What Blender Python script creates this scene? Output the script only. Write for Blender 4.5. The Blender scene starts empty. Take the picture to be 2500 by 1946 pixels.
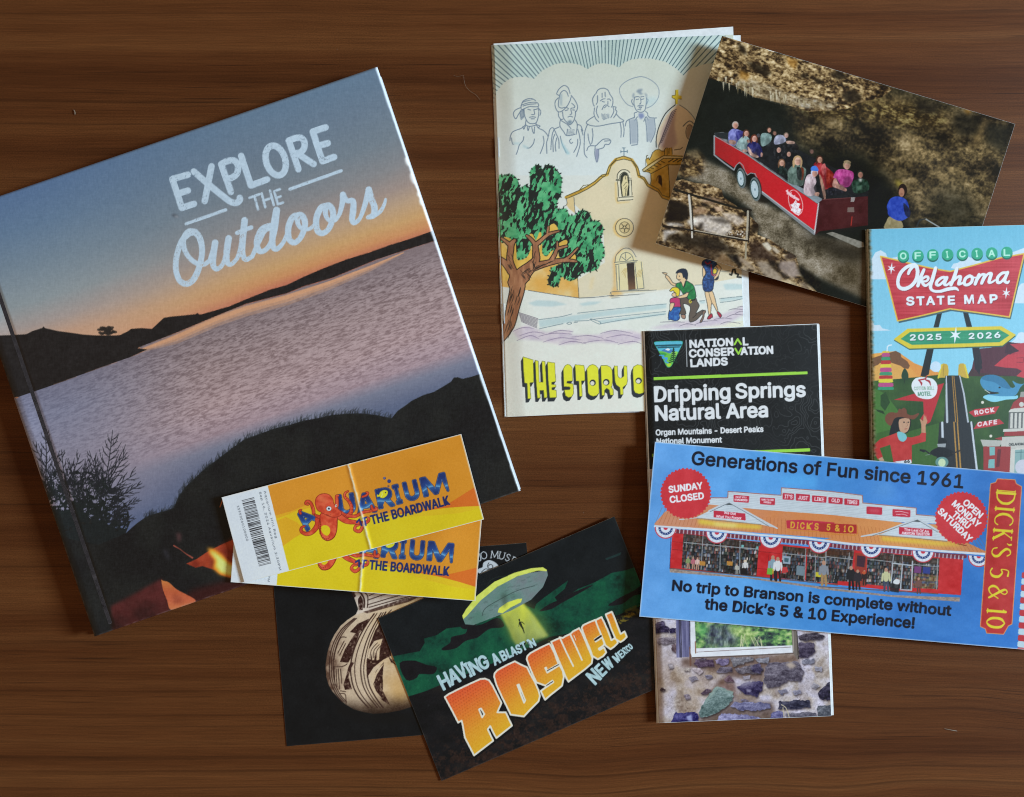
import bpy, math, os, random
import numpy as np
from mathutils import Vector

random.seed(7)
SC = bpy.context.scene
COL = SC.collection

# ---------------------------------------------------------------- camera, world, light, exposure
SPAN = 0.597            # metres of table across the picture
DIST = 0.45             # lens height above the table
PXW, PXH = 2500.0, 1946.0
S = SPAN / PXW
CX, CY = PXW / 2, PXH / 2

cam = bpy.data.cameras.new('camera')
cam.sensor_width = 36.0
cam.lens = 36.0 * DIST / SPAN
cam.clip_start = 0.01
cam.clip_end = 50.0
cam_ob = bpy.data.objects.new('camera', cam)
cam_ob.location = (0, 0, DIST)
COL.objects.link(cam_ob)
SC.camera = cam_ob

world = bpy.data.worlds.new('World')
SC.world = world
world.use_nodes = True
bg = world.node_tree.nodes['Background']
bg.inputs['Color'].default_value = (1.0, 0.72, 0.47, 1)     # warm room bounce
bg.inputs['Strength'].default_value = 0.27

def area_lamp(name, loc, target, size, size_y, power, color):
    l = bpy.data.lights.new(name, 'AREA')
    l.shape = 'RECTANGLE'
    l.size, l.size_y = size, size_y
    l.energy = power
    l.color = color
    o = bpy.data.objects.new(name, l)
    o.location = loc
    o.rotation_euler = (Vector(target) - Vector(loc)).to_track_quat('-Z', 'Y').to_euler()
    COL.objects.link(o)
    return o

# a cool daylight window well off to the right of the table
area_lamp('window_light', (2.75, 0.30, 1.38), (0.0, 0.0, 0.0), 0.50, 0.70, 158.0, (0.60, 0.82, 1.0))

SC.render.engine = 'CYCLES'
SC.cycles.pixel_filter_type = 'BLACKMAN_HARRIS'
SC.cycles.filter_width = 1.0
SC.view_settings.view_transform = 'Standard'
SC.view_settings.look = 'None'
SC.view_settings.exposure = 0.0
SC.view_settings.gamma = 1.0
SC.view_settings.use_curve_mapping = False

# ---------------------------------------------------------------- colour and noise helpers
E_LIGHT = np.array([0.74, 0.80, 0.84])       # how bright a white sheet looks in this light

def hx(c):
    if isinstance(c, str):
        return np.array([int(c[i:i + 2], 16) for i in (0, 2, 4)], float)
    return np.array(c, float)

def to_lin(c):
    c = np.clip(c / 255.0, 0, 1)
    return np.where(c <= 0.04045, c / 12.92, ((c + 0.055) / 1.055) ** 2.4)

def albedo(c):
    return np.clip(to_lin(c) / E_LIGHT, 0.006, 0.93)

def _hash(ix, iy, seed):
    ix = ix.astype(np.int64).astype(np.uint64)
    iy = iy.astype(np.int64).astype(np.uint64)
    h = ix * np.uint64(374761393) + iy * np.uint64(668265263) + np.uint64(seed * 2654435761 + 12345)
    h = (h ^ (h >> np.uint64(13))) * np.uint64(1274126177)
    h = h ^ (h >> np.uint64(16))
    return (h & np.uint64(0xFFFFFF)).astype(float) / float(0xFFFFFF)

def vnoise(x, y, seed=0):
    x = np.asarray(x, float); y = np.asarray(y, float)
    ix = np.floor(x); iy = np.floor(y)
    fx = x - ix; fy = y - iy
    fx = fx * fx * (3 - 2 * fx); fy = fy * fy * (3 - 2 * fy)
    a = _hash(ix, iy, seed); b = _hash(ix + 1, iy, seed)
    c = _hash(ix, iy + 1, seed); d = _hash(ix + 1, iy + 1, seed)
    return (a * (1 - fx) + b * fx) * (1 - fy) + (c * (1 - fx) + d * fx) * fy

def fbm(x, y, seed=0, octv=4, gain=0.5):
    t = 0; a = 1; n = 0
    for k in range(octv):
        t = t + a * vnoise(x * 2 ** k + 17.3 * k, y * 2 ** k + 5.1 * k, seed + k)
        n += a; a *= gain
    return t / n

def ridged(x, y, seed=0, octv=4):
    t = 0; a = 1; n = 0
    for k in range(octv):
        t = t + a * (1 - np.abs(2 * vnoise(x * 2 ** k + 9.7 * k, y * 2 ** k + 3.3 * k, seed + k) - 1))
        n += a; a *= 0.55
    return t / n

def worley(x, y, seed=0):
    """distance to the nearest and second nearest cell point, and the cell's random value"""
    x = np.asarray(x, float); y = np.asarray(y, float)
    ix = np.floor(x); iy = np.floor(y)
    d1 = np.full(x.shape, 9.0); d2 = np.full(x.shape, 9.0); val = np.zeros(x.shape)
    for dx in (-1, 0, 1):
        for dy in (-1, 0, 1):
            cx = ix + dx; cy = iy + dy
            px = cx + _hash(cx, cy, seed); py = cy + _hash(cx, cy, seed + 50)
            d = np.hypot(px - x, py - y)
            near = d < d1
            d2 = np.where(near, d1, np.minimum(d2, d))
            val = np.where(near, _hash(cx, cy, seed + 99), val)
            d1 = np.where(near, d, d1)
    return d1, d2, val

def sstep(a, b, x):
    t = np.clip((x - a) / (b - a), 0, 1)
    return t * t * (3 - 2 * t)

def mixc(a, b, t):
    t = np.asarray(t)[..., None]
    return hx(a) * (1 - t) + hx(b) * t if not isinstance(a, np.ndarray) or a.ndim < 2 else a * (1 - t) + (b if isinstance(b, np.ndarray) else hx(b)) * t

def ramp(t, stops):
    xs = [s[0] for s in stops]
    cs = np.array([hx(s[1]) for s in stops])
    return np.stack([np.interp(t, xs, cs[:, k]) for k in range(3)], -1)

def zt(ox, oy, f):
    """points read off an enlarged detail -> picture points"""
    def g(pts):
        return [(ox + x / f, oy + y / f) for x, y in pts]
    return g

def smooth(pts, closed=False, n=6):
    p = np.array(pts, float)
    N = len(p)
    out = []
    rng = range(N) if closed else range(N - 1)
    for i in rng:
        if closed:
            a, b, c, d = p[(i - 1) % N], p[i], p[(i + 1) % N], p[(i + 2) % N]
        else:
            a, b, c, d = p[max(i - 1, 0)], p[i], p[i + 1], p[min(i + 2, N - 1)]
        for k in range(n):
            t = k / n
            out.append(0.5 * ((2 * b) + (-a + c) * t + (2 * a - 5 * b + 4 * c - d) * t * t + (-a + 3 * b - 3 * c + d) * t ** 3))
    if not closed:
        out.append(p[-1])
    return np.array(out)

def ellipse(cx, cy, rx, ry, rot=0.0, a0=0.0, a1=360.0, n=28):
    t = np.radians(np.linspace(a0, a1, n, endpoint=(abs(a1 - a0) < 360)))
    c, s = math.cos(math.radians(rot)), math.sin(math.radians(rot))
    x, y = rx * np.cos(t), ry * np.sin(t)
    return np.stack([cx + x * c - y * s, cy + x * s + y * c], -1)

# ---------------------------------------------------------------- lettering from Blender's built-in face
try:        # the plain sans that ships inside Blender itself
    FACE = bpy.data.fonts.load(os.path.join(bpy.utils.resource_path('LOCAL'), 'datafiles', 'fonts', 'Inter.woff2'))
except Exception:
    FACE = None
_gly = {}
def glyphs(s, space=1.0):
    key = (s, space)
    if key not in _gly:
        c = bpy.data.curves.new('lettering', 'FONT')
        c.body = s
        if FACE is not None:
            c.font = FACE
        c.space_character = space
        c.resolution_u = 4
        o = bpy.data.objects.new('lettering', c)
        m = bpy.data.meshes.new_from_object(o)
        m.calc_loop_triangles()
        v = np.array([w.co[:2] for w in m.vertices])
        t = np.array([l.vertices[:] for l in m.loop_triangles])
        e = {}
        for tri in t:
            for a, b in ((tri[0], tri[1]), (tri[1], tri[2]), (tri[2], tri[0])):
                k = (min(a, b), max(a, b)); e[k] = e.get(k, 0) + 1
        edges = np.array([k for k, n in e.items() if n == 1])
        _gly[key] = (v[t], v[edges])
        bpy.data.objects.remove(o); bpy.data.curves.remove(c); bpy.data.meshes.remove(m)
    return _gly[key]
_capv = glyphs('H')[0]
CAP = _capv[..., 1].max()

# ---------------------------------------------------------------- printed sheets
class Print:
    """A printed face: a fine grid of vertices over a parallelogram of the table, coloured vertex by vertex."""
    SSN = 3
    def __init__(self, tl, tr, bl, res=1.5, bgc='ffffff', base='printed_front'):
        self.o = np.array(tl, float)
        self.u = np.array(tr, float) - self.o
        self.v = np.array(bl, float) - self.o
        self.W = int(np.hypot(*self.u) / res) + 1
        self.H = int(np.hypot(*self.v) / res) + 1
        m = np.array([self.u / (self.W - 1), self.v / (self.H - 1)]).T
        self.inv = np.linalg.inv(m)
        self.scale = 1.0 / res
        c, r = np.meshgrid(np.arange(self.W), np.arange(self.H))
        self.U = c / (self.W - 1); self.V = r / (self.H - 1)
        self.X = self.o[0] + self.U * self.u[0] + self.V * self.v[0]
        self.Y = self.o[1] + self.U * self.u[1] + self.V * self.v[1]
        self.rgb = np.empty((self.H, self.W, 3)); self.rgb[:] = hx(bgc)
        self.pid = np.zeros((self.H, self.W), np.int32)
        self.names = [base]; self.parents = [None]; self.labels = [None]
        self.cur = None
    def part(self, name=None, parent=None, label=None):
        if name is None:
            self.cur = None
        else:
            self.names.append(name); self.parents.append(parent); self.labels.append(label)
            self.cur = len(self.names) - 1
        return self.cur
    def at(self, u, v):
        return (self.o[0] + u * self.u[0] + v * self.v[0], self.o[1] + u * self.u[1] + v * self.v[1])
    def uvp(self, pts):
        return [self.at(a, b) for a, b in pts]
    def cover(self, segs):
        """segs (n,2,2) directed edges in picture points -> coverage and its slice, non-zero winding"""
        n = self.SSN
        q = ((segs.reshape(-1, 2) - self.o) @ self.inv.T + 0.5).reshape(-1, 2, 2)
        lo = np.floor(q.min((0, 1))).astype(int) - 1; hi = np.ceil(q.max((0, 1))).astype(int) + 2
        c0, r0 = max(lo[0], 0), max(lo[1], 0); c1, r1 = min(hi[0], self.W), min(hi[1], self.H)
        if c1 <= c0 or r1 <= r0:
            return None
        w, h = (c1 - c0) * n, (r1 - r0) * n
        q = (q - np.array([c0, r0])) * n
        x0, y0, x1, y1 = q[:, 0, 0], q[:, 0, 1], q[:, 1, 0], q[:, 1, 1]
        sg = np.where(y1 > y0, 1.0, -1.0)
        sw = y1 < y0
        xa, ya, xb, yb = np.where(sw, x1, x0), np.where(sw, y1, y0), np.where(sw, x0, x1), np.where(sw, y0, y1)
        ra = np.clip(np.ceil(ya - 0.5), 0, h).astype(int); rb = np.clip(np.ceil(yb - 0.5), 0, h).astype(int)
        cnt = np.maximum(rb - ra, 0)
        if cnt.sum() == 0:
            return None
        idx = np.repeat(np.arange(len(cnt)), cnt)
        off = np.arange(cnt.sum()) - np.repeat(np.cumsum(cnt) - cnt, cnt)
        rows = ra[idx] + off
        xs = xa[idx] + (rows + 0.5 - ya[idx]) * (xb[idx] - xa[idx]) / np.maximum(yb[idx] - ya[idx], 1e-9)
        cols = np.clip(np.ceil(xs - 0.5), 0, w).astype(int)
        D = np.bincount(rows * (w + 1) + cols, weights=sg[idx], minlength=h * (w + 1)).reshape(h, w + 1)
        wn = np.abs(np.cumsum(D, 1)[:, :w]) > 0.5
        cov = wn.reshape(r1 - r0, n, c1 - c0, n).mean((1, 3))
        return cov, (slice(r0, r1), slice(c0, c1))
    @staticmethod
    def loop_segs(p, force=False):
        p = np.asarray(p, float)
        if force:
            x, y = p[:, 0], p[:, 1]
            if (x * np.roll(y, -1) - np.roll(x, -1) * y).sum() < 0:
                p = p[::-1]
        return np.stack([p, np.roll(p, -1, 0)], 1)
    def lay(self, segs, color, alpha=1.0, own=True, mask=None):
        r = self.cover(segs)
        if r is None:
            return
        cov, sl = r
        a = cov * alpha
        if mask is not None:
            a = a * mask(self.X[sl], self.Y[sl])
        c = color(self.X[sl], self.Y[sl]) if callable(color) else hx(color)
        self.rgb[sl] = self.rgb[sl] * (1 - a[..., None]) + c * a[..., None]
        if self.cur is not None and own:
            self.pid[sl][cov > 0.5] = self.cur
    def fill(self, pts, color, alpha=1.0, own=True, mask=None, holes=()):
        segs = [self.loop_segs(pts, True)]
        for hpts in holes:
            segs.append(self.loop_segs(hpts, True)[:, ::-1])
        self.lay(np.concatenate(segs), color, alpha, own, mask)
    def soft(self, pts, color, blur, alpha=1.0, own=False):
        """a fill with a soft brush edge"""
        r = self.cover(self.loop_segs(pts, True))
        if r is None:
            return
        cov, sl = r
        k = max(1, int(blur * self.scale))
        big = np.zeros(self.pid.shape); big[sl] = cov
        r0, r1 = max(sl[0].start - 2 * k, 0), min(sl[0].stop + 2 * k, self.H)
        c0, c1 = max(sl[1].start - 2 * k, 0), min(sl[1].stop + 2 * k, self.W)
        b = big[r0:r1, c0:c1]
        for ax in (0, 1):
            for _ in range(2):
                pad = [(0, 0), (0, 0)]; pad[ax] = (k, k)
                cs = np.cumsum(np.pad(b, pad, mode='edge'), ax)
                z = np.zeros_like(np.take(cs, [0], ax)); cs = np.concatenate([z, cs], ax)
                m = b.shape[ax]
                b = (np.take(cs, np.arange(2 * k + 1, 2 * k + 1 + m), ax) - np.take(cs, np.arange(0, m), ax)) / (2 * k + 1)
        sl = (slice(r0, r1), slice(c0, c1))
        a = b * alpha
        c = color(self.X[sl], self.Y[sl]) if callable(color) else hx(color)
        self.rgb[sl] = self.rgb[sl] * (1 - a[..., None]) + c * a[..., None]
        if self.cur is not None and own:
            self.pid[sl][b > 0.5] = self.cur
    def stroke_segs(self, pts, w, closed=False, sm=False):
        p = smooth(pts, closed) if sm else np.asarray(pts, float)
        if closed:
            p = np.concatenate([p, p[:1]])
        w = np.interp(np.linspace(0, 1, len(p)), np.linspace(0, 1, len(np.atleast_1d(w))), np.atleast_1d(w)) / 2
        segs = []
        for i in range(len(p) - 1):
            d = p[i + 1] - p[i]; L = np.hypot(*d)
            if L < 1e-6:
                continue
            nrm = np.array([-d[1], d[0]]) / L
            segs.append(self.loop_segs([p[i] + nrm * w[i], p[i] - nrm * w[i], p[i + 1] - nrm * w[i + 1], p[i + 1] + nrm * w[i + 1]], True))
        for i in range(len(p)):
            segs.append(self.loop_segs(ellipse(p[i][0], p[i][1], w[i], w[i], n=10), True))
        return np.concatenate(segs)
    def stroke(self, pts, w, color, closed=False, sm=False, alpha=1.0, own=True, mask=None):
        self.lay(self.stroke_segs(pts, w, closed, sm), color, alpha, own, mask)
    def text(self, s, p0, p1, h, color, bold=0.0, space=1.0, slant=0.0, warp=None, own=True, outline=None, alpha=1.0, mask=None):
        """a line of lettering whose base line runs p0 to p1, capital height h"""
        tri, edg = glyphs(s, space)
        xmin, xmax = tri[..., 0].min(), tri[..., 0].max()
        p0 = np.array(p0, float); p1 = np.array(p1, float)
        d = (p1 - p0); L = np.hypot(*d); e = d / L
        up = np.array([e[1], -e[0]])
        def put(v):
            x = (v[..., 0] - xmin) / (xmax - xmin) * L; y = v[..., 1] / CAP * h
            x = x + slant * y
            if warp is not None:
                return warp(x, y, L)
            return p0 + x[..., None] * e + y[..., None] * up
        t = put(tri)
        segs = np.concatenate([self.loop_segs(q, True) for q in t])
        ed = put(edg)
        if outline:
            self.lay(np.concatenate([segs] + [self.stroke_segs(q, outline[0]) for q in ed]), outline[1], alpha, own, mask)
        if bold:
            segs = np.concatenate([segs] + [self.stroke_segs(q, bold) for q in ed])
        self.lay(segs, color, alpha, own, mask)
    def grain(self, amt, size=2.0, seed=3):
        self.rgb += (vnoise(self.X / size, self.Y / size, seed)[..., None] - 0.5) * amt

# ---------------------------------------------------------------- objects
def world_pt(px, py, z):
    k = S * (DIST - z) / DIST
    return (px - CX) * k, (CY - py) * k, z

def thing(name, label, cat, loc, group=None):
    o = bpy.data.objects.new(name, None)
    o.empty_display_size = 0.01
    o.location = loc
    o['label'] = label; o['category'] = cat
    if group:
        o['group'] = group
    COL.objects.link(o)
    return o

def mesh_ob(name, verts, faces, mat, parent=None, cols=None, shade=False, label=None):
    verts = np.asarray(verts, float)
    if parent is not None:
        r = parent
        off = np.zeros(3)
        while r is not None:
            off += np.array(r.location); r = r.parent
        verts = verts - off
    m = bpy.data.meshes.new(name)
    m.vertices.add(len(verts)); m.vertices.foreach_set('co', verts.astype(np.float32).ravel())
    if isinstance(faces, np.ndarray):
        lens = np.full(len(faces), faces.shape[1]); flat = faces.ravel()
    else:
        lens = np.array([len(f) for f in faces]); flat = np.concatenate([np.array(f) for f in faces])
    m.loops.add(len(flat)); m.loops.foreach_set('vertex_index', flat.astype(np.int32))
    m.polygons.add(len(lens)); m.polygons.foreach_set('loop_start', (np.cumsum(lens) - lens).astype(np.int32))
    m.polygons.foreach_set('use_smooth', np.full(len(lens), bool(shade)))
    m.update(calc_edges=True)
    if cols is not None:
        a = m.color_attributes.new('Col', 'FLOAT_COLOR', 'POINT')
        c4 = np.ones((len(verts), 4), np.float32); c4[:, :3] = cols
        a.data.foreach_set('color', c4.ravel())
    m.materials.append(mat)
    o = bpy.data.objects.new(name, m)
    COL.objects.link(o)
    if parent is not None:
        o.parent = parent
    if label:
        o['label'] = label
    return o

def print_parts(c, root, hfun, mat, shade=True, quad=None, col=None):
    """lay the printed face on its sheet, one mesh for each printed motif"""
    if quad is None:
        X, Y = c.X, c.Y
    else:
        o, u, v = [np.array(q, float) for q in quad]
        u = u - o; v = v - o
        X = o[0] + c.U * u[0] + c.V * v[0]; Y = o[1] + c.U * u[1] + c.V * v[1]
    Z = hfun(c.U, c.V)
    x, y, z = world_pt(X, Y, Z)
    P = np.stack([x, y, z], -1).reshape(-1, 3)
    if col is None:
        col = albedo(np.clip(c.rgb, 0, 255)).reshape(-1, 3)
    idx = np.arange(c.H * c.W).reshape(c.H, c.W)
    quads = np.stack([idx[1:, :-1], idx[1:, 1:], idx[:-1, 1:], idx[:-1, :-1]], -1).reshape(-1, 4)
    fid = c.pid[:-1, :-1].reshape(-1)
    obs = {}
    for k, nm in enumerate(c.names):
        f = quads[fid == k]
        if len(f) == 0:
            continue
        used = np.zeros(len(P), bool); used[f.ravel()] = True
        remap = np.cumsum(used) - 1
        par = root if c.parents[k] is None else obs.get(c.parents[k], root)
        obs[k] = mesh_ob(nm, P[used], remap[f], mat, par, col[used], shade, c.labels[k])
    return obs

def sheet(name, quad, hfun, thick, mat, root, n=(40, 40), grow=0.0, lift=5e-5, label=None):
    """the paper itself under a printed face"""
    o, u, v = [np.array(q, float) for q in quad]
    u = u - o; v = v - o
    U, V = np.meshgrid(np.linspace(0, 1, n[0] + 1), np.linspace(0, 1, n[1] + 1))
    gu, gv = grow / np.hypot(*u), grow / np.hypot(*v)
    U2 = U * (1 + 2 * gu) - gu; V2 = V * (1 + 2 * gv) - gv
    X = o[0] + U2 * u[0] + V2 * v[0]; Y = o[1] + U2 * u[1] + V2 * v[1]
    Zt = hfun(U, V) - lift
    th = thick(U, V) if callable(thick) else thick
    Zb = Zt - th
    xt = np.stack(world_pt(X, Y, Zt), -1).reshape(-1, 3)
    xb = xt.copy(); xb[:, 2] = Zb.reshape(-1)
    N = len(xt)
    idx = np.arange(N).reshape(n[1] + 1, n[0] + 1)
    top = np.stack([idx[1:, :-1], idx[1:, 1:], idx[:-1, 1:], idx[:-1, :-1]], -1).reshape(-1, 4)
    bot = top[:, ::-1] + N
    rim = np.concatenate([idx[0, ::-1], idx[1:, 0], idx[-1, 1:], idx[-2:0:-1, -1]])
    nx = np.roll(rim, -1)
    side = np.stack([rim, nx, nx + N, rim + N], -1)[:, ::-1]
    return mesh_ob(name, np.concatenate([xt, xb]), np.concatenate([top, bot, side]), mat, root, None, False, label)

# ---------------------------------------------------------------- materials
def print_mat(name, rough, spec=0.5, bump=0.0, bscale=900.0, coat=0.0, streak=0.0):
    m = bpy.data.materials.new(name); m.use_nodes = True
    nt = m.node_tree; b = nt.nodes['Principled BSDF']
    a = nt.nodes.new('ShaderNodeAttribute'); a.attribute_name = 'Col'
    tc = nt.nodes.new('ShaderNodeTexCoord')
    nz = nt.nodes.new('ShaderNodeTexNoise'); nz.inputs['Scale'].default_value = bscale; nz.inputs['Detail'].default_value = 3
    nt.links.new(tc.outputs['Object'], nz.inputs['Vector'])
    mr = nt.nodes.new('ShaderNodeMapRange')
    mr.inputs['To Min'].default_value = 0.93; mr.inputs['To Max'].default_value = 1.07
    nt.links.new(nz.outputs['Fac'], mr.inputs['Value'])
    mx = nt.nodes.new('ShaderNodeVectorMath'); mx.operation = 'SCALE'
    nt.links.new(a.outputs['Color'], mx.inputs[0]); nt.links.new(mr.outputs['Result'], mx.inputs['Scale'])
    nt.links.new(mx.outputs['Vector'], b.inputs['Base Color'])
    # handling marks: slow change of gloss
    n2 = nt.nodes.new('ShaderNodeTexNoise'); n2.inputs['Scale'].default_value = 28.0; n2.inputs['Detail'].default_value = 5
    nt.links.new(tc.outputs['Object'], n2.inputs['Vector'])
    r2 = nt.nodes.new('ShaderNodeMapRange'); r2.inputs['From Min'].default_value = 0.3; r2.inputs['From Max'].default_value = 0.7
    r2.inputs['To Min'].default_value = max(rough - 0.07, 0.05); r2.inputs['To Max'].default_value = rough + 0.07
    nt.links.new(n2.outputs['Fac'], r2.inputs['Value']); nt.links.new(r2.outputs['Result'], b.inputs['Roughness'])
    b.inputs['Specular IOR Level'].default_value = spec
    if bump:
        bp = nt.nodes.new('ShaderNodeBump'); bp.inputs['Strength'].default_value = bump; bp.inputs['Distance'].default_value = 0.0003
        nt.links.new(nz.outputs['Fac'], bp.inputs['Height']); nt.links.new(bp.outputs['Normal'], b.inputs['Normal'])
    return m

def plain_mat(name, col, rough=0.6, spec=0.4, var=0.08, scale=300.0):
    m = bpy.data.materials.new(name); m.use_nodes = True
    nt = m.node_tree; b = nt.nodes['Principled BSDF']
    tc = nt.nodes.new('ShaderNodeTexCoord')
    nz = nt.nodes.new('ShaderNodeTexNoise'); nz.inputs['Scale'].default_value = scale; nz.inputs['Detail'].default_value = 4
    nt.links.new(tc.outputs['Object'], nz.inputs['Vector'])
    cr = nt.nodes.new('ShaderNodeValToRGB')
    c = np.array(col)
    cr.color_ramp.elements[0].position = 0.3; cr.color_ramp.elements[0].color = (*(c * (1 - var)), 1)
    cr.color_ramp.elements[1].position = 0.7; cr.color_ramp.elements[1].color = (*np.minimum(c * (1 + var), 0.95), 1)
    nt.links.new(nz.outputs['Fac'], cr.inputs['Fac']); nt.links.new(cr.outputs['Color'], b.inputs['Base Color'])
    b.inputs['Roughness'].default_value = rough
    b.inputs['Specular IOR Level'].default_value = spec
    return m

M_PAPER = plain_mat('white_paper', (0.86, 0.86, 0.85), 0.7)
M_CREAM = plain_mat('cream_paper', (0.70, 0.64, 0.52), 0.75)
# ---------------------------------------------------------------- the wooden table top
def wood_mat():
    m = bpy.data.materials.new('walnut_laminate'); m.use_nodes = True
    nt = m.node_tree; b = nt.nodes['Principled BSDF']; L = nt.links.new
    def N(t, **kw):
        n = nt.nodes.new(t)
        for k, v in kw.items():
            n.inputs[k].default_value = v
        return n
    tc = N('ShaderNodeTexCoord')
    # gentle wander of the grain, the stronger towards the cathedral figure at the lower right
    mpw = N('ShaderNodeMapping'); mpw.inputs['Scale'].default_value = (3.2, 7.0, 1)
    L(tc.outputs['Object'], mpw.inputs['Vector'])
    wn = N('ShaderNodeTexNoise', Scale=1.0, Detail=2.0); L(mpw.outputs['Vector'], wn.inputs['Vector'])
    sub = N('ShaderNodeVectorMath'); sub.operation = 'SUBTRACT'; sub.inputs[1].default_value = (0.5, 0.5, 0.5); L(wn.outputs['Color'], sub.inputs[0])
    dst = N('ShaderNodeVectorMath'); dst.operation = 'DISTANCE'; dst.inputs[1].default_value = (0.20, -0.21, 0.0); L(tc.outputs['Object'], dst.inputs[0])
    dmr = N('ShaderNodeMapRange'); dmr.interpolation_type = 'SMOOTHSTEP'; dmr.inputs['From Min'].default_value = 0.05; dmr.inputs['From Max'].default_value = 0.24
    dmr.inputs['To Min'].default_value = 0.060; dmr.inputs['To Max'].default_value = 0.010; L(dst.outputs['Value'], dmr.inputs['Value'])
    cmb = N('ShaderNodeCombineXYZ'); L(dmr.outputs['Result'], cmb.inputs['Y'])
    mul = N('ShaderNodeVectorMath'); mul.operation = 'MULTIPLY'; L(cmb.outputs['Vector'], mul.inputs[1]); L(sub.outputs['Vector'], mul.inputs[0])
    add = N('ShaderNodeVectorMath'); add.operation = 'ADD'; L(tc.outputs['Object'], add.inputs[0]); L(mul.outputs['Vector'], add.inputs[1])
    def streaks(sx, sy, detail, rough=0.6, off=0.0):
        mp = N('ShaderNodeMapping'); mp.inputs['Scale'].default_value = (sx, sy, 1); mp.inputs['Location'].default_value = (off, off * 1.7, 0)
        L(add.outputs['Vector'], mp.inputs['Vector'])
        n = N('ShaderNodeTexNoise', Scale=1.0, Detail=detail, Roughness=rough); L(mp.outputs['Vector'], n.inputs['Vector'])
        return n.outputs['Fac']
    broad = streaks(0.55, 30.0, 2.0)
    mid = streaks(1.6, 130.0, 5.0, 0.62, 3.1)
    fine = streaks(26.0, 1150.0, 3.0, 0.65, 7.7)
    cr = N('ShaderNodeValToRGB')
    e = cr.color_ramp.elements
    e[0].position = 0.22; e[0].color = (0.054, 0.0155, 0.0046, 1)
    e[1].position = 0.78; e[1].color = (0.176, 0.0650, 0.0200, 1)
    for p, c in ((0.42, (0.100, 0.0305, 0.0088, 1)), (0.60, (0.134, 0.0450, 0.0134, 1))):
        k = e.new(p); k.color = c
    w1 = N('ShaderNodeMath'); w1.operation = 'MULTIPLY_ADD'; w1.inputs[1].default_value = 0.70; L(broad, w1.inputs[0])
    w0 = N('ShaderNodeMath'); w0.operation = 'MULTIPLY'; w0.inputs[1].default_value = 0.30; L(mid, w0.inputs[0]); L(w0.outputs[0], w1.inputs[2])
    st = N('ShaderNodeMapRange'); st.inputs['From Min'].default_value = 0.18; st.inputs['From Max'].default_value = 0.80
    L(w1.outputs[0], st.inputs['Value']); L(st.outputs['Result'], cr.inputs['Fac'])
    # fine fibres
    fr = N('ShaderNodeMapRange'); fr.inputs['From Min'].default_value = 0.3; fr.inputs['From Max'].default_value = 0.7
    fr.inputs['To Min'].default_value = 0.78; fr.inputs['To Max'].default_value = 1.20; L(fine, fr.inputs['Value'])
    mx = N('ShaderNodeVectorMath'); mx.operation = 'SCALE'; L(cr.outputs['Color'], mx.inputs[0]); L(fr.outputs['Result'], mx.inputs['Scale'])
    # close speckle of the printed grain
    sp = N('ShaderNodeTexNoise', Scale=1.0, Detail=2.0, Roughness=0.7)
    mps = N('ShaderNodeMapping'); mps.inputs['Scale'].default_value = (1100.0, 2300.0, 1); L(tc.outputs['Object'], mps.inputs['Vector']); L(mps.outputs['Vector'], sp.inputs['Vector'])
    sr = N('ShaderNodeMapRange'); sr.inputs['From Min'].default_value = 0.25; sr.inputs['From Max'].default_value = 0.75; sr.inputs['To Min'].default_value = 0.66; sr.inputs['To Max'].default_value = 1.34; L(sp.outputs['Fac'], sr.inputs['Value'])
    fm = N('ShaderNodeMath'); fm.operation = 'MULTIPLY'; L(fr.outputs['Result'], fm.inputs[0]); L(sr.outputs['Result'], fm.inputs[1]); L(fm.outputs[0], mx.inputs['Scale'])
    # dark pores: short dashes, thick in some bands only
    por = streaks(15.0, 900.0, 2.0, 0.5, 12.0)
    pr = N('ShaderNodeMapRange'); pr.inputs['From Min'].default_value = 0.61; pr.inputs['From Max'].default_value = 0.68; L(por, pr.inputs['Value'])
    band = streaks(2.0, 60.0, 2.0, 0.5, 21.0)
    br = N('ShaderNodeMapRange'); br.inputs['From Min'].default_value = 0.46; br.inputs['From Max'].default_value = 0.60; L(band, br.inputs['Value'])
    pm = N('ShaderNodeMath'); pm.operation = 'MULTIPLY'; L(pr.outputs['Result'], pm.inputs[0]); L(br.outputs['Result'], pm.inputs[1])
    pm2 = N('ShaderNodeMath'); pm2.operation = 'MULTIPLY'; pm2.inputs[1].default_value = 0.50; L(pm.outputs[0], pm2.inputs[0])
    lin = streaks(0.45, 210.0, 2.0, 0.55, 33.0)
    lr = N('ShaderNodeMapRange'); lr.inputs['From Min'].default_value = 0.58; lr.inputs['From Max'].default_value = 0.70; lr.inputs['To Max'].default_value = 0.42; L(lin, lr.inputs['Value'])
    dl = N('ShaderNodeMix'); dl.data_type = 'RGBA'; dl.inputs['B'].default_value = (0.022, 0.0075, 0.003, 1)
    L(lr.outputs['Result'], dl.inputs['Factor']); L(mx.outputs['Vector'], dl.inputs['A'])
    dk = N('ShaderNodeMix'); dk.data_type = 'RGBA'; dk.inputs['B'].default_value = (0.012, 0.005, 0.003, 1)
    L(pm2.outputs[0], dk.inputs['Factor']); L(dl.outputs['Result'], dk.inputs['A'])
    # pale specks of dust and small nicks
    vo = N('ShaderNodeTexVoronoi', Scale=70.0); L(tc.outputs['Object'], vo.inputs['Vector'])
    dr = N('ShaderNodeMapRange'); dr.inputs['From Min'].default_value = 0.030; dr.inputs['From Max'].default_value = 0.012; L(vo.outputs['Distance'], dr.inputs['Value'])
    sep = N('ShaderNodeSeparateColor'); L(vo.outputs['Color'], sep.inputs['Color'])
    gt = N('ShaderNodeMath'); gt.operation = 'GREATER_THAN'; gt.inputs[1].default_value = 0.86; L(sep.outputs['Red'], gt.inputs[0])
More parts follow.
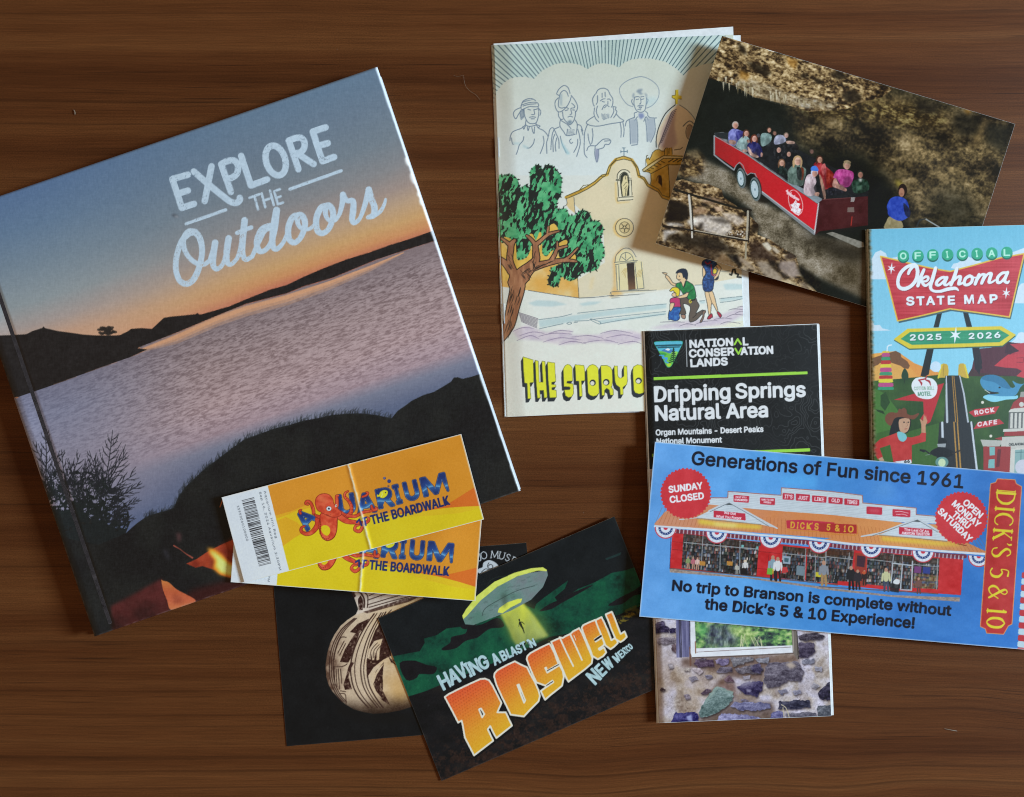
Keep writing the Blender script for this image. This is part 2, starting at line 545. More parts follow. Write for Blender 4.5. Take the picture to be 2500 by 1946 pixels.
    dm = N('ShaderNodeMath'); dm.operation = 'MULTIPLY'; L(dr.outputs['Result'], dm.inputs[0]); L(gt.outputs[0], dm.inputs[1])
    dm2 = N('ShaderNodeMath'); dm2.operation = 'MULTIPLY'; dm2.inputs[1].default_value = 0.55; L(dm.outputs[0], dm2.inputs[0])
    du = N('ShaderNodeMix'); du.data_type = 'RGBA'; du.inputs['B'].default_value = (0.36, 0.30, 0.24, 1)
    L(dm2.outputs[0], du.inputs['Factor']); L(dk.outputs['Result'], du.inputs['A'])
    L(du.outputs['Result'], b.inputs['Base Color'])
    rr = N('ShaderNodeMapRange'); rr.inputs['To Min'].default_value = 0.40; rr.inputs['To Max'].default_value = 0.55; L(mid, rr.inputs['Value'])
    L(rr.outputs['Result'], b.inputs['Roughness'])
    b.inputs['Specular IOR Level'].default_value = 0.12
    bp = N('ShaderNodeBump', Strength=0.12, Distance=0.0004); L(fine, bp.inputs['Height']); L(bp.outputs['Normal'], b.inputs['Normal'])
    return m

def box_verts(x0, x1, y0, y1, z0, z1):
    v = [(x0, y0, z0), (x1, y0, z0), (x1, y1, z0), (x0, y1, z0), (x0, y0, z1), (x1, y0, z1), (x1, y1, z1), (x0, y1, z1)]
    f = [(0, 3, 2, 1), (4, 5, 6, 7), (0, 1, 5, 4), (1, 2, 6, 5), (2, 3, 7, 6), (3, 0, 4, 7)]
    return v, f
v, f = box_verts(-0.75, 0.75, -0.5, 0.5, -0.03, 0.0)
table = mesh_ob('tabletop', v, f, wood_mat())
table['kind'] = 'structure'
# ---------------------------------------------------------------- hard-bound photo book
BT = 0.0112       # top of the front board
bk_tl, bk_tr, bk_bl = (-119, 519), (921, 163), (231, 1554)
c = Print(bk_tl, bk_tr, bk_bl, 1.7, '5a6c88', 'cover_photograph')
U, V = c.U, c.V
n1 = fbm(U * 5, V * 7, 11, 4)
Vh = V + (n1 - 0.5) * 0.018 - 0.012 * np.sin(U * 3)
right = ramp(Vh, [(0, '637b92'), (.08, '6a7c8e'), (.16, '74818c'), (.22, '86878a'), (.265, '9e8e86'), (.30, 'b79c80'),
                  (.34, 'c79e6c'), (.365, 'c98f60'), (.385, 'bd7158'), (.40, 'a86450')])
left = ramp(Vh, [(0, '587499'), (.08, '647e9a'), (.16, '778a9a'), (.24, '8f9a9f'), (.29, 'a79b96'), (.33, 'c39e86'), (.40, 'd2a07e'), (.44, 'cb916c')])
t = sstep(0.1, 0.72, U)[..., None]
c.rgb = left * (1 - t) + right * t
# lake
rip_u, rip_v = U * 95, V * 470
rw = fbm(rip_u + 2 * fbm(U * 20, V * 40, 5, 2), rip_v, 21, 4)
rw2 = fbm(U * 150, V * 420, 27, 3)
lake = ramp(V, [(.38, '7c6d70'), (.44, '86777a'), (.52, '9a8687'), (.60, 'a68f91'), (.66, 'a18c94'), (.69, '777b8e'), (.73, '5c6680'), (.85, '425472'), (.95, '435c8c')])
lakeL = ramp(V, [(.38, '6c6c80'), (.5, '7f8299'), (.6, '8a8799'), (.68, '8c8799'), (.73, '7e7e94'), (.79, '5c6888'), (.9, '42567a'), (1, '3a5074')])
t = sstep(0.05, 0.45, U)[..., None]
lake = lakeL * (1 - t) + lake * t
amp = sstep(.40, .47, V) * (1 - sstep(.62, .70, V)) * (0.45 + 0.55 * sstep(.08, .4, U))
lake += (-24 * sstep(.50, .70, rw) * amp + 13 * sstep(.52, .36, rw) * amp + 16 * (rw2 - .5) * (0.35 + amp))[..., None]
lake_top = smooth([(-80, 960), (35, 971), (46, 969), (141, 936), (247, 897), (318, 872), (360, 853), (339, 848), (424, 816), (529, 772), (600, 743.5), (700, 717), (741, 700), (812, 679), (918, 635), (988, 612), (1062, 588), (1120, 570)], n=2)
c.part('lake', label='rippled pink and slate blue lake at dusk')
LK = lake
def lakecol(x, y):
    q = (np.stack([x.ravel(), y.ravel()], -1) - c.o) @ c.inv.T
    j = np.clip(np.rint(q).astype(int), 0, [c.W - 1, c.H - 1])
    return LK[j[:, 1], j[:, 0]].reshape(x.shape + (3,))
c.fill(list(map(tuple, lake_top)) + [(1300, 1250), (231, 1600), (-100, 1000)], lakecol)
# warm reflection under the far shore
c.part()
for w, a in ((26, .30), (17, .45), (9, .55)):
    pk = [(330, 860), (430, 820 + w * .3), (529, 776 + w * .3), (600, 750 + w * .35), (700, 722 + w * .4), (800, 688 + w * .4), (900, 650 + w * .3), (985, 617)]
    c.stroke(pk, [w * .3, w * .9, w, w * 1.05, w, w * .8, w * .5, 2], 'dca378', alpha=a, own=False)
# far shore silhouettes
c.part('far_shore')
shore = [(-130, 830), (-40, 816), (0, 819), (30, 818), (64, 816), (80, 808), (103, 801), (106, 797), (110, 801), (140, 808), (176, 813), (205, 817), (236, 819), (262, 819), (282, 819), (293, 818),
         (312, 809), (320, 803), (345, 801), (371, 803), (385, 790), (400, 776), (418, 773), (450, 770), (478, 767), (482, 764), (487, 768), (494, 767), (560, 748), (600, 731), (660, 707), (700, 696), (741, 676), (790, 655), (847, 633), (900, 617), (953, 598),
         (1005, 582), (1055, 564), (1110, 545), (1120, 565), (1062, 588), (988, 611), (918, 634), (812, 678), (741, 699), (700, 716), (600, 742), (529, 771), (424, 815), (352, 843), (335, 850), (360, 853), (318, 872), (247, 897), (141, 936), (46, 969), (-80, 985)]
sh_c = lambda x, y: hx('211f20') + (fbm(x / 9, y / 9, 31, 3)[..., None] - .5) * 10
c.fill(shore, sh_c)
for k in range(40):
    a = random.random() * 6.28; r = random.random() ** .5
    c.fill(ellipse(262 + 22 * r * math.cos(a), 808 + 10 * r * math.sin(a), 4 + 2 * random.random(), 3.2), '2a2624', alpha=.8)
# near bank with grass along its rim
c.part('near_bank')
rim = [(1200, 905), (1179, 911), (1150, 920), (1129, 925), (1118, 921), (1108, 922), (1101, 932), (1080, 945), (1059, 957), (1035, 964), (1006, 978), (990, 990), (971, 1003), (962, 1014), (956, 1021), (918, 1013), (880, 1009), (847, 1010), (810, 1013), (776, 1021), (740, 1027), (706, 1038),
       (670, 1046), (635, 1059), (600, 1071), (575, 1088), (547, 1109), (520, 1130), (501, 1144), (475, 1168), (452, 1190), (436, 1214), (424, 1240), (400, 1248), (371, 1256), (352, 1265), (335, 1277), (320, 1290), (307, 1302), (290, 1292), (240, 1270), (150, 1250), (100, 1240)]
bank_c = lambda x, y: ramp(fbm(x / 60, y / 60, 41, 4), [(.3, '18191b'), (.5, '1b1d1e'), (.7, '1f2121')]) + (vnoise(x / 2.2, y / 2.2, 8)[..., None] - .5) * 7
c.fill(rim + [(60, 1200), (231, 1560), (1290, 1220), (1290, 1000)], bank_c)
rr = np.array(rim[14:36])
for k in range(520):
    i = random.randrange(len(rr) - 1); t = random.random()
    p = rr[i] * (1 - t) + rr[i + 1] * t
    L = random.uniform(5, 17); a = random.uniform(-2.3, -.7)
    c.stroke([p + (0, 4), p + (L * .6 * math.cos(a), L * .6 * math.sin(a)), p + (L * math.cos(a + .3), L * math.sin(a + .3))], [2.0, .7], '1f2324', alpha=.45, own=False)
# dark weeds in the lower left
c.part('weeds')
blob = [(90, 1215), (108, 1172), (135, 1150), (165, 1145), (200, 1152), (232, 1150), (258, 1165), (275, 1185), (300, 1205), (312, 1240), (318, 1275), (307, 1302), (240, 1330), (140, 1310)]
def weedmask(x, y):
    d = ridged(x / 11, y / 9, 51, 3)
    return np.clip(sstep(.52, .64, d + .36 * sstep(1190, 1285, y) - .12 - .06 * sstep(230, 300, x)), 0, 1)
c.fill(blob, '1c2224', mask=weedmask)
def sprig(base, tip, nb, L, spread, w=3.0):
    b = np.array(base, float); t = np.array(tip, float)
    mid = (b + t) / 2 + np.array([random.uniform(-5, 5), 0])
    sp = smooth([b, mid, t], n=10)
    c.stroke(sp, [w, 1.2], '20242a')
    ax = (t - b) / np.hypot(*(t - b))
    for k in range(nb):
        s = .1 + .8 * k / nb
        p = sp[int(s * (len(sp) - 1))]
        side = 1 if k % 2 else -1
        l = L * (1.05 - .6 * s) * random.uniform(.7, 1.15)
        ang = math.atan2(ax[1], ax[0]) + side * spread * random.uniform(.8, 1.2)
        q1 = p + l * .5 * np.array([math.cos(ang), math.sin(ang)])
        ang2 = ang - side * spread * .55
        q2 = q1 + l * .6 * np.array([math.cos(ang2), math.sin(ang2)])
        c.stroke([p, q1, q2], [2.3, 1.0], '22252b', sm=True)
        for _ in range(2):
            a3 = ang - side * random.uniform(-.5, .9)
            q = p + (q1 - p) * random.uniform(.4, 1)
            c.stroke([q, q + l * .35 * np.array([math.cos(a3), math.sin(a3)])], [1.7, .8], '22252b')
for base, tip, nb, L, s in (((110, 1190), (108, 1042), 12, 42, .75), ((253, 1200), (275, 1050), 14, 56, .8), ((150, 1200), (196, 1108), 9, 38, .7), ((238, 1200), (218, 1100), 9, 40, .7),
                             ((250, 1210), (332, 1156), 9, 44, .6), ((270, 1225), (347, 1180), 9, 36, .6), ((280, 1250), (340, 1218), 8, 30, .6), ((170, 1210), (150, 1098), 8, 32, .7),
                             ((130, 1180), (80, 1078), 8, 30, .6), ((262, 1180), (311, 1104), 9, 48, .6), ((290, 1280), (328, 1262), 6, 22, .7), ((200, 1190), (240, 1120), 9, 40, .8), ((120, 1190), (146, 1100), 8, 32, .7)):
    sprig(base, tip, nb, L, s)
for k in range(26):
    x = random.uniform(105, 262); y = 1190 + random.uniform(-12, 26)
    a = random.uniform(-2.2, -.9); L = random.uniform(30, 62)
    sprig((x, y + 14), (x + L * math.cos(a), y + L * math.sin(a)), 7, L * .45, random.uniform(.5, .8), 2.2)
for k in range(18):
    y = 1200 + random.uniform(-5, 80); x = 268 + random.uniform(-12, 22)
    a = random.uniform(-.75, .05); L = random.uniform(18, 40)
    sprig((x, y), (x + L * math.cos(a), y + L * math.sin(a)), 6, L * .45, random.uniform(.5, .8), 2.0)
for k in range(150):
    x, y = random.uniform(112, 268), random.uniform(1170, 1262)
    a = random.uniform(0, 3.14)
    c.stroke([(x - 7 * math.cos(a), y - 7 * math.sin(a)), (x + 3, y - 2), (x + 8 * math.cos(a), y + 7 * math.sin(a))], [1, 2.2, .8], '1d2525', sm=True, own=False)
# camp fire
c.part('campfire', label='orange and yellow flames glowing at the foot of the cover')
glow = lambda x, y: ramp(fbm(x / 40, y / 40, 61, 3), [(.2, '2c1516'), (.5, '4a2020'), (.8, '5a2727')])
c.soft([(270, 1480), (330, 1448), (395, 1412), (420, 1500), (275, 1540)], glow, 4, .95, own=True)
c.soft([(420, 1480), (470, 1440), (600, 1405), (600, 1440), (480, 1480)], '3c1616', 8, .8)
c.soft([(515, 1350), (572, 1312), (640, 1300), (700, 1330), (640, 1400), (570, 1412)], '7a2c20', 6, .9)
c.fill(smooth([(394, 1416), (398, 1418), (412, 1422), (430, 1438), (452, 1450), (474, 1462), (476, 1470), (450, 1480), (417, 1489), (408, 1466), (398, 1440)], True, 3), lambda x, y: ramp((y - 1416) / 70, [(0, 'c87c42'), (.4, 'b85c3a'), (.7, 'c46646'), (1, 'c67449')]))
c.soft([(420, 1450), (440, 1455), (450, 1472), (425, 1475)], '9a4a34', 4, .7)
c.fill([(455, 1376), (480, 1365), (505, 1348), (540, 1330), (572, 1316), (640, 1300), (680, 1330), (600, 1400), (565, 1412), (540, 1404), (525, 1392), (494, 1382), (478, 1386)], lambda x, y: ramp(fbm(x / 30, y / 30, 64, 3), [(.2, '7c2c1e'), (.5, 'a04028'), (.8, 'bc5838')]))
c.soft([(506, 1337), (522, 1340), (540, 1352), (561, 1374), (590, 1380), (590, 1410), (561, 1409), (535, 1402), (520, 1388), (524, 1368), (512, 1352)], 'f0a030', 4, 1)
c.soft([(512, 1345), (524, 1350), (540, 1362), (560, 1380), (590, 1388), (590, 1404), (562, 1404), (538, 1396), (528, 1382), (530, 1368)], 'f6e884', 4, 1)
c.stroke([(424, 1332), (440, 1341), (454, 1352), (470, 1362)], [3, 1.4, 2, 4], 'a85444', alpha=.9)
c.soft([(430, 1300), (442, 1302), (442, 1322), (433, 1322)], '5c3a3c', 4, .7)
c.soft([(398, 1340), (408, 1345), (416, 1366), (405, 1362)], '34343c', 4, .8)
c.stroke([(543, 1222), (537, 1238)], [3.4, 2], 'b5632c')
# title
INK = 'b9cfe0'
z1, z2 = zt(0, 100, 2.833), zt(600, 100, 2.833)
def worn(x, y):
    a = vnoise(x / 3.0, y / 3.0, 71) * .55 + vnoise(x / 1.5, y / 1.5, 72) * .45
    patch = vnoise(x / 24, y / 24, 73)
    return 1 - .48 * sstep(.68, .76, a) * sstep(.40, .70, patch) - .05 * sstep(.45, .7, a)
ik = lambda x, y: hx(INK) + (vnoise(x / 5, y / 5, 75)[..., None] - .5) * 10
c.part('title_lettering', label='white hand lettering reading EXPLORE THE Outdoors')
def ts(z, pts, w, sm=False, closed=False):
    c.stroke(z(pts), np.array(np.atleast_1d(w)) / 2.833, ik, sm=sm, closed=closed, mask=worn)
W1 = 45
for z, pts in ((z1, [(1300, 925), (1192, 955), (1258, 1155), (1342, 1127)]), (z1, [(1225, 1058), (1300, 1035)]), (z1, [(1463, 867), (1416, 1108)]),
               (z1, [(1530, 852), (1597, 1045)]), (z1, [(1668, 795), (1735, 1000), (1848, 958)]),
               (z2, [(297, 690), (364, 888)]), (z2, [(553, 598), (463, 627), (530, 832), (612, 803)]), (z2, [(497, 727), (568, 707)]), (z2, [(352, 775), (470, 852)])):
    ts(z, pts, W1)
ts(z1, [(1340, 903), (1440, 990), (1540, 1072), (1595, 1112), (1635, 1120), (1658, 1102), (1658, 1085)], W1, True)
ts(z1, [(1530, 852), (1575, 830), (1620, 828), (1645, 860), (1640, 915), (1605, 945), (1565, 955)], W1, True)
ts(z2, [(297, 690), (345, 672), (385, 672), (407, 705), (398, 752), (360, 780), (330, 790)], W1, True)
ts(z2, ellipse(207, 827, 66, 106, -17), W1, False, True)
ts(z1, [(1287, 1265), (1562, 1168)], 22); ts(z2, [(305, 1025), (660, 898)], 22)
for pts in ([(25, 1085), (95, 1060)], [(60, 1073), (85, 1166)], [(110, 1055), (135, 1150)], [(167, 1035), (194, 1135)], [(122, 1105), (180, 1085)], [(237, 1025), (197, 1040), (222, 1130), (258, 1118)], [(208, 1087), (242, 1075)]):
    ts(z2, pts, 17)
# the script word
ts(z1, [(1352, 1322), (1300, 1335), (1250, 1400), (1220, 1500), (1218, 1590), (1245, 1660), (1295, 1680), (1345, 1640), (1382, 1550), (1398, 1450), (1382, 1365), (1345, 1322), (1300, 1322), (1270, 1370), (1276, 1440), (1310, 1500), (1360, 1538), (1410, 1545), (1450, 1520)], [44, 46, 40, 40, 40, 42, 44, 40, 42, 44, 42, 36, 34, 34, 34, 30], True)
ts(z1, [(1450, 1520), (1478, 1440), (1488, 1395), (1476, 1480), (1475, 1550), (1500, 1578), (1540, 1545), (1566, 1470), (1582, 1365), (1568, 1460), (1572, 1530), (1600, 1545), (1640, 1505)], [30, 40, 46, 44, 42, 34, 30, 40, 46, 46, 40, 30, 28], True)
ts(z1, [(1640, 1505), (1668, 1420), (1692, 1240), (1678, 1380), (1676, 1470), (1700, 1512), (1745, 1490)], [28, 36, 46, 46, 44, 34, 30], True)
ts(z1, [(1640, 1328), (1738, 1290)], 30)
ts(z2, [(45, 1490), (85, 1400), (130, 1310), (175, 1290), (165, 1280), (110, 1305), (78, 1380), (88, 1448), (130, 1450), (175, 1395), (200, 1300), (213, 1170)], [30, 34, 40, 44, 42, 42, 44, 42, 34, 36, 44, 48], True)
ts(z2, [(213, 1172), (190, 1300), (185, 1410), (212, 1440), (255, 1400), (290, 1330)], [48, 46, 44, 36, 30, 30], True)
ts(z2, [(370, 1205), (325, 1220), (295, 1290), (300, 1370), (340, 1395), (385, 1350), (410, 1270), (395, 1215), (365, 1205), (360, 1260), (390, 1300), (440, 1300), (478, 1270)], [42, 44, 44, 42, 38, 40, 44, 42, 36, 28, 26, 28], True)
ts(z2, [(565, 1140), (520, 1155), (488, 1230), (495, 1310), (535, 1330), (580, 1290), (605, 1205), (590, 1150), (560, 1140), (552, 1200), (580, 1245), (620, 1240), (650, 1195)], [42, 44, 44, 42, 38, 40, 44, 42, 36, 28, 26, 28], True)
ts(z2, [(650, 1195), (668, 1120), (672, 1062)], [30, 38, 42], True)
ts(z2, [(672, 1065), (700, 1105), (742, 1108), (742, 1180), (735, 1235), (752, 1258), (790, 1225), (825, 1130), (851, 1028)], [42, 34, 40, 46, 42, 34, 28, 36, 44], True)
ts(z2, [(851, 1028), (868, 1090), (890, 1150), (882, 1205), (845, 1220)], [44, 44, 46, 42, 30], True)
ts(z2, [(880, 1215), (930, 1180), (958, 1130), (967, 1095)], [30, 28, 24, 18], True)
# rubbed print along the hinge, fore edge highlight painted pale, worn chips, scuffs, linen weave
c.part()
c.soft(ellipse(428, 527, 9, 4, 20), '3c4048', 2, .6); c.soft(ellipse(431, 529, 5, 2, 20), 'c8d0d8', 1.2, .7)
tex = vnoise(c.X / 1.9, c.Y / 9, 81) + vnoise(c.X / 9, c.Y / 1.9, 82) - 1
c.rgb += tex[..., None] * 6 + (vnoise(c.X / 1.8, c.Y / 1.8, 83)[..., None] - .5) * 6
lit_wear_n = vnoise(V * 90, U * 0, 91)
edge = sstep(.9945 - .0030 * lit_wear_n, .9975, U)
c.rgb = c.rgb * (1 - .75 * edge[..., None]) + hx('dfe9f2') * .75 * edge[..., None]  # bright highlight of the lit fore edge painted in, ragged like wear
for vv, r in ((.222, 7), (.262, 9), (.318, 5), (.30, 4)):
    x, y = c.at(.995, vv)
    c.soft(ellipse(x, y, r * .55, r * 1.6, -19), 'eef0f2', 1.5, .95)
eb = np.maximum(sstep(.9965, .999, V), sstep(.003, .001, U))
c.rgb = c.rgb * (1 - .35 * eb[..., None] * vnoise(U * 160, V * 160, 92)[..., None]) + hx('b8aaa4') * .35 * eb[..., None] * vnoise(U * 160, V * 160, 92)[..., None]
for k in range(46):
    x, y = c.at(random.random(), random.uniform(.55, .99))
    c.soft(ellipse(x, y, .8, 1.1), 'a8aeb4', .7, random.uniform(.2, .6))

def book_h(U, V):
    z = np.full(U.shape, BT)
    gx = (U - 0.0455) / 0.0062
    # the hinge groove: a steep wall on the cover side, a long easy slope up to the spine
    z = z - 0.0007 * np.where(U > .042, sstep(.0530, .042, U), sstep(.010, .042, U))
    z = z - 0.0006 * sstep(.016, 0.0, U)
    for e in (np.clip((U - 0.9935) / 0.0065, 0, 1), np.clip((0.0075 - U) / 0.0075, 0, 1), np.clip((V - 0.9955) / 0.0045, 0, 1), np.clip((0.0045 - V) / 0.0045, 0, 1)):
        z = z - 0.0013 * (1 - np.sqrt(np.clip(1 - e * e, 0, 1)))
    return z
loc = world_pt(590, 860, 0)
book = thing('photo_book', 'large square hardback photo book with a lake sunset cover, under the two yellow tickets', 'book', (loc[0], loc[1], 0.0005))
M_BOOK = print_mat('laminated_cover', 0.36, 0.32, 0.10, 700)
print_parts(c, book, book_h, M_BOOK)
M_BOARD = plain_mat('cover_board', (0.10, 0.09, 0.10), 0.5)
M_EDGE = plain_mat('page_edges', (0.80, 0.80, 0.79), 0.7, 0.3, 0.06, 2500)
bq = (bk_tl, bk_tr, bk_bl)
sheet('front_board', bq, book_h, lambda U, V: np.full(U.shape, 0.0), M_BOARD, book, (60, 60), -0.6, 2.0e-4)
def quad_uv(q, u0, u1, v0, v1):
    o, u, v = [np.array(p, float) for p in q]; u = u - o; v = v - o
    f = lambda a, b: tuple(o + u * a + v * b)
    return (f(u0, v0), f(u1, v0), f(u0, v1))
flat = lambda z: (lambda U, V: np.full(U.shape, z))
# solid body of the front board, page block, spine and back board (the back board shows past the fore edge)
sheet('front_board', quad_uv(bq, .0065, .9945, .004, .996), flat(BT - 0.0014), 0.0012, M_BOARD, book, (2, 2))
sheet('page_block', quad_uv(bq, .012, .985, .008, .992), flat(BT - 0.0026), 0.0060, M_EDGE, book, (2, 2))
sheet('spine', quad_uv(bq, .0015, .011, .004, .996), flat(BT - 0.0016), 0.0090, M_BOARD, book, (2, 2))
def shift(q, dx, dy):
    return tuple((p[0] + dx, p[1] + dy) for p in q)
M_BACK = plain_mat('back_cover', (0.78, 0.82, 0.86), 0.35)
sheet('back_board', shift(quad_uv(bq, .0, 1.001, .024, .996), 0.5, 0.0), flat(0.0028), 0.0022, M_BACK, book, (2, 2))
# ---------------------------------------------------------------- postcard with the painted pottery jar (tucked under the book corner)
mu_tl, mu_tr, mu_bl = (663.5, 1376), (1285, 1325), (700, 1822)
c = Print(mu_tl, mu_tr, mu_bl, 1.5, '131517', 'black_background')
c.rgb += (fbm(c.X / 30, c.Y / 30, 101, 3)[..., None] - .5) * 8 + (vnoise(c.X / 1.8, c.Y / 1.8, 102)[..., None] - .5) * 6
z3 = zt(650, 1240, 2.4286)
body = z3([(530, 632), (480, 665), (440, 700), (405, 750), (380, 800), (362, 860), (352, 930), (356, 1000), (370, 1050), (390, 1085), (430, 1130), (470, 1165), (520, 1195), (580, 1212), (640, 1222), (720, 1215), (800, 1200), (860, 1180), (960, 1050), (960, 700), (940, 560), (930, 525), (850, 540), (720, 580), (600, 605)])
def clay(x, y):
    cx, cy = 935.0, 1640.0
    r = np.hypot((x - cx) / 140, (y - cy) / 125)
    n = fbm(x / 16, y / 16, 111, 4)
    base = ramp(np.clip((x - 795) / 190 + (n - .5) * .35, 0, 1), [(0, '5e4638'), (.08, '96806c'), (.22, 'bba78e'), (.5, 'cbb89e'), (.75, 'cdb592'), (1, 'b89c74')])
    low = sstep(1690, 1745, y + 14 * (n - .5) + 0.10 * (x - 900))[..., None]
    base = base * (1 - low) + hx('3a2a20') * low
    return base + (vnoise(x / 2.5, y / 2.5, 112)[..., None] - .5) * 16
c.part('pottery_jar', label='cream clay jar painted with dark brown bands')
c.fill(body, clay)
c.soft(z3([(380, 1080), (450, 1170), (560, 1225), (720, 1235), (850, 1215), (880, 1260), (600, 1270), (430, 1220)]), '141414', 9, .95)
neck = z3([(495, 480), (510, 500), (530, 555), (545, 600), (530, 635), (600, 612), (720, 585), (850, 545), (945, 520), (960, 505), (900, 495), (700, 480)])
c.fill(neck, lambda x, y: hx('cdbfb0') + (fbm(x / 7, y / 7, 113, 3)[..., None] - .5) * 34)
PB = lambda x, y: hx('38211c') + (fbm(x / 4, y / 4, 114, 3)[..., None] - .5) * 50
flake = lambda x, y: 1 - .45 * sstep(.60, .75, fbm(x / 5, y / 5, 115, 3))
def pb(pts, al=1.0):
    q = np.array(pts, float); pts = (q - q.mean(0)) * 1.18 + q.mean(0)
    c.fill(z3(pts), PB, al, own=False, mask=flake)
def pl(pts, w, col='3a2620', al=.95):
    c.stroke(z3(pts), np.atleast_1d(w) * 1.35 / 2.4286, col, sm=True, alpha=al, own=False)
# bands on the neck
for pts in ([(610, 520), (660, 500), (700, 488)], [(600, 548), (680, 520), (780, 492)], [(600, 575), (700, 545), (820, 510)], [(610, 590), (740, 553), (880, 518)]):
    pl(pts, 4)
pl([(525, 490), (555, 500), (580, 540), (580, 590)], 8); pl([(560, 490), (600, 520), (600, 590)], 5)
pb([(545, 545), (560, 525), (572, 550), (570, 600), (550, 600)]); pb([(500, 490), (515, 485), (530, 520), (520, 530)])
pb([(600, 610), (700, 578), (800, 545), (900, 525), (830, 560), (720, 590), (620, 618)], .8)
# contour bands sweeping down the belly
for dx, w in ((0, 5), (12, 4), (23, 4)):
    pl([(522 + dx * .6, 655), (452 + dx, 715), (404 + dx, 790), (380 + dx, 870), (374 + dx, 950), (382 + dx, 1030), (412 + dx, 1100), (452 + dx, 1150)], w)
for dx, w in ((0, 6), (24, 4), (60, 5), (78, 4), (98, 6)):
    pl([(640 + dx * .7, 628 - dx * .1), (588 + dx * .8, 700), (543 + dx * .9, 785), (512 + dx, 870), (500 + dx, 955), (512 + dx, 1045), (545 + dx, 1115), (605 + dx * .9, 1185)], w)
pl([(742, 605), (700, 650), (670, 690)], 4)
# stepped and pointed motifs between the bands
pb([(505, 732), (545, 690), (602, 664), (588, 702), (548, 742)]); pb([(446, 902), (472, 838), (518, 765), (548, 748), (520, 830), (502, 882), (488, 906)])
pb([(500, 925), (516, 930), (497, 965), (488, 1000), (506, 1062), (470, 1066), (462, 1040), (478, 990), (486, 955)])
for pts in ([(474, 768), (440, 772), (410, 850), (402, 900)], [(462, 790), (424, 862)], [(470, 805), (436, 872)], [(398, 943), (452, 940), (480, 925)], [(402, 950), (408, 1050)], [(414, 955), (420, 1062)], [(427, 955), (434, 1075)], [(440, 955), (448, 1040)], [(436, 1102), (468, 1106), (474, 1165)], [(440, 1085), (470, 1090)]):
    pl(pts, 4)
# the inner field: white fan, leaf and dark ground
pb([(690, 690), (650, 740), (620, 820), (605, 900), (608, 980), (640, 930), (690, 890), (730, 870), (720, 790), (700, 740)])
c.fill(z3([(600, 890), (608, 840), (640, 790), (690, 775), (675, 830), (668, 900), (655, 905), (645, 855), (640, 902), (628, 903), (628, 860), (618, 900)]), clay, own=False)
for pts in ([(615, 890), (625, 840), (660, 800)], [(635, 890), (640, 845), (670, 810)], [(655, 890), (655, 850), (680, 815)]):
    pl(pts, 3)
pb([(695, 935), (655, 980), (635, 1040), (650, 1090), (690, 1130), (725, 1150), (690, 1080), (690, 1000)])
c.fill(z3([(700, 920), (665, 950), (635, 1000), (620, 1060), (650, 1110), (690, 1135), (650, 1085), (635, 1045), (655, 990)]), clay, own=False)
c.fill(z3([(695, 940), (710, 1000), (700, 1060), (690, 1010)]), clay, own=False)
pb([(725, 880), (770, 930), (740, 915)]); pb([(735, 895), (770, 905), (765, 912)])
c.soft(z3([(760, 960), (830, 1060), (840, 1130), (760, 1140), (720, 1060)]), 'c69d5c', 12, .6)
# museum lettering on an arc and its white cloud emblem
c.part('museum_lettering', label='white letters JO MUS on a curve over a cloud emblem')
def serif(ch, x, y, rot, h, w=1.9):
    """tiny Roman capitals drawn with a pen: x,y is the foot of the letter's middle"""
    th = {'J': [[(.25, 1), (.25, .2), (.1, 0), (-.1, .05)]], 'O': [list(map(tuple, ellipse(0, .5, .42, .5, n=16))) + [(.42, .5)]], 'M': [[(-.5, 0), (-.42, 1), (0, .1), (.42, 1), (.5, 0)]],
          'U': [[(-.35, 1), (-.35, .3), (-.2, .03), (.1, .0), (.33, .3), (.33, 1)]], 'S': [[(.25, .85), (.0, 1), (-.24, .8), (-.1, .58), (.15, .45), (.27, .22), (.0, 0), (-.27, .16)]], 'E': [[(.25, 1), (-.2, 1), (-.2, 0), (.27, 0)], [(-.2, .52), (.15, .52)]]}
    ticks = {'J': [(.05, 1, .45, 1)], 'M': [(-.62, 0, -.36, 0), (.36, 0, .64, 0), (-.55, 1, -.35, 1), (.35, 1, .55, 1)], 'U': [(-.5, 1, -.2, 1), (.18, 1, .48, 1)], 'O': [], 'S': [], 'E': [(-.35, 0, .1, 0), (-.35, 1, .1, 1)]}
    r = math.radians(rot); ca, sa = math.cos(r), math.sin(r)
    f = lambda p: (x + (p[0] * ca + p[1] * sa) * h, y + (p[0] * sa - p[1] * ca) * h)
    for s in th[ch]:
        c.stroke([f(p) for p in s], w, 'c4ccd2', sm=ch in 'JOS')
    for a in ticks[ch]:
        c.stroke([f(a[:2]), f(a[2:])], w * .6, 'c4ccd2')
for ch, x, y, rot in (('J', 1265, 315, -16), ('O', 1293, 302, -8), ('M', 1353, 298, 4), ('U', 1393, 304, 13), ('S', 1425, 314, 22), ('E', 1455, 330, 30)):
    p = z3([(x, y)])[0]
    serif(ch, p[0], p[1], rot, 17)
cl = z3([(1262, 388), (1258, 362), (1282, 352), (1288, 325), (1320, 310), (1352, 320), (1378, 345), (1372, 362), (1400, 372), (1420, 390), (1340, 395)])
c.fill(smooth(cl, True, 4), 'bcc4ca')
c.stroke(smooth(z3([(1318, 345), (1328, 335), (1342, 342), (1340, 358), (1322, 360), (1312, 345), (1320, 325)]), n=4), 1.6, '16181a')
c.stroke(z3([(1275, 382), (1300, 362), (1330, 370)]), 1.5, '16181a', sm=True); c.stroke(z3([(1350, 385), (1375, 372)]), 1.5, '16181a')
c.part()
for k in range(26):
    x, y = c.at(random.random(), random.random())
    c.soft(ellipse(x, y, .8, .9), '9aa0a4', .7, random.uniform(.2, .6))
